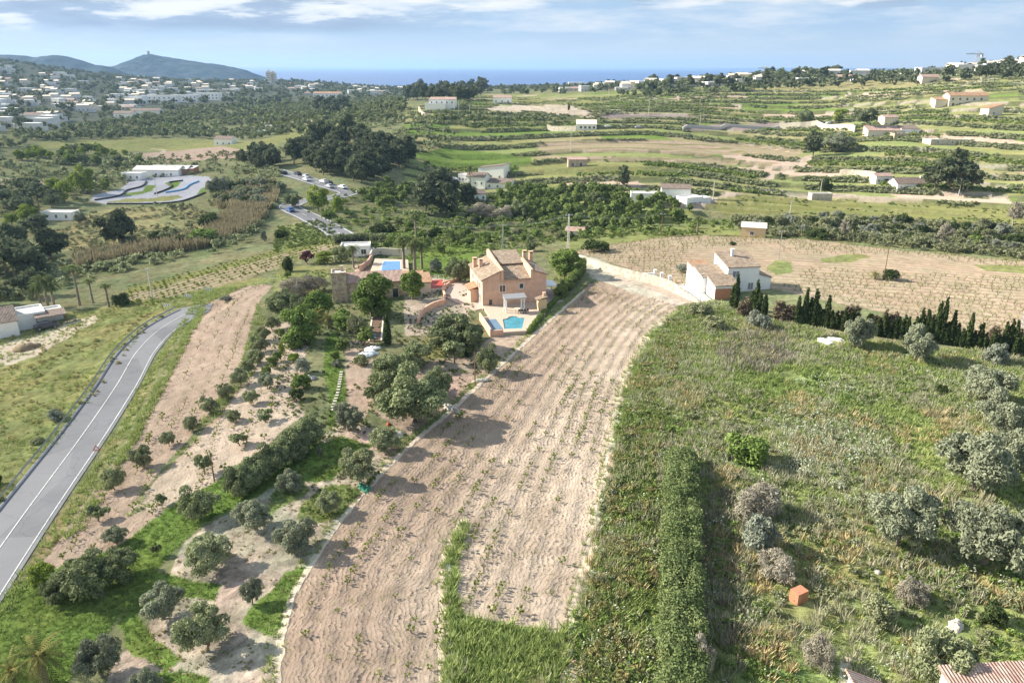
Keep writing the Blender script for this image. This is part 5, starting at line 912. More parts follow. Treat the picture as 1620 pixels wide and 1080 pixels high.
def tuft(seed, n, w, spread, lean, tip=.15):
    rs = np.random.RandomState(seed); Vv, v = [], []
    for i in range(n):
        a = rs.rand() * 6.28; r0 = rs.rand() * spread; b = np.array([math.cos(a) * r0, math.sin(a) * r0, -.05]); h = .6 + .4 * rs.rand(); t = b + np.array([math.cos(a) * lean * rs.rand(), math.sin(a) * lean * rs.rand(), h]); s = rs.rand() * 6.28; sd = np.array([math.cos(s), math.sin(s), 0]) * w * .5
        Vv += [b - sd, b + sd, t + sd * tip, t - sd * tip]; q = rs.rand(); v += [q] * 4
    return np.array(Vv), np.arange(4 * n).reshape(-1, 4), np.array(v)
TG = [tuft(i, 9, .16, .35, .7) for i in range(4)]; TD = [tuft(i + 9, 12, .05, .3, .5, .5) for i in range(4)]
TB = [lowcrown(i, 80, .42, .44, .36, .13, 1.9, 9, .2) for i in range(5)]
def headed(seed):
    Vv, Ff, v = tuft(seed, 7, .03, .3, .4, .6); tops = Vv.reshape(-1, 4, 3)[:, 2]; rs = np.random.RandomState(seed); lv = leafquads(np.repeat(tops, 2, 0) + rs.randn(14, 3) * .03, np.tile([0, 0, 1.], (14, 1)), np.full(14, .11), rs, 1.1, .4)
    return lv, np.arange(56).reshape(-1, 4), rs.rand(14).repeat(4)
TF = [headed(i) for i in range(4)]
LC_ = [lowcrown(i + 20, 40, .5, .42, .36, .24, 1.3, 7, .22) for i in range(5)]
WILD = Zp['wild']; nz = lambda sc, off, lo, hi=9: (lambda x, y: (fbm(x, y, sc, 3, off) > lo) & (fbm(x, y, sc, 3, off) < hi))
def sizes(P, a, b, seed=1): return np.random.RandomState(seed).uniform(a, b, len(P))
def far(P): return np.clip(np.hypot(P[:, 0], P[:, 1]) / 70, .8, 2)
q = sample(WILD, 4.5, 1, nz(7, 81, .34)); mass('grass', q, sizes(q, .25, .6) * far(q), TG, ML['grass'], 'fresh green grass and weeds over the wild slope on the right', 'grass', wid=1.3, seed=1)
q = sample(WILD, 1.1, 2, nz(9, 82, .47)); mass('scrub', q, sizes(q, .3, .85), TB, ML['scrub'], 'low grey-green scrub over the wild slope on the right', 'scrub', wid=1.1, seed=2)
q = sample(WILD, 1.0, 3, nz(8, 83, .52)); mass('green weeds', q, sizes(q, .3, .8), TB, ML['bright'], 'bright green weeds over the wild slope', 'weeds', wid=1.2, seed=3)
q = sample(WILD, 2.1, 4, nz(10, 84, .475)); mass('dry stalks', q, sizes(q, .5, 1.2), TD, ML['drygrass'], 'grey dry stalks standing on the wild slope', 'dry grass', seed=4)
q = sample([(1225, 650), (1300, 640), (1400, 700), (1450, 780), (1420, 800), (1300, 800), (1240, 740)], 1.5, 5, nz(5, 85, .42)); mass('white wildflowers', q, sizes(q, .6, 1.1), TF, ML['flower'], 'white wildflower heads in the middle of the wild slope', 'wildflowers', seed=5)
q = np.vstack([sample(WILD, .5, 6, nz(6, 86, .48)), sample([(1250, 600), (1330, 590), (1400, 640), (1300, 650)], 1.2, 160)]); mass('scattered white flowers', q, sizes(q, .5, 1.0), TF, ML['flower'], 'loose white flower heads over the wild slope', 'wildflowers', seed=6)
q = sample(WILD, .10, 7, nz(5, 87, .56)); mass('yellow flowers', q, sizes(q, .3, .6), TF, ML['yellow'], 'yellow flower heads dotted over the wild slope', 'wildflowers', seed=7)
q = sample([(1215, 640), (1270, 625), (1290, 645), (1250, 665)], 2, 8); q2 = sample([(1195, 1000), (1250, 990), (1260, 1080), (1210, 1080)], 2.5, 9); q3 = sample([(1330, 850), (1360, 830), (1365, 880), (1340, 880)], 2, 10); q = np.vstack([q, q2, q3, sample(WILD, 2.0, 161, nz(5, 161, .60))]); mass('tan grass', q, sizes(q, .5, 1.1), TG, ML['tan'], 'tan dry grass patches on the wild slope', 'dry grass', seed=8)
q = sample([(1135, 560), (1150, 532), (1230, 522), (1262, 560), (1215, 592), (1150, 590)], 3, 11); q2 = sample([(1100, 800), (1160, 760), (1190, 900), (1170, 1080), (1100, 1090)], 1.6, 12); q = np.vstack([q, q2]); mass('grey brushwood', q, sizes(q, .6, 1.3), TD, ML['twig'], 'grey leafless brushwood on the wild slope', 'brushwood', seed=9, wid=1.3)
RUS = [(912, 1100), (930, 960), (955, 830), (980, 700), (1005, 600), (1055, 515), (1110, 492), (1080, 560), (1050, 640), (1040, 720), (1030, 830), (1025, 1100)]
q = sample(RUS, 2.4, 13, nz(4, 88, .42)); mass('rusty scrub', q, sizes(q, .35, .9), TB, ML['rusty'], 'rust-tinged low scrub strip between field and tall hedge', 'scrub', seed=10, wid=1.1)
qg = sample(RUS, 7, 114, nz(5, 101, .38)); mass('weeds', qg, sizes(qg, .4, .95), TG, ML['grass'], 'yellow-green weeds between field and tall hedge', 'weeds', seed=40, wid=1.3)
q = sample(RUS, 1.8, 14, nz(4, 89, .46)); mass('green scrub', q, sizes(q, .35, 1.0), TB, ML['citrus'], 'green low scrub between field and tall hedge', 'scrub', seed=11, wid=1.1)
q = sample(Zp['wedge'], 9, 15); mass('tall weeds', q, sizes(q, .4, 1.0), TG, ML['grass'], 'tall green weeds at the bottom of the central field', 'weeds', seed=12)
q = sample(Zp['wedge'], 1.2, 16, nz(3, 90, .52)); mass('pale dry weeds', q, sizes(q, .6, 1.1), TD, ML['drygrass'], 'pale dry weeds at the bottom of the central field', 'weeds', seed=13)
q = sample(Zp['meadow'], 1.6, 17, nz(6, 91, .45)); mass('meadow grass', q, sizes(q, .25, .55), TG, ML['grass'], 'grass on the bank left of the main road', 'grass', seed=14, wid=1.4)
q = sample(Zp['meadow'], .5, 18, nz(4, 92, .5)); mass('meadow scrub', q, sizes(q, .25, .6), TB, ML['rusty'], 'brownish weeds on the bank left of the main road', 'weeds', seed=15, wid=1.3)
vg = np.vstack([sample(Zp['verge2'], 6, 19), sample(Zp['verge'], 3, 20), sample(Zp['soilRidge'], 2.5, 39, nz(3, 40, .45))]); mass('verge grass', vg, sizes(vg, .3, .8), TG, ML['grass'], 'grass verge along the main road and the vineyard', 'grass', seed=16, wid=1.2)
q = np.vstack([sample(Zp[a], 9, 21 + i) for i, a in enumerate(('floor green', 'patch a', 'patch b', 'patch c', 'patch d', 'patch e', 'patch f', 'strip garden'))]); mass('lush grass', q, sizes(q, .12, .28), TG, ML['bright'], 'lush bright grass under the olive trees', 'grass', seed=17, wid=2)
def along(P, o, w, step, seed, jit=.3):
    rs = np.random.RandomState(seed); q = resample(offset(P, o), step); q = q + rs.randn(*q.shape) * w; return np.c_[q, hz(q[:, 0], q[:, 1])]
q = np.vstack([along(FLD_R, .9, .35, .16, 30), along(FLD_R, -.5, .25, .5, 31), along(FLD_L, -.7, .3, .3, 32), along(MIDW, 0.2, .35, .2, 33)]); mass('edge weeds', q, sizes(q, .25, .6), TG, ML['grass'], 'weeds along the earth curbs of the central field', 'weeds', seed=18, wid=1.2)
q = sample([(425, 640), (440, 470), (500, 420), (560, 400), (735, 385), (745, 450), (760, 540), (760, 600), (640, 705), (585, 768), (540, 815), (480, 830), (500, 700)], 1.3, 34, nz(4, 93, .48)); mass('garden weeds', q, sizes(q, .2, .5), TB, ML['citrus'], 'low green plants between the garden trees', 'weeds', seed=19, wid=1.2)
q = np.vstack([sample(Zp['olive floor'], 2.2, 60, nz(2.5, 60, .47)), sample(Zp['soilL2'], .5, 61, nz(3, 61, .5))]); mass('leaf litter', q, sizes(q, .06, .2), TB, ML['rusty'], 'dry low weeds and litter on the bare orchard floor', 'weeds', seed=41, wid=1.6)
q = sample(Zp['hillock'], .30, 62, nz(9, 62, .44)); mass('hillock scrub', q, sizes(q, .4, 1.3), TB, ML['scrub'], 'low scrub dotted over the dry grassy hillock', 'scrub', seed=42, wid=1.2)
q = sample([(-100, 262), (240, 248), (430, 240), (440, 262), (370, 262), (345, 300), (340, 335), (200, 330), (60, 345), (-100, 350)], .035, 63, nz(22, 63, .42)); q = q[~inpoly(*proj(q[:, 0], q[:, 1], q[:, 2]), Zp['kart'])]; mass('flat scrub', q, sizes(q, .8, 2.4), LC_, ML['oliveg'], 'scrub around the kart track', 'scrub', seed=43, wid=1.2)
lv = []
for k in range(-8, 7):
    P = resample(offset(LV, 2.5 * k + .6), 1.3); lv.append(np.c_[P + rs.randn(*P.shape) * .12, hz(P[:, 0], P[:, 1])])
lv = np.vstack(lv); lpx, lpy = proj(lv[:, 0], lv[:, 1], lv[:, 2]); lv = lv[(inpoly(lpx, lpy, Zp['leftvine']) | inpoly(lpx, lpy, Zp['leftvine2'])) & (rs.rand(len(lv)) < .85)]; mass('young vines', lv, sizes(lv, .4, .9), TB, ML['vine'], 'rows of young vines in the strip beyond the road', 'vines', seed=44)
q = sample([(430, 450), (440, 410), (520, 385), (600, 380), (760, 385), (880, 400), (920, 430), (880, 470), (860, 400), (700, 400), (560, 400)], .5, 64, nz(6, 64, .42)); mass('rough grass', q, sizes(q, .3, .8), TG, ML['grass'], 'rough grass around the houses', 'grass', seed=45, wid=1.4)
q = np.vstack([sample([(560, 385), (640, 350), (800, 345), (1000, 362), (1160, 366), (900, 385), (760, 400)], .35, 65, nz(8, 65, .42)), sample(Zp['hill grass'], .5, 66), sample([(1120, 328), (1200, 310), (1640, 332), (1640, 360), (1300, 342)], .12, 67, nz(10, 67, .45))]); mass('waste ground weeds', q, sizes(q, .4, 1.0), TB, ML['citrus'], 'weeds on the waste ground and in the long green field', 'weeds', seed=46, wid=1.4)
TR = [tuft(i + 30, 26, .07, .35, .45, .4) for i in range(4)]
q = sample(Zp['reedbed'], .9, 35); mass('reeds', q, sizes(q, 2.4, 4.2), TR, ML['reed'], 'tall straw-coloured reeds filling the creek bed', 'reeds', seed=20)
q = sample([(345, 330), (350, 300), (420, 290), (445, 300), (430, 335), (400, 340)], .35, 36); mass('creek reeds', q, sizes(q, 2.5, 4), TR, ML['reed'], 'straw-coloured reeds between the track and the road', 'reeds', seed=21)
q = sample(Zp['ravine'], .22, 37); mass('ravine scrub', q, sizes(q, 1.0, 2.6), TB, ML['scrub'], 'dense grey-green scrub filling the ravine', 'scrub', seed=22, wid=1.1)
q = sample(Zp['creek'], .10, 38, nz(14, 94, .42)); mass('creek scrub', q, sizes(q, 1.2, 3.2), TB, ML['oliveg'], 'dark scrub thickets in the creek at the left', 'scrub', seed=23, wid=1.1)
q = sample(Zp['valley'], .05, 39, nz(14, 95, .42)); mass('valley scrub', q, sizes(q, 1.0, 2.6), TB, ML['citrus'], 'green scrub in the valley behind the houses', 'scrub', seed=24, wid=1.1)
# far terraces: bushes on the risers, orchard rows on some of the treads, woods around the town
LC = [lowcrown(i + 20, 40, .5, .42, .36, .24, 1.3, 7, .22) for i in range(5)]
rs = np.random.RandomState(50); n = 420000; r = np.exp(rs.uniform(math.log(240), math.log(760), n)); az = rs.uniform(-.18, .78, n); x, y = r * np.sin(az), r * np.cos(az); t = terr_t(x, y); f = t - np.floor(t); z = hz(x, y); px, py = proj(x, y, z); inT = inpoly(px, py, TERR)
bad = np.zeros(n, bool)
for zn in ('meadow mid', 'meadow mid2', 'big green', 'beige band', 'purple1', 'purple2', 'earth cut', 'orchard', 'top field', 'beige band2'): bad |= inpoly(px, py, Zp[zn])
for P in ROAD_W: bad |= np.abs(polydist(x, y, P)[0]) < 3
m = inT & ~bad & (f > .84) & (f < .96) & (rs.rand(n) < .85 * np.clip(r / 400, .5, 1.6) * (fbm(x, y, 30, 2, 96) > .40)); q = np.c_[x, y, z][m]; print('riser', len(q)); q = q[:34000]; mass('terrace shrubs', q, sizes(q, .6, 1.35), LC, ML['oliveg'], 'dark shrubs growing along the terrace walls of the hillside', 'shrubs', seed=25, wid=1.3)
cell = np.floor(t).astype(int); azb = np.floor(az * 7 + (cell % 3) * .4).astype(int); hh = _tab[(cell * 29 + 5) & 255, (azb * 41 + 3) & 255]
m = inT & ~bad & (hh > .70) & (np.abs((f * 21 / 5.5) % 1 - .5) < .13) & (f < .76) & (rs.rand(n) < .34); q = np.c_[x, y, z][m]; print('orch', len(q)); q = q[:16000]; mass('terrace orchards', q, sizes(q, 1.0, 1.9), LC, ML['citrus'], 'rows of small green orchard trees on the hillside terraces', 'orchard', seed=26, wid=1.05)
OLD = [(620, 190), (700, 180), (900, 190), (900, 215), (760, 235), (640, 240)]
q = sample(OLD, .035, 51, nz(30, 97, .40)); mass('hillside trees', q, sizes(q, 2, 4.5), LC, ML['carob'], 'dark trees and bushes on the slope left of the terraces', 'trees', seed=27)
q = sample([(-200, 260), (0, 222), (60, 205), (300, 172), (640, 155), (640, 190), (560, 200), (400, 222), (260, 218), (60, 226), (0, 240)], .022, 52, nz(45, 98, .40)); mass('plain trees', q, sizes(q, 2.5, 6), LC, ML['carob'], 'trees and orchards on the plain below the town', 'trees', seed=28)
q = sample([(0, 225), (60, 205), (300, 175), (600, 165), (600, 190), (400, 215), (200, 216)], .012, 53, nz(60, 99, .48)); mass('plain orchards', q, sizes(q, 2.5, 4), LC, ML['citrus'], 'greener orchards on the plain below the town', 'orchard', seed=29)
q = sample([(-200, 300), (-200, 262), (0, 245), (200, 246), (240, 258), (180, 300), (90, 305), (60, 318), (0, 320)], .03, 54, nz(25, 41, .44)); mass('plain bushes', q, sizes(q, 1.8, 4.2), LC, ML['oliveg'], 'olive-green bushes on the flats left of the kart track', 'bushes', seed=30)
q = sample([(430, 250), (520, 195), (640, 180), (760, 200), (700, 235), (660, 250), (600, 235), (500, 215), (450, 245)], .03, 55, nz(20, 42, .42)); mass('slope bushes', q, sizes(q, 1.8, 4), LC, ML['oliveg'], 'olive-green bushes around the pine grove', 'bushes', seed=31)
TOWN = [(-200, 215), (-200, 70), (0, 97), (60, 105), (140, 118), (230, 125), (400, 128), (640, 133), (900, 133), (1000, 136), (960, 150), (700, 150), (620, 160), (300, 172), (60, 205)]
q = sample(TOWN, .0052, 56, nz(90, 43, .34)); print('town trees', len(q)); mass('town woods', q[:9000], sizes(q[:9000], 4, 9), LC, ML['pine'], 'dark pine woods between the houses of the town', 'woods', seed=32, wid=1.1)
q = sample([(960, 150), (1100, 128), (1300, 118), (1440, 116), (1640, 95), (1640, 125), (1480, 132), (1300, 140), (1180, 145), (1000, 155)], .006, 57, nz(60, 44, .36)); mass('ridge woods', q, sizes(q, 4, 8), LC, ML['pine'], 'dark trees along the right skyline', 'woods', seed=33, wid=1.1)
# ---------------------------------------------------------------- building materials
def tiles(name, c1, c2, c3):
    m, nt, o = newmat(name); L = nt.links; tcn = N(nt, 'ShaderNodeTexCoord').outputs['Object']; uv = N(nt, 'ShaderNodeAttribute', attribute_name='across').outputs['Fac']
    b = N(nt, 'ShaderNodeBsdfPrincipled'); b.inputs['Roughness'].default_value = .85
    cell = N(nt, 'ShaderNodeTexVoronoi'); cell.inputs['Scale'].default_value = 2.6; L.new(tcn, cell.inputs[0]); sp = N(nt, 'ShaderNodeSeparateXYZ'); L.new(cell.outputs['Color'], sp.inputs[0])
    f = mathn(nt, 'ADD', mathn(nt, 'MULTIPLY', sp.outputs[0], .5), mathn(nt, 'MULTIPLY', noise(nt, .6, 5, .65, tcn), .6)); col = rampn(nt, f, [(.25, c1), (.5, c2), (.8, c3)])
    w = mathn(nt, 'ABSOLUTE', mathn(nt, 'SINE', mathn(nt, 'MULTIPLY', uv, 3.1416 / .24))); cc = mixc(nt, mathn(nt, 'MULTIPLY', mathn(nt, 'SUBTRACT', 1, w), .5, True), col, (.10, .07, .055)); L.new(cc, b.inputs['Base Color'])
    bp = N(nt, 'ShaderNodeBump'); bp.inputs['Distance'].default_value = .08; L.new(w, bp.inputs['Height']); L.new(bp.outputs[0], b.inputs['Normal']); L.new(b.outputs[0], o.inputs[0]); return m
def stone(name, c1, c2, sc=2.2):
    m, nt, o = newmat(name); L = nt.links; tcn = N(nt, 'ShaderNodeTexCoord').outputs['Object']; b = N(nt, 'ShaderNodeBsdfDiffuse'); vo = N(nt, 'ShaderNodeTexVoronoi'); vo.inputs['Scale'].default_value = sc; L.new(tcn, vo.inputs[0])
    sp = N(nt, 'ShaderNodeSeparateXYZ'); L.new(vo.outputs['Color'], sp.inputs[0]); L.new(rampn(nt, mathn(nt, 'ADD', mathn(nt, 'MULTIPLY', sp.outputs[0], .5), mathn(nt, 'MULTIPLY', noise(nt, 1.3, 4, .6, tcn), .5)), [(.25, c1), (.75, c2)]), b.inputs[0])
    bp = N(nt, 'ShaderNodeBump'); bp.inputs['Distance'].default_value = .1; L.new(vo.outputs['Distance'], bp.inputs['Height']); bp.invert = True; L.new(bp.outputs[0], b.inputs['Normal']); L.new(b.outputs[0], o.inputs[0]); return m
B = dict(tile=tiles('roof tiles', (.22, .16, .12), (.34, .25, .17), (.46, .36, .25)), tileo=tiles('orange roof tiles', (.34, .17, .09), (.45, .25, .13), (.50, .33, .20)), tileb=tiles('brown roof tiles', (.13, .095, .075), (.21, .155, .12), (.30, .23, .18)), tilep=tiles('pinkish roof tiles', (.36, .22, .17), (.48, .31, .24), (.56, .42, .34)),
    peach=plain('peach render', (.64, .41, .285), .9, .15, .9), villa=plain('villa render', (.60, .59, .565), .9, .1, .3), white=plain('white render', (.80, .79, .76), .9, .05, .8), cream=plain('cream render', (.66, .58, .46), .9, .08, 1), ochre=plain('ochre render', (.62, .47, .27), .9, .07, 1), pink=plain('pink render', (.60, .36, .27), .9, .07, 1),
    brick=plain('terracotta', (.44, .20, .11), .85, .25, 7), red=plain('red cover', (.40, .055, .03), .6, .1, 3), stone=stone('rough stone', (.34, .26, .19), (.56, .46, .35)), drystone=stone('dry stone', (.38, .33, .26), (.58, .52, .42), 1.6), conc=plain('concrete', (.50, .48, .44), .9, .1, 2), pave=plain('paving', (.48, .375, .285), .9, .12, 2.5), paver=plain('brown paving', (.44, .35, .29), .85, .12, 2),
    glass=plain('window glass', (.035, .045, .055), .12, .2, 2), wood=plain('weathered wood', (.16, .095, .06), .8, .25, 5), dark=plain('dark inside', (.04, .035, .03), .8, .1, 1), metal=plain('galvanised steel', (.42, .43, .45), .45, .1, 3, .6), black=plain('black rubber', (.02, .02, .022), .7, .1, 4), rust=plain('rusted pole', (.20, .10, .06), .8, .2, 6), sheet=plain('white sheet', (.78, .78, .76), .7, .06, 1.5, bump=.2), rock=plain('pale rock', (.55, .50, .42), .95, .18, 3, bump=.2),
    net=plain('green netting', (.03, .20, .12), .8, .2, 8), blue=plain('blue plastic', (.10, .28, .50), .5, .1, 3), grey=plain('grey felt', (.24, .24, .25), .8, .1, 2), signw=plain('sign white', (.8, .8, .8), .5, .02, 1), signb=plain('sign black', (.03, .035, .05), .5, .02, 1), signr=plain('sign red', (.55, .03, .03), .5, .02, 1))
def water(name, c):
    m, nt, o = newmat(name); b = N(nt, 'ShaderNodeBsdfPrincipled'); b.inputs['Roughness'].default_value = .08; b.inputs['Base Color'].default_value = (*c, 1); g = N(nt, 'ShaderNodeNewGeometry').outputs['Position']
    nt.links.new(rampn(nt, noise(nt, 1.2, 3, .5, g), [(.3, tuple(q * .82 for q in c)), (.7, tuple(q * 1.2 for q in c))]), b.inputs['Base Color']); bp = N(nt, 'ShaderNodeBump'); bp.inputs['Distance'].default_value = .02; nt.links.new(noise(nt, 5, 3, .5, g), bp.inputs['Height']); nt.links.new(bp.outputs[0], b.inputs['Normal']); nt.links.new(b.outputs[0], o.inputs[0]); return m
B['pool'] = water('pool water', (.06, .27, .34)); B['poolb'] = water('deep blue pool water', (.07, .23, .50)); B['poolg'] = plain('pool shallow step', (.14, .24, .33), .2, .1, 1)
# ---------------------------------------------------------------- mesh building
class MBd:
    def __init__(s): s.v = []; s.f = []; s.m = []; s.a = []
    def poly(s, pts, mi=0, ac=None):
        k = len(s.v); s.v += [tuple(p) for p in pts]; s.f.append(tuple(range(k, k + len(pts)))); s.m.append(mi); s.a += list(ac) if ac else [0.] * len(pts); return s
    def prism(s, base, z0, tops, mi=0):
        n = len(base); k = len(s.v); tops = [tops] * n if isinstance(tops, (int, float)) else tops; z0 = [z0] * n if isinstance(z0, (int, float)) else z0
        s.v += [(x, y, z) for (x, y), z in zip(base, z0)] + [(x, y, t) for (x, y), t in zip(base, tops)]; s.a += [0.] * 2 * n
        s.f.append(tuple(range(k + n - 1, k - 1, -1))); s.f.append(tuple(range(k + n, k + 2 * n))); s.m += [mi, mi]
        for i in range(n): j = (i + 1) % n; s.f.append((k + i, k + j, k + n + j, k + n + i)); s.m.append(mi)
        return s
    def box(s, x0, x1, y0, y1, z0, z1, mi=0): return s.prism([(x0, y0), (x1, y0), (x1, y1), (x0, y1)], z0, z1, mi)
    def slab(s, q, th, across, mi=0):
        """roof slab: four corner points, thickness, which direction the tile channels repeat in (0: along q0->q1)"""
        q = [Vector(p) for p in q]; n = (q[1] - q[0]).cross(q[3] - q[0]).normalized(); n = n if n.z > 0 else -n; w = (q[1] - q[0]).length if across == 0 else (q[3] - q[0]).length; ac = [0, w, w, 0] if across == 0 else [0, 0, w, w]
        k = len(s.v); s.v += [tuple(p) for p in q] + [tuple(p + n * th) for p in q]; s.a += ac * 2
        for f in ((3, 2, 1, 0), (4, 5, 6, 7), (0, 1, 5, 4), (1, 2, 6, 5), (2, 3, 7, 6), (3, 0, 4, 7)): s.f.append(tuple(k + i for i in f)); s.m.append(mi)
        return s
    def tube(s, p0, p1, r0, r1=None, n=8, mi=0):
        r1 = r0 if r1 is None else r1; tv, tf = tubes([(p0, p1, r0, r1)], n); k = len(s.v); s.v += [tuple(p) for p in tv]; s.a += [0.] * len(tv); s.f += [tuple(int(i) + k for i in f) for f in tf]; s.m += [mi] * len(tf)
        s.f += [tuple(range(k + n - 1, k - 1, -1)), tuple(range(k + n, k + 2 * n))]; s.m += [mi, mi]; return s
    def mesh(s, name, *mats):
        me = bpy.data.meshes.new(name); me.from_pydata(s.v, [], s.f)
        for m in mats: me.materials.append(m)
        me.polygons.foreach_set('material_index', s.m); a = me.attributes.new('across', 'FLOAT', 'POINT'); a.data.foreach_set('value', s.a); me.update(); return me
    def obj(s, name, parent, *mats): return link(name, s.mesh(name, *mats), parent)
def thing(name, label, cat, loc, yaw=0, group=None):
    o = bpy.data.objects.new(name, None); S.collection.objects.link(o); o.location = loc; o.rotation_euler = (0, 0, R(yaw)); o['label'] = label; o['category'] = cat
    if group: o['group'] = group
    return o
def tag(o, label, cat, group=None):
    o['label'] = label; o['category'] = cat
    if group: o['group'] = group
    return o
def window(par, face, a, z, w, h, blk, frame, pane, bars=True, name='window'):
    x0, y0, bw, bd = blk[:4]; f = MBd(); p = MBd(); t = .09
    def bx(m, a0, a1, z0, z1, o0, o1):
        if face == 'f': m.box(x0 + a0, x0 + a1, y0 - o1, y0 - o0, z0, z1)
        elif face == 'l': m.box(x0 - o1, x0 - o0, y0 + a0, y0 + a1, z0, z1)
        elif face == 'r': m.box(x0 + bw + o0, x0 + bw + o1, y0 + a0, y0 + a1, z0, z1)
    for a0, a1, z0, z1 in ((a - t, a, z - t, z + h + t), (a + w, a + w + t, z - t, z + h + t), (a, a + w, z - t, z), (a, a + w, z + h, z + h + t)): bx(f, a0, a1, z0, z1, .004, .07)
    if bars: bx(f, a + w / 2 - .03, a + w / 2 + .03, z, z + h, .03, .06)
    bx(p, a, a + w, z, z + h, .006, .028); fo = f.obj(name, par, frame); p.obj('pane', fo, pane); return fo
def walls_roof(par, blk, wm, rm, first, ov=.25):
    x0, y0, w, d, h, kind, rh = blk; x1, y1 = x0 + w, y0 + d; m = MBd(); z0 = -1.2
    if kind == 'gx': m.prism([(x0, y0), (x1, y0), (x1, (y0 + y1) / 2), (x1, y1), (x0, y1), (x0, (y0 + y1) / 2)], z0, [h, h, h + rh, h, h, h + rh])
    elif kind == 'gy': m.prism([(x0, y0), ((x0 + x1) / 2, y0), (x1, y0), (x1, y1), ((x0 + x1) / 2, y1), (x0, y1)], z0, [h, h + rh, h, h, h + rh, h])
    else:
        tp = dict(flat=[h] * 4, sf=[h, h, h + rh, h + rh], sb=[h + rh, h + rh, h, h], sl=[h, h + rh, h + rh, h], sr=[h + rh, h, h, h + rh])[kind]; m.prism([(x0, y0), (x1, y0), (x1, y1), (x0, y1)], z0, tp)
    m.obj('wall', par, wm); r = MBd(); a, b, c, e = x0 - ov, x1 + ov, y0 - ov, y1 + ov; lz = .006
    if kind == 'gx': ym = (y0 + y1) / 2; k = rh / (d / 2) * ov; r.slab([(a, c, h - k + lz), (b, c, h - k + lz), (b, ym, h + rh + lz), (a, ym, h + rh + lz)], .16, 0); r.slab([(b, e, h - k + lz), (a, e, h - k + lz), (a, ym + .01, h + rh + lz), (b, ym + .01, h + rh + lz)], .16, 0)
    elif kind == 'gy': xm = (x0 + x1) / 2; k = rh / (w / 2) * ov; r.slab([(a, e, h - k + lz), (a, c, h - k + lz), (xm, c, h + rh + lz), (xm, e, h + rh + lz)], .16, 0); r.slab([(b, c, h - k + lz), (b, e, h - k + lz), (xm + .01, e, h + rh + lz), (xm + .01, c, h + rh + lz)], .16, 0)
    elif kind == 'flat':
        for q in ((x0 - .05, x1 + .05, y0 - .05, y0 + .2), (x0 - .05, x1 + .05, y1 - .2, y1 + .05), (x0 - .05, x0 + .2, y0 + .2, y1 - .2), (x1 - .2, x1 + .05, y0 + .2, y1 - .2)): r.box(*q, h + .004, h + .35)
        r.box(x0 + .2, x1 - .2, y0 + .2, y1 - .2, h + .004, h + .06, 1); r.obj('parapet', par, wm, B['conc'] if rm is None else rm); return
    else:
        k = rh / (d if kind in ('sf', 'sb') else w) * ov; P = dict(sf=[(a, c, h - k), (b, c, h - k), (b, e, h + rh + k), (a, e, h + rh + k)], sb=[(a, c, h + rh + k), (b, c, h + rh + k), (b, e, h - k), (a, e, h - k)], sl=[(a, c, h - k), (b, c, h + rh + k), (b, e, h + rh + k), (a, e, h - k)], sr=[(a, c, h + rh + k), (b, c, h - k), (b, e, h - k), (a, e, h + rh + k)])[kind]
        r.slab([(x, y, z + lz) for x, y, z in P], .16, 0 if kind in ('sf', 'sb') else 1)
    return r.obj('roof', par, rm)
def house(name, label, px, py, yaw, blocks, wm='white', rm='tileb', wins=(), cat='house', group=None, chim=(), base=None, sc=1.0, pane='glass', frame='white'):
    p = base or G1(px, py); t = thing(name, label, cat, p, yaw, group); t.scale = (sc,) * 3; rf = None
    for i, b in enumerate(blocks): rf = walls_roof(t, b[:7], B[b[7]] if len(b) > 7 else B[wm], B[b[8]] if len(b) > 8 and b[8] else (B[rm] if b[5] != 'flat' else None), i == 0) or rf
    for wdw in wins: window(t, wdw[0], wdw[1], wdw[2], wdw[3], wdw[4], blocks[wdw[5] if len(wdw) > 5 else 0], B[frame], B[pane], len(wdw) < 7, wdw[6] if len(wdw) > 6 else 'window')
    for cx, cy, cz, ch in chim: m = MBd(); m.box(cx - .25, cx + .25, cy - .25, cy + .25, cz, cz + ch); m.box(cx - .33, cx + .33, cy - .33, cy + .33, cz + ch + .003, cz + ch + .12); m.obj('chimney', t, B[blocks[0][7]] if len(blocks[0]) > 7 else B[wm])
    return t
# ---------------------------------------------------------------- the orange house
P0 = G1(764, 488); YW = 14.0
H = thing('house', 'two-storey peach house with tiled split roof above the small turquoise pool', 'house', P0, YW)
m = MBd(); m.prism([(0, 0), (3.7, 0), (3.7, 12), (0, 12)], -1.5, [5.35, 6.95, 6.95, 5.35]); m.prism([(3.7, 0), (9.3, 0), (9.3, 5.6), (3.7, 5.6)], -1.5, [5.2, 5.2, 6.4, 6.4]); m.prism([(9.3, 0), (12.2, 0), (12.2, 10), (9.3, 10)], -1.5, [6.7, 5.75, 5.75, 6.7]); m.prism([(3.72, 5.62), (9.28, 5.62), (9.28, 11.9), (3.72, 11.9)], -1.5, [6.75, 6.75, 7.7, 7.7])
m.box(-1.5, -.005, 4.0, 7.5, -1, 2.6); m.obj('wall', H, B['peach'])
r = MBd(); r.slab([(-.3, -.25, 5.24), (-.3, 12.2, 5.24), (3.45, 12.2, 6.88), (3.45, -.25, 6.88)], .17, 0); r.slab([(9.55, -.25, 6.64), (9.55, 10.2, 6.64), (12.5, 10.2, 5.68), (12.5, -.25, 5.68)], .17, 0); ro = r.obj('roof', H, B['tile'])
r = MBd(); r.slab([(3.95, -.3, 5.15), (9.05, -.3, 5.15), (9.05, 5.6, 6.44), (3.95, 5.6, 6.44)], .17, 0); r.obj('roof', H, B['tile'])
r = MBd(); r.slab([(3.6, 5.3, 6.72), (9.4, 5.3, 6.72), (9.4, 12.1, 7.76), (3.6, 12.1, 7.76)], .17, 0); r.obj('roof', H, B['tile'])
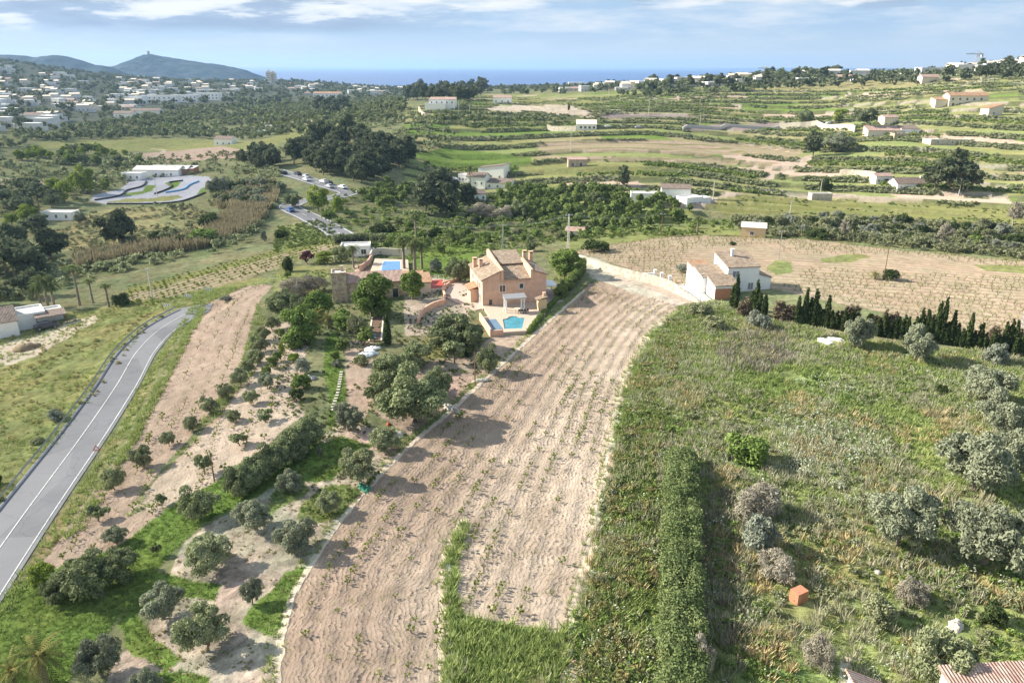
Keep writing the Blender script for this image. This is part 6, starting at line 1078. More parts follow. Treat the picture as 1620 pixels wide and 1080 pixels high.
r = MBd(); r.prism([(3.47, -.28), (3.93, -.28), (3.93, 6.9), (3.47, 6.9)], 5.0, [7.15, 7.15, 7.65, 7.65]); r.prism([(3.47, 6.92), (3.93, 6.92), (3.93, 12.3), (3.47, 12.3)], 6.5, [7.65, 7.65, 8.25, 8.25]); r.prism([(9.07, -.28), (9.53, -.28), (9.53, 6.9), (9.07, 6.9)], 5.0, [6.95, 6.95, 7.5, 7.5]); r.obj('parapet', H, B['peach'])
for cx, cy, z, hh in ((-.0 + .35, 8.8, 5.2, 2.0), (1.2, 7.2, 5.8, 1.5), (10.2, 8.6, 6.2, 1.9), (11.6, 8.9, 5.6, 2.2)):
    c = MBd(); c.box(cx - .35, cx + .35, cy - .35, cy + .35, z, z + hh); c.box(cx - .25, cx + .25, cy - .25, cy + .25, z + hh + .003, z + hh + .25, 1); c.box(cx - .42, cx + .42, cy - .42, cy + .42, z + hh + .253, z + hh + .33); c.obj('chimney', H, B['peach'], B['dark'])
BK = (0, 0, 12.2, 12, 5)
window(H, 'f', 3.25, 2.95, 1.05, 1.25, BK, B['white'], B['wood']); window(H, 'f', 7.0, 3.4, .75, .9, BK, B['white'], B['glass'], False); window(H, 'f', 1.2, .6, .6, 1.0, BK, B['peach'], B['glass'], False)
for a in (1.8, 3.6, 8.4): window(H, 'l', a, 3.2, .9, 1.25, BK, B['white'], B['wood'], False)
for a in (1.5, 3.0, 9.0): window(H, 'l', a, .4, 1.0, 1.9, BK, B['white'], B['wood'], True, 'door')
porch = MBd(); porch.slab([(-1.9, 3.7, 2.5), (-1.9, 7.8, 2.5), (0, 7.8, 3.1), (0, 3.7, 3.1)], .14, 0); porch.obj('porch_roof', H, B['tileo'])
def loc(x, y, z=0):
    c, s = math.cos(R(YW)), math.sin(R(YW)); return Vector((P0.x + x * c - y * s, P0.y + x * s + y * c, P0.z + z))
# terrace with the pool set into it
TZ = .55
t = thing('pool_terrace', 'peach-walled paved terrace in front of the orange house carrying the turquoise pool', 'terrace', loc(0, 0), YW)
PW = [(0.9, -13.5), (3.9, -13.9), (5.7, -8.7), (5.1, -8.3), (4.6, -7.5), (3.9, -7.2), (3.2, -7.4), (2.7, -8.2), (1.8, -8.5)]
OUT = [(-1.7, -15.0), (4.5, -15.3), (10.6, -5.9), (12.4, -.8), (12.2, -.02), (.02, -.02), (0, -6.2), (-1.4, -6.4)]
m = MBd(); V3 = [Vector((*q, TZ)) for q in OUT]; VH = [Vector((*q, TZ)) for q in PW]
from mathutils.geometry import tessellate_polygon
al = V3 + VH; k = len(m.v); m.v += [tuple(q) for q in al]; m.a += [0.] * len(al)
for tr in tessellate_polygon([V3, VH]):
    q = [al[i] for i in tr]; tr = tr if (q[1] - q[0]).cross(q[2] - q[0]).z > 0 else tr[::-1]; m.f.append(tuple(tr)); m.m.append(0)
for ring_, sg in ((OUT, 1), (PW, -1)):
    for i in range(len(ring_)): a_, b_ = ring_[i], ring_[(i + 1) % len(ring_)]; a_, b_ = (a_, b_) if sg > 0 else (b_, a_); m.poly([(*a_, -2), (*b_, -2), (*b_, TZ), (*a_, TZ)])
m.obj('paving', t, B['pave'])
m = MBd(); m.box(-1.95, -1.71, -15.3, -6.3, -2, TZ + .8); m.box(-1.7, .3, -15.3, -15.06, -2, TZ + .5); m.obj('wall', t, B['peach'])
m = MBd(); m.box(-1.5, .6, -13.6, -8.2, TZ + .004, TZ + .05); m.obj('side_deck', t, B['poolg'])
m = MBd(); m.prism(PW, -1.5, TZ - .12); pw = m.obj('swimming_pool', None, B['pool']); pw.location = loc(0, 0); pw.rotation_euler = (0, 0, R(YW)); tag(pw, 'small turquoise pool with a rounded end in front of the orange house', 'pool')
t = thing('pergola', 'reed-roofed pergola with white columns beside the pool of the orange house', 'pergola', loc(3.2, -5.0, TZ), YW)
for cx, cy in ((.1, 0), (2.9, 0), (.1, 1.45), (3.4, 0)):
    m = MBd(); m.tube((cx, cy, 0), (cx, cy, 2.25), .14, .12, 10); m.box(cx - .2, cx + .2, cy - .2, cy + .2, 2.25, 2.38); m.obj('column', t, B['white'])
m = MBd(); m.box(-.2, 3.7, -.12, .05, 2.39, 2.55); m.box(-.2, 3.7, 1.38, 1.52, 2.39, 2.55)
for i in range(14): m.box(-.15 + i * .29, -.05 + i * .29, -.4, 1.55, 2.553, 2.62)
m.obj('beam', t, B['cream']); m = MBd(); m.slab([(-.3, -.4, 2.63), (3.8, -.4, 2.63), (3.8, 1.58, 2.95), (-.3, 1.58, 2.95)], .06, 0); m.obj('roof', t, B['grey'])
t = thing('table', 'pale wooden dining table under the pergola', 'table', loc(5.3, -5.3, TZ), YW); m = MBd(); m.box(-.6, .6, -.35, .35, .7, .76); m.obj('tabletop', t, B['cream'])
for a in (-.5, .5):
    for b in (-.28, .28): m = MBd(); m.box(a - .04, a + .04, b - .04, b + .04, 0, .7); m.obj('leg', t, B['cream'])
for i in range(4):
    t = thing('chair', f'dark chair in front of the pergola table, {ORD[i]} from the left', 'chair', loc(5.4 + i * .5, -6.1, TZ), YW, 'dark chairs by the pergola table'); m = MBd(); m.box(-.2, .2, -.2, .2, .42, .46); m.obj('seat', t, B['signb']); m = MBd(); m.box(-.2, .2, -.23, -.19, .46, .85); m.obj('backrest', t, B['signb'])
    for a in (-.17, .17):
        for b in (-.17, .17): m = MBd(); m.box(a - .02, a + .02, b - .02, b + .02, 0, .42); m.obj('leg', t, B['signb'])
t = thing('barbecue', 'peach barbecue hut with a tiled roof beside the pergola', 'barbecue', loc(9.2, -5.4, TZ), YW); m = MBd(); m.box(0, 1.5, 0, 1.3, -1, 2.1); m.obj('wall', t, B['ochre']); m = MBd(); m.slab([(-.4, -.2, 2.0), (-.4, 1.5, 2.0), (1.7, 1.5, 2.5), (1.7, -.2, 2.5)], .12, 0); m.obj('roof', t, B['tile']); m = MBd(); m.box(1.0, 1.4, .5, .9, 2.4, 3.1); m.box(.92, 1.48, .42, .98, 3.103, 3.2); m.obj('chimney', t, B['peach'])
t = thing('terrace_paving', 'shady paved side terrace at the right of the orange house', 'terrace', loc(12.3, 0), YW); m = MBd(); m.box(0, 3.4, -.3, 9, -2, .3); m.obj('paving', t, B['paver']); m = MBd(); m.box(.3, 3.2, 3, 7, 2.45, 2.55); m.obj('awning', t, B['sheet'])
for a, b in ((.4, 3.1), (3.1, 3.1), (.4, 6.9), (3.1, 6.9)): m = MBd(); m.box(a - .06, a + .06, b - .06, b + .06, .303, 2.45); m.obj('post', t, B['white'])
def sheet_px(name, pts, lift, mat, label=None, cat=None, kind=None, th=.0):
    Q = G([p[0] for p in pts], [p[1] for p in pts]); z = max(Q[:, 2]) + lift; m = MBd(); m.prism([(a, b) for a, b, _ in Q], min(Q[:, 2]) - .6, z); o = m.obj(name, None, mat)
    if kind: o['kind'] = kind
    else: tag(o, label, cat)
    return o, Q, z
sheet_px('driveway', [(703, 470), (712, 452), (738, 446), (745, 455), (764, 489), (752, 492), (722, 480)], .12, B['paver'], kind='structure')
sheet_px('steps', [(745, 456), (751, 455), (770, 487), (764, 491)], .3, B['pave'], kind='structure')
# a wall following a line of photo points
def wall_px(name, label, pts, hgt, th, mat, cap=None, cat='wall', n=6, sub=1.0, top=None):
    P = smooth(G([p[0] for p in pts], [p[1] for p in pts])[:, :2], n); P = resample(P, sub); L_, R_ = offset(P, -th / 2), offset(P, th / 2); z = hz(P[:, 0], P[:, 1]); m = MBd(); k = len(P); o0 = P[0]; zb = z.min()
    hh = np.full(k, hgt) if top is None else np.interp(np.linspace(0, 1, k), [t[0] for t in top], [t[1] for t in top])
    vv = []
    for i in range(k): vv += [(*L_[i], z[i] - .8), (*L_[i], z[i] + hh[i]), (*R_[i], z[i] + hh[i]), (*R_[i], z[i] - .8)]
    m.v = vv; m.a = [0.] * len(vv)
    for i in range(k - 1):
        for a in range(3): m.f.append((4 * i + a, 4 * i + a + 1, 4 * i + 5 + a, 4 * i + 4 + a)); m.m.append(0)
    m.f += [(0, 1, 2, 3), (4 * k - 1, 4 * k - 2, 4 * k - 3, 4 * k - 4)]; m.m += [0, 0]
    return tag(m.obj(name, None, mat), label, cat)
wall_px('garden_wall', 'curved peach garden wall sweeping down left of the orange house', [(662, 513), (668, 500), (682, 489), (703, 482)], 1.1, .3, B['peach'], sub=.6)
wall_px('garden_wall', 'low peach wall along the left of the driveway', [(703, 482), (704, 470), (700, 462), (712, 452)], .9, .3, B['peach'], sub=.6)
wall_px('ramp_wall', 'short peach ramp wall behind the driveway', [(700, 452), (716, 448), (728, 444)], .8, .3, B['peach'], sub=.6)
# red covered pool with white rail
o, Q, z = sheet_px('pool_deck', [(672, 462), (676, 448), (702, 446), (706, 460)], .5, B['cream'], 'cream walled basin with a red cover left of the driveway', 'basin'); c = Q.mean(0)
m = MBd(); m.prism([tuple(c[:2] + (q[:2] - c[:2]) * .86) for q in Q], z + .004, z + .1); tag(m.obj('pool_cover', None, B['red']), 'flat red cover lying on the cream walled basin', 'cover')
t = thing('railing', 'white metal railing behind the red covered basin', 'railing', (0, 0, 0)); a, b = Vector(Q[1]), Vector(Q[2]); a.z = b.z = z
m = MBd(); m.tube(a + Vector((0, 0, .9)), b + Vector((0, 0, .9)), .03); m.obj('rail', t, B['white'])
for i in range(8): q = a.lerp(b, i / 7); m = MBd(); m.tube(q, q + Vector((0, 0, .9)), .025); m.obj('post', t, B['white'])
# stone finca with tower
t = house('finca', 'stone finca with square tower and long tiled roof behind the dense green tree', 528, 480, 12, [(0, 0, 2.7, 3.2, 5.6, 'flat', 0, 'stone'), (2.72, .6, 10.6, 5.6, 3.6, 'gx', 1.3, 'stone', 'tilep'), (13.4, 1.4, 5.5, 4.5, 2.7, 'sf', .7, 'cream', 'tileo')], 'stone', 'tilep', [('f', 6.2, .8, .9, 1.2, 1), ('f', 8.6, 0, 1.1, 2.1, 1, 'door'), ('f', 1.4, .6, 1.6, 1.5, 2)], chim=[(2.0, 2.4, 5.6, 1.0)], frame='cream')
house('annex', 'white flat-roofed annex half hidden behind the upper pool', 540, 407, 8, [(0, 0, 7.2, 4.5, 2.4, 'flat', 0, 'white')], 'white', wins=[('f', 5.0, .6, 1.2, 1.2), ('f', 2, 0, 1, 2.0, 0, 'door')])
house('shed', 'low pink terrace building under the red roof below the upper pool', 628, 455, 6, [(0, 0, 5.2, 2.5, 2.2, 'sf', .4, 'cream', 'tileo')], 'cream', 'tileo', wins=[('f', 1, 0, 1.1, 1.9, 0, 'door')])
# upper pool
Q = G([584, 594, 646, 648], [439, 417, 416, 437]); z = Q[:, 2].max() + .3
m = MBd(); m.prism([(a, b) for a, b, _ in Q], Q[:, 2].min() - 1, z); dk = tag(m.obj('pool_terrace', None, B['pave']), 'raised paved terrace of the upper pool between finca and palms', 'terrace')
Q2 = G([601, 606, 635, 636], [435, 419, 418, 434.5]); c = Q2.mean(0); m = MBd(); m.prism([(a, b) for a, b, _ in Q2], z + .004, z + .04); cp = m.obj('coping', dk, B['cream']); m = MBd(); m.prism([tuple(c[:2] + (q[:2] - c[:2]) * .9) for q in Q2], z + .045, z + .06); tag(m.obj('swimming_pool', None, B['poolb']), 'deep blue rectangular pool on the raised terrace left of the palms', 'pool')
wall_px('retaining_wall', 'white garden wall along the back of the upper pool terrace', [(586, 413), (596, 404), (650, 403)], 1.8, .3, B['cream'], sub=.8)
wall_px('terrace_wall', 'pink wall at the left of the upper pool terrace', [(570, 430), (584, 420), (590, 408)], 1.5, .3, B['pink'], sub=.8)
# ---------------------------------------------------------------- white house on the right
p = G1(1130, 474)
t = thing('house', 'white two-storey house with weathered tile roofs beside the right vineyard', 'house', p, -62)
# local x runs along the long bright wall away towards the upper left, so build in a rotated frame instead
t.rotation_euler = (0, 0, R(9))
def WH(x0, y0, w, d, h, k, rh, rm='tile'): walls_roof(t, (x0, y0, w, d, h, k, rh), B['white'], B[rm], False, .15)
WH(0, 0, 4.6, 4.0, 2.6, 'sf', 1.0)
WH(-.8, 4.03, 4.9, 5.0, 3.2, 'sf', 1.1); WH(4.15, 4.05, 6.4, 6.6, 4.9, 'sf', 1.5); WH(-.8, 9.06, 3.6, 3.0, 3.9, 'sf', .5, 'tileo'); WH(10.6, 4.5, 2.8, 5.0, 2.5, 'sr', .8)
for a, z0, f, bk, w_, h_ in ((1.0, 3.0, 'f', (4.15, 4.05, 6.4, 6.6), 1.3, 1.2), (1.8, 1.2, 'l', (0, 0, 4.6, 4.0), .8, 1.2), (2.6, 1.3, 'l', (-.8, 4.03, 5.6, 5.0), .9, 1.3), (4.4, .5, 'f', (4.15, 4.05, 6.4, 6.6), 1.0, 1.3)): window(t, f, a, z0, w_, h_, bk, B['white'], B['grey'])
m = MBd(); m.box(.02, 4.58, -.06, -.004, -1, 2.1); m.obj('brick_facing', t, B['brick'])
m = MBd(); m.box(6.6, 7.1, 8.4, 8.9, 5.4, 7.4); m.box(6.5, 7.2, 8.3, 9.0, 7.403, 7.5); m.obj('chimney', t, B['white'])
wall_px('retaining_wall', 'pale earth-coloured retaining wall below the lane of the white house', [(905, 402), (950, 425), (1000, 441), (1050, 455), (1110, 482)], 1.6, .5, B['drystone'], top=[(0, .3), (.4, 1.6), (.8, 1.9), (1, .4)])
wall_px('gate_wall', 'white gate wall panel left of the white house lane', [(1013, 441), (1034, 441)], 1.3, .25, B['white'])
for x, y, l in ((1036, 441, 'left'), (1046, 446, 'middle'), (1059, 451, 'right')):
    q = G1(x, y); m = MBd(); m.box(-.25, .25, -.25, .25, -.5, 1.9); m.box(-.32, .32, -.32, .32, 1.903, 2.0); o = m.obj('gate_pillar', None, B['white']); o.location = q; tag(o, f'white gate pillar, {l} one of the three by the lane', 'pillar')
sheet_px('driveway', [(1066, 452), (1094, 448), (1136, 485), (1122, 489)], .1, B['conc'], kind='structure')
house('shed', 'ochre flat-roofed shed at the far edge of the right vineyard', 1172, 375, -18, [(0, 0, 6.2, 6.0, 2.7, 'sf', .25, 'ochre', 'cream')], 'ochre', 'cream', [('f', 2.3, .8, .9, .9)], cat='shed')
house('cottage', 'tiny tiled hut with white walls on the waste ground', 895, 374, -15, [(0, 0, 5, 4, 1.6, 'gx', .8)], 'white', 'tilep', cat='hut')
# ---------------------------------------------------------------- white cottage on the left
t = house('house', 'white cottage with a brown tiled roof below the road at the left edge', 18, 533, 38, [(-11, 0, 12.5, 8.5, 3.0, 'gx', 1.9), (1.55, 3.0, 5.0, 6.0, 2.8, 'flat', 0), (6.6, 5.2, 3.2, 4.0, 1.9, 'flat', 0)], 'white', 'tileb', [('r', 4.6, .9, .9, 1.2), ('r', 1.6, .8, .8, 1.1), ('f', 6, .9, 1, 1.2)])
t = thing('carport', 'dark-roofed carport at the right wall of the left white cottage', 'carport', G1(62, 522), 38); m = MBd(); m.slab([(-.2, -.2, 2.3), (5.2, -.2, 2.3), (5.2, 3.6, 2.6), (-.2, 3.6, 2.6)], .12, 0); m.obj('roof', t, B['tileb'])
for a in (0, 5): 
    for b in (0, 3.4): m = MBd(); m.box(a - .08, a + .08, b - .08, b + .08, -1, 2.3); m.obj('post', t, B['wood'])
# ---------------------------------------------------------------- cars
def car_meshes(col):
    L_, Wd = 4.2, 1.75; prof = [(-2.1, .35), (-2.1, .85), (-1.9, .95), (-1.55, 1.0), (-1.15, 1.42), (.35, 1.45), (.95, 1.0), (1.9, .85), (2.1, .65), (2.1, .35)]
    m = MBd(); k = len(prof)
    for y, s in ((-Wd / 2, 1), (Wd / 2, 1)):
        for x, z in prof: m.v.append((x, y * (.86 if z > 1.05 else 1), z)); m.a.append(0.)
    m.f.append(tuple(range(k))[::-1]); m.f.append(tuple(range(k, 2 * k))); m.m += [0, 0]
    for i in range(k): j = (i + 1) % k; m.f.append((i, j, k + j, k + i)); m.m.append(0)
    body = m.mesh('body', col)
    g = MBd(); yy = Wd / 2 * .86 + .012
    for s in (-1, 1): 
        y1 = s * (Wd / 2 * .93 + .02); y2 = s * (Wd / 2 * .86 + .02); g.poly([(-1.35, y1, 1.04), (.75, y1, 1.04), (.3, y2, 1.38), (-1.08, y2, 1.38)])
    g.poly([(.92, -.7, 1.03), (.92, .7, 1.03), (.42, .66, 1.42), (.42, -.66, 1.42)]); g.poly([(-1.56, .7, 1.03), (-1.56, -.7, 1.03), (-1.21, -.66, 1.40), (-1.21, .66, 1.40)]); gl = g.mesh('windows', B['glass'])
    w = MBd(); w.tube((0, -.1, 0), (0, .1, 0), .33, .33, 14); wh = w.mesh('wheel', B['black']); r_ = MBd(); r_.tube((0, -.11, 0), (0, .11, 0), .2, .2, 10); rim = r_.mesh('rim', B['metal'])
    hl = MBd(); hl.box(2.08, 2.12, -.15, .15, .66, .8); return body, gl, wh, rim, hl.mesh('headlight', B['signw'])
CARM = {}
def car(px, py, ang, colname, label, base=None, group='cars on the road'):
    cols = dict(white=(.75, .75, .75), silver=(.42, .43, .45), dark=(.04, .045, .06), blue=(.05, .12, .30), red=(.4, .03, .03))
    if colname not in CARM: CARM[colname] = car_meshes(plain(colname + ' car paint', cols[colname], .3, .03, 1))
    b, g, w, r_, h = CARM[colname]; p = base or G1(px, py); t = thing('car', label, 'car', p + Vector((0, 0, .12)), ang, group); link('body', b, t); link('windows', g, t)
    for x in (-1.3, 1.3):
        for y in (-.8, .8): wo = link('wheel', w, t, (x, y, .33)); link('rim', r_, wo)
    for y in (-.6, .6): link('headlight', h, t, (0, y, 0))
car(75, 521, 38, 'dark', 'dark car parked under the carport of the left white cottage', group='parked cars')
for i, (x, y, c, w) in enumerate([(452, 276, 'dark', 'farthest car on the hillside road'), (463, 279, 'dark', 'dark car second on the hillside road'), (477, 282.5, 'silver', 'silver car third on the hillside road'), (492, 286, 'white', 'white car in the middle of the hillside road queue'), (508, 291, 'white', 'white car fifth on the hillside road'), (516, 293.5, 'dark', 'dark car between two pale ones on the hillside road'), (526, 297, 'silver', 'silver car second from the near end of the hillside queue'), (536, 300, 'white', 'nearest white car of the hillside road queue')]):
    q = G(x, y)[0][:2]; k = np.argmin(np.hypot(*(ROAD2 - q).T)); d = ROAD2[min(k + 1, len(ROAD2) - 1)] - ROAD2[k - 1]; pos = offset(ROAD2, 1.8 if i % 3 else -1.8)[k]; car(0, 0, math.degrees(math.atan2(d[1], d[0])), c, w, Vector((*pos, float(hz(*pos)) + .02)))
q = G(460, 340)[0][:2]; k = np.argmin(np.hypot(*(ROAD2 - q).T)); pos = offset(ROAD2, -1.8)[k + 2]; d = ROAD2[k + 3] - ROAD2[k + 1]; car(0, 0, math.degrees(math.atan2(d[1], d[0])), 'blue', 'blue car at the road junction below the hillside', Vector((*pos, float(hz(*pos)) + .02)))
for i, (x, y, c) in enumerate([(702, 282, 'white'), (712, 284, 'white'), (720, 286, 'silver')]): car(x, y, 10 + 30 * i, c, f'{c} car parked left of the white farm, {ORD[i]} from the left', group='cars parked by the farm')
for i, (x, y, c) in enumerate([(962, 202, 'white'), (1010, 203, 'silver'), (1312, 196, 'white')]): car(x, y, 10, c, ['white car parked right of the low white villa', 'silver car on the lane among the terrace trees', 'white car behind the long pale wall on the hillside'][i], group='cars parked on the hillside')
# ---------------------------------------------------------------- road furniture
t = thing('guardrail', 'grey steel guardrail along the left edge of the main road', 'guardrail', (0, 0, 0)); GRP = offset(ROAD, -3.6)[:int(len(ROAD) * .97)]; zz = hz(GRP[:, 0], GRP[:, 1])
m = MBd(); gl = resample(GRP, 1.0)
for i in range(len(GRP) - 1):
    a, b = Vector((*GRP[i], zz[i])), Vector((*GRP[i + 1], zz[i + 1])); n = Vector((-(b - a).y, (b - a).x, 0)).normalized() * .05
    m.poly([a + Vector((0, 0, .42)), b + Vector((0, 0, .42)), b + n + Vector((0, 0, .57)), a + n + Vector((0, 0, .57))]); m.poly([a + n + Vector((0, 0, .57)), b + n + Vector((0, 0, .57)), b + Vector((0, 0, .74)), a + Vector((0, 0, .74))])
m.obj('rail', t, B['metal'])
for i in range(0, len(GRP), 3):
    m = MBd(); a = (GRP[i][0], GRP[i][1]); m.box(a[0] - .16, a[0] - .06, a[1] - .05, a[1] + .05, zz[i] - .4, zz[i] + .66); m.obj('post', t, B['metal'])
for i, (x, y) in enumerate([(265, 492), (299, 477), (331, 466)]):
    t = thing('chevron_sign', 'black and white chevron board on the outside of the road bend, ' + ['nearest of three', 'middle of three', 'farthest of three'][i], 'sign', G1(x, y), -12, 'chevron boards on the bend')
    for a in (-.5, .5): m = MBd(); m.tube((a, 0, -.3), (a, 0, 1.6), .03); m.obj('post', t, B['metal'])
    m = MBd(); m.box(-.75, .75, -.05, -.02, .95, 1.5); pn = m.obj('panel', t, B['signw']); m = MBd()
    for k in range(3):
        cx = -.5 + k * .5; m.poly([(cx - .17, -.056, 1.0), (cx - .02, -.056, 1.0), (cx + .18, -.056, 1.225), (cx + .03, -.056, 1.225)]); m.poly([(cx + .03, -.056, 1.225), (cx + .18, -.056, 1.225), (cx - .02, -.056, 1.45), (cx - .17, -.056, 1.45)])
    m.obj('chevrons', pn, B['signb'])
t = thing('warning_sign', 'triangular red-edged road sign on the verge of the main road', 'sign', G1(157, 728), 20); m = MBd(); m.tube((0, 0, -.3), (0, 0, 1.9), .035); m.obj('post', t, B['metal'])
m = MBd(); m.poly([(-.45, -.05, 1.35), (.45, -.05, 1.35), (0, -.05, 2.13)]); m.poly([(-.45, -.04, 1.35), (0, -.04, 2.13), (.45, -.04, 1.35)]); pn = m.obj('panel', t, B['signr']); m = MBd(); m.poly([(-.28, -.056, 1.45), (.28, -.056, 1.45), (0, -.056, 1.95)]); m.obj('sign_face', pn, B['signw'])
def pole(name, label, px, py, hp, mat, r=.13, arms=(), group=None, lattice=False, base=True, h=None):
    p = G1(px, py); h = h or hp / pxm(p) / cP * 1.02; t = thing(name, label, 'pole', p, rnd.uniform(-20, 20), group); m = MBd()
    if lattice:
        for a in (-1, 1):
            for b in (-1, 1): m.tube((a * .28, b * .2, -.5), (a * .11, b * .08, h), .045, .035, 4)
        k = int(h / .7)
        for i in range(k):
            f = i / k; w = .28 + (.11 - .28) * f; z = h * f
            for b in (-1, 1): m.box(-w, w, b * w * .7 - .03, b * w * .7 + .03, z, z + .06); m.tube((-w, b * w * .7, z), (w * .95, b * w * .7, z + h / k), .03, .03, 4)
    else: m.tube((0, 0, -.5), (0, 0, h), r, r * .7, 8)
    m.obj('shaft', t, mat)
    for z, w in arms:
        m = MBd(); m.box(-w, w, -.05, .05, h - z - .05, h - z + .05); ar = m.obj('crossarm', t, B['metal']); m = MBd()
        for q in (-w + .1, 0, w - .1): m.tube((q, 0, h - z + .053), (q, 0, h - z + .25), .05, .03, 6)
        m.obj('insulator', ar, B['signw'])
    return t, p + Vector((0, 0, h))
pole('pole', 'rusty brown pole at the left edge of the central field', 752, 610, 52, B['rust'], .1)
pole('wooden_pole', 'thin wooden pole beside the thin fruit tree in the ploughed plot', 340, 762, 50, B['wood'], .09)
_, a1 = pole('concrete_pole', 'white lattice power pole directly behind the orange house', 796, 396, 38, B['conc'], arms=((.3, .9),), lattice=True)
_, a2 = pole('concrete_pole', 'white lattice power pole right of the orange house', 899, 393, 50, B['conc'], arms=((.3, .9),), lattice=True)
_, a3 = pole('concrete_pole', 'thin dark power pole at the citrus grove edge', 1046, 374, 34, B['wood'], .1, ((.3, .7),))
_, a4 = pole('lattice_mast', 'white lattice mast at the right end of the cypress row', 1611, 540, 68, B['conc'], lattice=True)
pole('lamp_post', 'thin grey lamp post at the white house lane', 1107, 492, 56, B['metal'], .06, ((.15, .3),))
pole('wooden_pole', 'tall thin pole standing in the right vineyard', 1398, 441, 50, B['wood'], .09)
_, b1 = pole('concrete_pole', 'pole behind the white house at the vineyard edge', 1232, 410, 42, B['metal'], .1, ((.2, .6),))
pole('concrete_pole', 'grey pole at the edge of the roadside vine strip', 242, 474, 46, B['conc'], .16, ((.2, .5),))
_, c1_ = pole('lattice_mast', 'white power pole in the middle of the green terraces', 903, 240, 30, B['conc'], arms=((.3, 1.),), lattice=True)
for i, (x, y, h_, l) in enumerate([(726, 186, 24, 'below the white ridge farm'), (743, 182, 16, 'second one below the white ridge farm'), (1026, 184, 24, 'above the purple field'), (1107, 203, 22, 'beside the purple field'), (1402, 196, 20, 'above the hillside farm'), (1516, 312, 28, 'in front of the big pine'), (1128, 316, 30, 'at the bend of the hillside lane'), (1297, 312, 26, 'beside the stone tank'), (963, 152, 15, 'on the far terrace edge'), (807, 272, 14, 'beside the white farm'), (249, 312, 26, 'in the middle of the kart track'), (265, 278, 22, 'behind the kart track building'), (1250, 338, 18, 'in the long green field')]):
    pole('utility_pole', f'tall pale pole {l}', x, y, h_, B['conc'], .16, ((.4, .9),) if i < 10 else ((.1, .5),))
def wire(name, label, a, b, sag, off=0):
    n = 16; o = Vector((0, off, 0)); P = [a.lerp(b, i / n) + o - Vector((0, 0, sag * 4 * (i / n) * (1 - i / n))) for i in range(n + 1)]; tv, tf = tubes([(P[i], P[i + 1], .022, .022) for i in range(n)], 4); tag(link(name, mesh_np(name, tv, tf, [B['metal']]), None), label, 'cable')
a0 = a1 + (a1 - a2) * 1.2 + Vector((0, 0, -1)); a0.z = a1.z + 1
for k, off in enumerate((-.7, .7)):
    w_ = ('nearer', 'farther')[k]; wire('power_cable', f'thin cable, the {w_} one between the two white poles behind the house', a1, a2, 1.0, off); wire('power_cable', f'thin cable, the {w_} one from the right white pole to the dark pole', a2, a3, 1.2, off); wire('power_cable', f'thin cable, the {w_} one running left from the pole behind the house', a0, a1, 1.4, off)
# ---------------------------------------------------------------- hedges
def hedge(label, pts, wid, hgt, leaf, seed, dens=260, size=.16, taper=None, name='hedge'):
    P = line_px(pts, .5); rs = np.random.RandomState(seed); s = np.linspace(0, 1, len(P)); L_ = len(P) * .5; n = int(L_ * dens); u = rs.rand(n) * (len(P) - 1); i = u.astype(int); f = u - i; c = P[i] * (1 - f)[:, None] + P[np.minimum(i + 1, len(P) - 1)] * f[:, None]
    T_ = np.gradient(P, axis=0); T_ /= np.hypot(*T_.T)[:, None]; nc = int(L_ * max(9, 14 / wid)); uc = rs.rand(nc) * (len(P) - 1); ic = uc.astype(int); nn = np.c_[T_[ic, 1], -T_[ic, 0]]
    kc = np.interp(uc / len(P), [t_[0] for t_ in taper], [t_[1] for t_ in taper]) if taper else np.ones(nc); cr = min(wid, hgt) * (.20 + .14 * rs.rand(nc)); lat = (rs.rand(nc) * 2 - 1) * (wid / 2 - cr * .6); hh = (hgt * kc * (.9 + .25 * rs.rand(nc) * rs.rand(nc)) - cr) * (1 - .25 * (np.abs(lat) / (wid / 2)) ** 2); lowc = rs.rand(nc) < .38; hh = np.where(lowc, hh * rs.rand(nc), hh); lat = np.where(lowc, np.sign(lat) * (wid / 2 - cr * .8), lat)
    cxy = P[ic] + nn * lat[:, None]; cc_ = np.c_[cxy, hz(cxy[:, 0], cxy[:, 1]) + hh]; k_ = rs.choice(nc, n, p=cr ** 2 / (cr ** 2).sum()); d_ = rs.randn(n, 3); d_ /= np.linalg.norm(d_, axis=1)[:, None]; d_[:, 2] = np.where(d_[:, 2] < -.4, -d_[:, 2], d_[:, 2])
    Pp = cc_[k_] + d_ * (cr[k_] * (.6 + .5 * rs.rand(n) + .3 * (rs.rand(n) > .95)))[:, None]; Vv = leafquads(Pp, d_, np.full(n, size), rs, 1.6, .8); ct = rs.rand(nc); v = np.clip(ct[k_] * .55 + rs.rand(n) * .45, 0, 1)
    o = link(name, mesh_np(name, Vv, np.arange(4 * n).reshape(-1, 4), [ML[leaf]], [('v', 'FLOAT', np.repeat(v, 4))])); tag(o, label, 'hedge')
    # solid dark core box that fills and darkens the inside of the hedge
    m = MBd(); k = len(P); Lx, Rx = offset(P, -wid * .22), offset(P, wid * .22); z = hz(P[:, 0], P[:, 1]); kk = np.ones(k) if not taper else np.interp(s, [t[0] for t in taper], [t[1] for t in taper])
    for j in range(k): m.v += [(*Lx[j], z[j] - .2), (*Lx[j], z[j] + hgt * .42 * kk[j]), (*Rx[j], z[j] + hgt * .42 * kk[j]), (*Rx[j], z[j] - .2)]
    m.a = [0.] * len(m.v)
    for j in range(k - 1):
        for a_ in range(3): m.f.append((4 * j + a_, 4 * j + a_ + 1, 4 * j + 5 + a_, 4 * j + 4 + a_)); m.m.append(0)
    m.obj('dark_core', o, B['dark']); return o
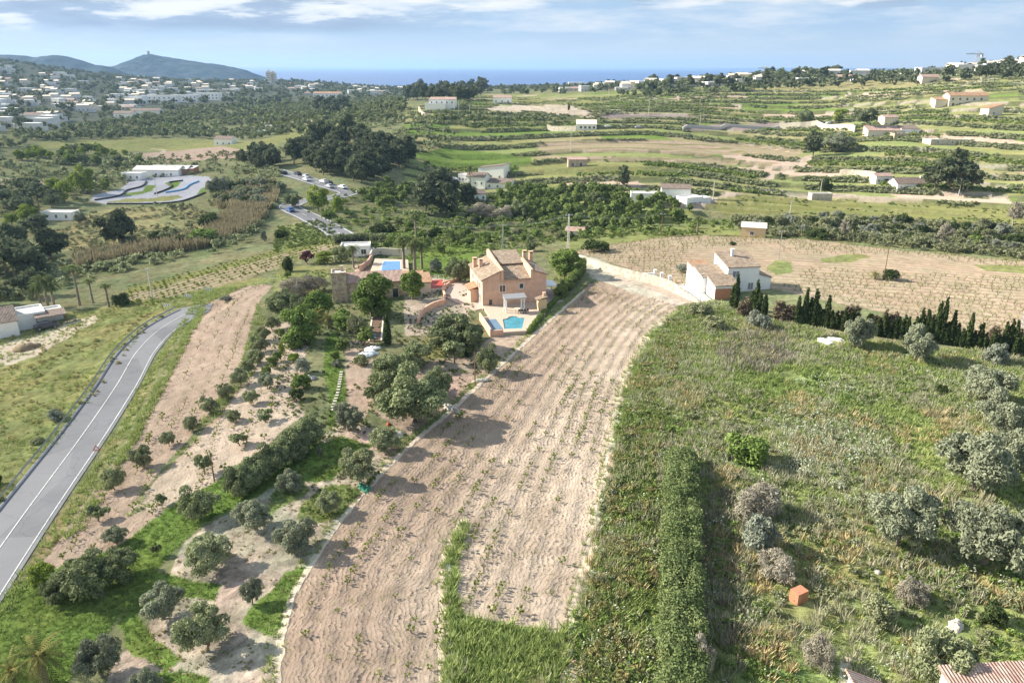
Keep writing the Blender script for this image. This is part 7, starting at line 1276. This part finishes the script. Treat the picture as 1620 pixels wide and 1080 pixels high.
hedge('tall broad hedge running towards the camera right of the central field', [(1078, 1120), (1077, 1000), (1077, 900), (1077, 800), (1077, 730)], 3.4, 3.0, 'hedge', 1, 2600, .10, [(0, 1), (.8, 1), (1, .75)])
hedge('clipped green hedge block on the garden lawn', [(737, 566), (745, 548), (757, 532)], 1.8, 1.6, 'citrus', 2, 700, .11)
hedge('low bright green hedge climbing along the edge of the central field', [(836, 528), (856, 503), (872, 484), (888, 470)], .9, .8, 'bright', 3, 500, .11)
hedge('tall clipped hedge at the right side of the orange house', [(884, 474), (900, 456), (914, 440), (921, 425)], 1.9, 2.6, 'citrus', 4, 800, .12)
hedge('long low hedge behind the annex', [(530, 386), (580, 383), (640, 385)], 2.2, 2.6, 'carob', 5, 400, .2)
# ---------------------------------------------------------------- small things
p = G1(1263, 950); t = thing('brick_pallet', 'orange stack of hollow bricks standing in the wild grass', 'bricks', p + Vector((0, 0, .5)), 28)
for k in range(2):
    m = MBd()
    for i in range(4): m.box(-.6 + k * .62, k * .62 - .03, -.45, .45, -.5 + i * .29, -.22 + i * .29)
    m.obj('brick_block', t, B['brick'])
def blob(name, label, cat, px, py, dims, mat, seed, rough=.25, parent=None, sharp=1.0):
    rs = np.random.RandomState(seed); n1_, n2_ = 18, 10; th = np.linspace(0, 2 * math.pi, n1_, endpoint=False); ph = np.linspace(.02, math.pi - .02, n2_); T_, P_ = np.meshgrid(th, ph, indexing='ij'); r = 1 + rough * (rs.rand(*T_.shape) - .5) * 2
    V_ = np.c_[(r * np.cos(T_) * np.sin(P_) * dims[0]).ravel(), (r * np.sin(T_) * np.sin(P_) * dims[1]).ravel(), (r * np.cos(P_) * dims[2]).ravel()]; me = mesh_np(name, V_, grid_faces(n1_, n2_, True)[:, ::-1], [mat]); o = link(name, me); o.location = G1(px, py); o.rotation_euler = (0, 0, rs.rand() * 6); tag(o, label, cat); return o
blob('boulder', 'pale rock lying in the wild grass at lower right', 'rock', 1512, 992, (.85, .6, .55), B['rock'], 1)
blob('plastic_sheet', 'crumpled white plastic sheet in front of the cypress row', 'sheet', 1305, 540, (1.6, .9, .45), B['sheet'], 2, .35); blob('plastic_sheet', 'smaller white plastic sheet right of the crumpled one', 'sheet', 1324, 537, (1.3, .6, .3), B['sheet'], 3, .4)
blob('plastic_sheet', 'grey-white sheets heaped beside the garden steps', 'sheet', 580, 562, (1.6, 1.1, .5), B['sheet'], 4, .35); blob('plastic_sheet', 'second heap of white sheets right below the garden steps', 'sheet', 590, 553, (1.4, .9, .4), B['sheet'], 5, .35)
blob('boulder', 'long white rock lying beside the central field edge', 'rock', 711, 645, (2.0, .6, .45), B['rock'], 6, .3); blob('boulder', 'grey rock on the planted bank', 'rock', 488, 598, (.6, .5, .4), B['conc'], 7); blob('boulder', 'dark grey rock next to the grey one on the bank', 'rock', 497, 600, (.5, .5, .4), B['grey'], 8); blob('boulder', 'rock heap in the shade under the largest dark carob', 'rock', 624, 690, (1.2, .8, .5), B['rock'], 9, .35); blob('boulder', 'pale boulder on the slope below the white house', 'rock', 1390, 905, (.3, .3, .25), B['rock'], 10)
blob('soil_heap', 'dark heap of soil in the yard left of the road', 'heap', 43, 552, (2.4, 1.6, .9), plain('heap soil', (.20, .15, .09), .95, .2, 3), 11, .2)
blob('net_heap', 'green netting heaped at the edge of the central field', 'net', 577, 774, (.9, .5, .45), B['net'], 12, .4)
blob('red_sack', 'small red sack under the garden trees', 'sack', 615, 672, (.35, .25, .3), B['red'], 13)
blob('boulder', 'white rock beside the dark tree at the field edge', 'rock', 763, 602, (1.3, .4, .3), B['rock'], 14, .3)
m = MBd(); m.box(-.9, .9, -.3, .3, .42, .5); m.box(-.9, .9, .25, .3, .5, .95); o = m.obj('bench', None, B['blue']); o.location = G1(586, 538); tag(o, 'blue garden bench beside the garden steps', 'bench')
for a, b in ((-.8, -.25), (.8, -.25), (-.8, .25), (.8, .25)): m = MBd(); m.box(a - .04, a + .04, b - .04, b + .04, 0, .42); m.obj('leg', o, B['blue'])
# garden steps
Ps = G([594, 596, 598], [541, 520, 503]); t = thing('garden_steps', 'long flight of brown garden steps between low white edges', 'steps', (0, 0, 0)); a, b = Vector(Ps[0]), Vector(Ps[2]); d = (b - a).normalized(); sd_ = Vector((d.y, -d.x, 0)).normalized(); m = MBd()
for i in range(14): q = a.lerp(b, i / 14); q2 = a.lerp(b, (i + .8) / 14); z = q.z + .1; m.prism([tuple((q - sd_ * .8)[:2]), tuple((q + sd_ * .8)[:2]), tuple((q2 + sd_ * .8)[:2]), tuple((q2 - sd_ * .8)[:2])], z - .8, z + .12)
m.obj('treads', t, B['wood'])
for s in (-1, 1): m = MBd(); e = [a + sd_ * s * .85, a + sd_ * s * 1.1, b + sd_ * s * 1.1, b + sd_ * s * .85]; m.prism([tuple(q[:2]) for q in e], min(a.z, b.z) - .8, [a.z + .3, a.z + .3, b.z + .3, b.z + .3]); m.obj('edge', t, B['cream'])
# tiled roof corner and white gable at the bottom right
t = house('outbuilding', 'pinkish tiled roof corner cut by the lower right corner of the photo', 1552, 1216, 4, [(0, 0, 9, 5, 2.4, 'sf', .9, 'white', 'tilep')], 'white', 'tilep', cat='house')
t = house('outbuilding', 'white gable end rising at the bottom edge left of the tiled roof corner', 1386, 1216, 0, [(0, 0, 2.2, 5, 1.9, 'sr', 1.0, 'white', 'tilep')], 'white', 'tilep', cat='house')
# vine-row cart path stones along the vegetable strip
P = line_px([(525, 650), (535, 620), (540, 590)], .9); m = MBd(); rs = np.random.RandomState(9)
for q in P: z = float(hz(*q)); m.box(q[0] - .2, q[0] + .25, q[1] - .18, q[1] + .2, z - .1, z + .18)
tag(m.obj('stone_edging', None, B['rock']), 'row of pale stones edging the green garden bank', 'edging')
# ---------------------------------------------------------------- farms on the hillside
W4 = lambda w, z=.9, s=1.1, n=3: [('f', w * (i + .5) / n - .4, z, .8, s) for i in range(n)]
house('house', 'white hillside cottage with brown tiled roof left of the big pine', 1418, 306, 6, [(0, 0, 13, 7, 4.0, 'gx', 2.0)], 'white', 'tileb', [('f', 6, .6, 1.5, 1.9), ('f', 9, .6, 1.5, 1.9)], chim=[(11.5, 3, 5, 1.6)])
house('cottage', 'small white arched annex left of the hillside cottage', 1385, 291, 6, [(0, 0, 7.5, 5, 3.3, 'gx', 1.0)], 'white', 'tilep', [('f', 3.6, 0, 2.2, 2.2, 0, 'door'), ('f', 1, 1, .7, .9)])
wall_px('retaining_wall', 'pale stone wall left of the white arched annex', [(1328, 276), (1355, 277), (1385, 281)], 2.4, .6, B['drystone'], sub=2)
house('water_tank', 'low stone tank beside the bend of the hillside lane', 1284, 316, 0, [(0, 0, 8, 4, 2.2, 'flat', 0, 'drystone')], 'drystone', cat='tank')
house('farmhouse', 'long cream two-storey farmhouse high on the right hillside', 1500, 169, -3, [(0, 0, 23, 9, 6.6, 'gx', 1.8, 'cream', 'tileo'), (-7, 2, 6.9, 7, 4.2, 'sf', 1.2, 'cream', 'tileo')], 'cream', 'tileo', [('f', 1.5 + 4.2 * i, 4.0, 1.2, 1.4) for i in range(5)] + [('f', 2 + 4.2 * i, .4, 1.3, 2.0) for i in range(5)], cat='farmhouse')
house('barn', 'small barn with orange tiled roof right of the long cream farmhouse', 1563, 183, 12, [(0, 0, 9, 6, 4, 'sl', 2.0, 'cream', 'tileo')], 'cream', 'tileo', [('f', 3, .8, 1, 1.2)], cat='barn')
house('barn', 'pinkish barn with a dark door on the right ridge', 1458, 132, 0, [(0, 0, 16, 8, 5, 'gx', 2, 'cream', 'tilep')], 'cream', 'tilep', [('f', 9, .3, 2.5, 2.6, 0, 'door')], cat='barn')
house('villa', 'low white villa with pale roof among the terrace trees', 912, 206, -4, [(0, 0, 12, 8, 3.4, 'sf', 2.0, 'white', 'cream')], 'white', 'cream', [('f', 2 + 2.6 * i, 1, 1.3, 1.3) for i in range(4)], cat='villa')
wall_px('terrace_wall', 'pale stone wall left of the low white villa', [(866, 205), (890, 208), (912, 208)], 3.0, .8, B['drystone'], sub=3)
wall_px('long_wall', 'long pale wall in front of the hillside farm', [(1232, 203), (1260, 202), (1300, 204), (1352, 209)], 3.4, .6, B['cream'], sub=3)
wall_px('lane_wall', 'grey-purple wall along the lane left of the long pale wall', [(1080, 206), (1140, 204), (1232, 203)], 1.8, .6, B['conc'], sub=3)
for nm, lb, x, y, yw, bl in [('farmhouse', 'tiled main building of the hillside farm', 1372, 219, -6, [(0, 0, 17, 8, 4.2, 'sf', 1.8, 'cream', 'tilep'), (17.1, 1, 9, 7, 5.0, 'sf', 1.2, 'white', 'tileb')]), ('cottage', 'upper cream cottage of the hillside farm', 1398, 200, 4, [(0, 0, 8, 7, 5, 'gx', 1.2, 'cream', 'tilep')]), ('shed', 'dark open shed at the right of the hillside farm', 1414, 221, 0, [(0, 0, 12, 6, 3, 'flat', 0, 'stone')]), ('ruin', 'ruined stone walls right of the hillside farm', 1472, 229, -2, [(0, 0, 21, 9, 2.4, 'flat', 0, 'drystone')])]:
    house(nm, lb, x, y, yw, bl, 'cream', 'tilep', W4(bl[0][2]), cat='farm building')
for nm, lb, x, y, yw, bl in [('farmhouse', 'white farmhouse with brown roof in the valley behind the palm trunk', 738, 294, -20, [(0, 0, 9, 7, 4.2, 'gx', 1.6)]), ('farmhouse', 'tallest white building of the valley farm', 757, 283, -20, [(0, 0, 13, 8, 5.2, 'sl', 1.8)]), ('barn', 'long tiled barn at the right of the valley farm', 768, 299, -20, [(0, 0, 12, 6, 3.0, 'sf', 1.2)]), ('shed', 'low white shed at the left of the valley farm', 725, 288, -20, [(0, 0, 5, 5, 3.2, 'flat', 0)]), ('cottage', 'small tiled house in the shade of the pine clump', 741, 320, 25, [(0, 0, 8, 6, 3.0, 'gx', 1.3)])]:
    house(nm, lb, x, y, yw, bl, 'white', 'tileb', W4(bl[0][2]), cat='farm building')
house('stone_hut', 'ruined stone hut alone on the green terraces', 899, 265, 2, [(0, 0, 9, 5, 3.6, 'sf', .5, 'stone', 'tilep')], 'stone', 'tilep', [('f', 1.5, .4, 1.2, 1.8), ('f', 5.5, .4, 1.2, 1.8)], cat='hut')
for nm, lb, x, y, yw, bl in [('house', 'white two-storey house at the end of the lane above the citrus grove', 1046, 318, -8, [(0, 0, 11, 7, 4.8, 'sf', .8, 'white', 'tileb')]), ('shed', 'long low white sheds left of the lane-end house', 998, 318, -6, [(0, 0, 14, 6, 2.8, 'flat', 0)]), ('house', 'white house with terrace nearest the lane bend', 1086, 330, 30, [(0, 0, 8, 6, 3.6, 'flat', 0), (8.1, 1, 5, 5, 2.8, 'flat', 0)])]:
    house(nm, lb, x, y, yw, bl, 'white', 'tileb', W4(bl[0][2]))
house('house', 'white house with long tiled roof on the ridge in front of the sea', 679, 172, -5, [(0, 0, 18, 9, 6, 'sf', 1.2, 'white', 'tilep'), (-2, -5, 14, 4.9, 3.2, 'flat', 0)], 'white', 'tilep', W4(18, 3.4, 1.3, 5))
house('cottage', 'small white cottage right of the ridge house', 780, 164, -5, [(0, 0, 14, 7, 4.4, 'gx', 1.6)], 'white', 'tilep', W4(14, 1, 1.3, 3))
wall_px('retaining_wall', 'curved pale wall left of the ridge house', [(663, 176), (668, 184), (680, 187)], 3, .8, B['drystone'], sub=3)
for nm, lb, x, y, yw, bl in [('house', 'white house with dark roof alone on the plain left of the grove', 340, 231, -8, [(0, 0, 12, 8, 4.2, 'gx', 1.5)]), ('house', 'pale low house in front of the brown fields', 402, 216, -8, [(0, 0, 14, 8, 3.6, 'flat', 0)]), ('house', 'low pale house right of the pale one on the brown fields', 418, 208, -8, [(0, 0, 11, 7, 3.6, 'flat', 0)]), ('cottage', 'white walled yard building at the left of the hillock', 67, 349, -4, [(0, 0, 11, 5, 2.6, 'flat', 0)]), ('house', 'far white villa at the left edge of the plain', 38, 193, 0, [(0, 0, 14, 9, 5, 'gx', 2)]), ('house', 'pale greenhouse-like building below the town', 180, 187, 0, [(0, 0, 18, 9, 4, 'gx', 2)]), ('house', 'second pale building below the town', 205, 183, 0, [(0, 0, 30, 9, 4.2, 'gx', 2)])]:
    house(nm, lb, x, y, yw, bl, 'white', 'tileb', W4(bl[0][2]))
# kart track buildings, barriers
for nm, lb, x, y, bl in [('clubhouse', 'long grey-roofed clubhouse behind the kart track', 212, 281, [(0, 0, 22, 9, 3.4, 'gx', 1.4, 'white', 'conc')]), ('pit_building', 'orange-sided pit building with pale roof at the kart track', 240, 279, [(0, 0, 18, 7, 3.4, 'gx', 1.2, 'tileo', 'conc')]), ('pit_building', 'dark red pit shed at the right of the kart track building', 268, 278, [(0, 0, 12, 6, 3.2, 'sf', .6, 'brick', 'conc')]), ('kiosk', 'white kiosk left of the kart track building', 193, 286, [(0, 0, 9, 6, 3.0, 'flat', 0, 'white')])]:
    house(nm, lb, x, y, -4, bl, 'white', 'conc', W4(bl[0][2]), cat='building')
for i, pts in enumerate([[(150, 318), (190, 311), (200, 303), (225, 296), (232, 288)], [(245, 308), (262, 302), (272, 296), (268, 290), (290, 287)], [(262, 306), (290, 301), (300, 294), (315, 288)], [(170, 324), (230, 324), (280, 321), (300, 316), (325, 306)]]):
    wall_px('tyre_barrier', 'low dark tyre barrier ' + ['along the left loop', 'around the middle island', 'along the right straight', 'along the near edge'][i] + ' of the kart track', pts, .6, .5, B['blue'] if i == 2 else B['black'], cat='barrier', sub=2)
# ---------------------------------------------------------------- town villas
def villa_proto(i):
    rs = np.random.RandomState(i); w = 9 + rs.rand() * 8; d = 8; h = 3.2 + 3 * (i % 3 > 0); out = []
    m = MBd(); m.prism([(0, 0), (w, 0), (w, d), (0, d)], -4, h)
    if i % 3: m.prism([(w + .01, 1), (w + 5, 1), (w + 5, d - 1), (w + .01, d - 1)], -4, 3.1)
    out.append(('wall', m.mesh('wall', B['cream' if i % 4 == 3 else 'villa']))); m = MBd()
    if i % 2: m.slab([(-.3, -.3, h + .01), (w + .3, -.3, h + .01), (w + .3, d / 2, h + 1.5), (-.3, d / 2, h + 1.5)], .2, 0); m.slab([(w + .3, d + .3, h + .01), (-.3, d + .3, h + .01), (-.3, d / 2, h + 1.5), (w + .3, d / 2, h + 1.5)], .2, 0); out.append(('roof', m.mesh('roof', B['tilep' if i == 3 else 'cream'])))
    else: m.box(-.2, w + .2, -.2, d + .2, h + .01, h + .5); out.append(('roof', m.mesh('roof', B['white'])))
    for k in range(3):
        m = MBd(); x = w * (k + .5) / 3 - .8; m.box(x, x + 1.6, -.06, -.01, .6, 2.4); out.append(('window', m.mesh('window', B['grey'])))
    return out
VP = [villa_proto(i) for i in range(8)]
def villa(x, y, yaw, vi, label, group, s=1.0):
    p = G1(x, y); t = thing('villa', label, 'villa', p, yaw, group); t.scale = (s, s, s)
    for nm, me in VP[vi]: link(nm, me, t)
rs = np.random.RandomState(21)
def villas(poly, n, label, group, seed, s=1.0, mind=9):
    rs = np.random.RandomState(seed); P = np.array(poly); x0, y0 = P.min(0); x1, y1 = P.max(0); pts = []; tries = 0
    while len(pts) < n and tries < 20000:
        tries += 1; q = rs.uniform((x0, y0), (x1, y1))
        if inpoly(np.array([q[0]]), np.array([q[1]]), poly)[0] and vnoise(q[0], q[1] * 2, 28, seed) > .36 and all((q[0] - a) ** 2 + 9 * (q[1] - b) ** 2 > mind ** 2 for a, b in pts): pts.append(q)
    for q in pts: villa(q[0], q[1], rs.uniform(-25, 25), rs.randint(8), label, group, s * rs.uniform(.8, 1.2))
villas([(-40, 100), (20, 100), (60, 108), (140, 122), (60, 205), (-40, 210)], 84, 'white villa among dark pines on the hillside town at the left edge', 'villas of the left hillside', 1, .85, 7)
villas([(60, 160), (200, 150), (230, 172), (130, 182), (60, 182)], 34, 'white villa at the foot of the hillside town', 'villas at the foot of the hill', 2, .85, 7)
villas([(140, 122), (400, 132), (640, 140), (630, 152), (400, 150), (200, 158)], 104, 'small white villa in the flat part of the far town', 'villas of the far town', 3, .85, 7)
villas([(860, 141), (960, 139), (1180, 128), (1200, 134), (1000, 144), (870, 146)], 34, 'white villa among pines on the skyline in front of the sea', 'villas on the sea skyline', 4, 1.1, 10)
villas([(1200, 124), (1440, 121), (1440, 126), (1200, 133)], 14, 'pale villa on the right part of the skyline', 'villas on the right skyline', 5, 1.1, 10)
villas([(1430, 119), (1500, 108), (1640, 98), (1640, 106), (1500, 122), (1440, 124)], 26, 'white villa on the hilltop at the right edge', 'villas on the right hilltop', 6, 1.1, 8)
for i, (x, y, w) in enumerate([(198, 165, 22), (226, 163, 42), (270, 162, 32), (306, 158, 34), (496, 158, 38)]):
    house('apartment_block', ['white apartment block at the left of the row below the town', 'second white apartment block of the row below the town', 'third, squarest apartment block of the row below the town', 'rightmost stepped apartment block of the row below the town', 'long white block with red roof near the grove'][i], x, y, rs.uniform(-6, 6), [(0, 0, w, 12, 8, 'flat' if i < 4 else 'gx', 0 if i < 4 else 2, 'white', None if i < 4 else 'tileo')], 'white', 'tileo', [('f', w * (k + .5) / 7 - .8, zz_, 1.6, 1.6) for k in range(7) for zz_ in (1, 4.5)], cat='apartments')
# tower blocks by the coast, lookout tower on the headland, crane on the ridge
for i, (x, hh) in enumerate([(427, 17), (434, 15)]):
    p = G1(x, 132); t = thing('tower_block', ['taller', 'shorter'][i] + ' beige tower block standing at the coast', 'tower', p); m = MBd(); H_ = hh / pxm(p); m.box(-5, 5, -5, 5, -5, H_); m.box(-2, 2, -2, 2, H_, H_ + 4); m.obj('wall', t, B['cream'])
    for k in range(5): m = MBd(); m.box(-4, 4, -5.1, -5.01, 3 + k * H_ / 6, 4.6 + k * H_ / 6); m.obj('balcony', t, B['grey'])
dx, dy, dz = [float(v) for v in ray(235, 87)]; k = 3600 / dy; t = thing('watchtower', 'old round watchtower on top of the headland', 'tower', (dx * k, 3600, CH + dz * k - 3)); m = MBd(); m.tube((0, 0, -6), (0, 0, 15), 7, 5.5, 14); m.obj('wall', t, B['stone']); m = MBd(); m.tube((0, 0, 15), (0, 0, 17), 6.3, 6.3, 14); m.obj('parapet', t, B['stone'])
def crane(px, py, hp, label):
    p = G1(px, py); h = hp / pxm(p); t = thing('tower_crane', label, 'crane', p, 10); m = MBd()
    for a in (-.9, .9):
        for b in (-.9, .9): m.tube((a, b, -3), (a, b, h), .22, .22, 4)
    for i in range(int(h / 2.2)): z = i * 2.2; m.tube((-.9, -.9, z), (.9, -.9, z + 2.2), .15, .15, 4); m.tube((.9, .9, z), (-.9, .9, z + 2.2), .15, .15, 4)
    m.obj('mast', t, B['metal']); m = MBd(); m.box(-h * .75, h * .3, -.4, .4, h * .82, h * .82 + .8); m.obj('jib', t, B['metal']); m = MBd(); m.box(h * .22, h * .3, -.8, .8, h * .82 - 2.4, h * .82 - .003); m.obj('counterweight', t, B['conc'])
    m = MBd(); m.tube((0, 0, h), (-h * .6, 0, h * .83), .12, .12, 4); m.tube((0, 0, h), (h * .28, 0, h * .83), .12, .12, 4); m.obj('tie_rod', t, B['metal'])
crane(1542, 112, 30, 'tower crane standing among the villas on the right hilltop')
crane(1209, 124, 18, 'distant tower crane on the sea skyline')
for i, (x, y, h_) in enumerate([(1518, 114, 18), (1524, 113, 16), (1562, 109, 12), (1545, 112, 10)]): tpx('tall_palm', x, y, h_, f'tall palm on the right hilltop, {ORD[i]} from the left', None, 'palms on the right hilltop', False)
# ---------------------------------------------------------------- haze
m, nt, o = newmat('haze air'); v = N(nt, 'ShaderNodeVolumePrincipled'); v.inputs['Color'].default_value = (.42, .66, 1, 1); v.inputs['Density'].default_value = .00008; v.inputs['Anisotropy'].default_value = 0.2; nt.links.new(v.outputs[0], o.inputs[1])
hb = MBd(); hb.box(-5200, 5200, -3600, 62000, -60, 190); ho = hb.obj('haze', None, m); ho['kind'] = 'stuff'
S.cycles.volume_bounces = 0; S.cycles.max_bounces = 5; S.cycles.diffuse_bounces = 3; S.cycles.transmission_bounces = 3; S.cycles.volume_max_steps = 64
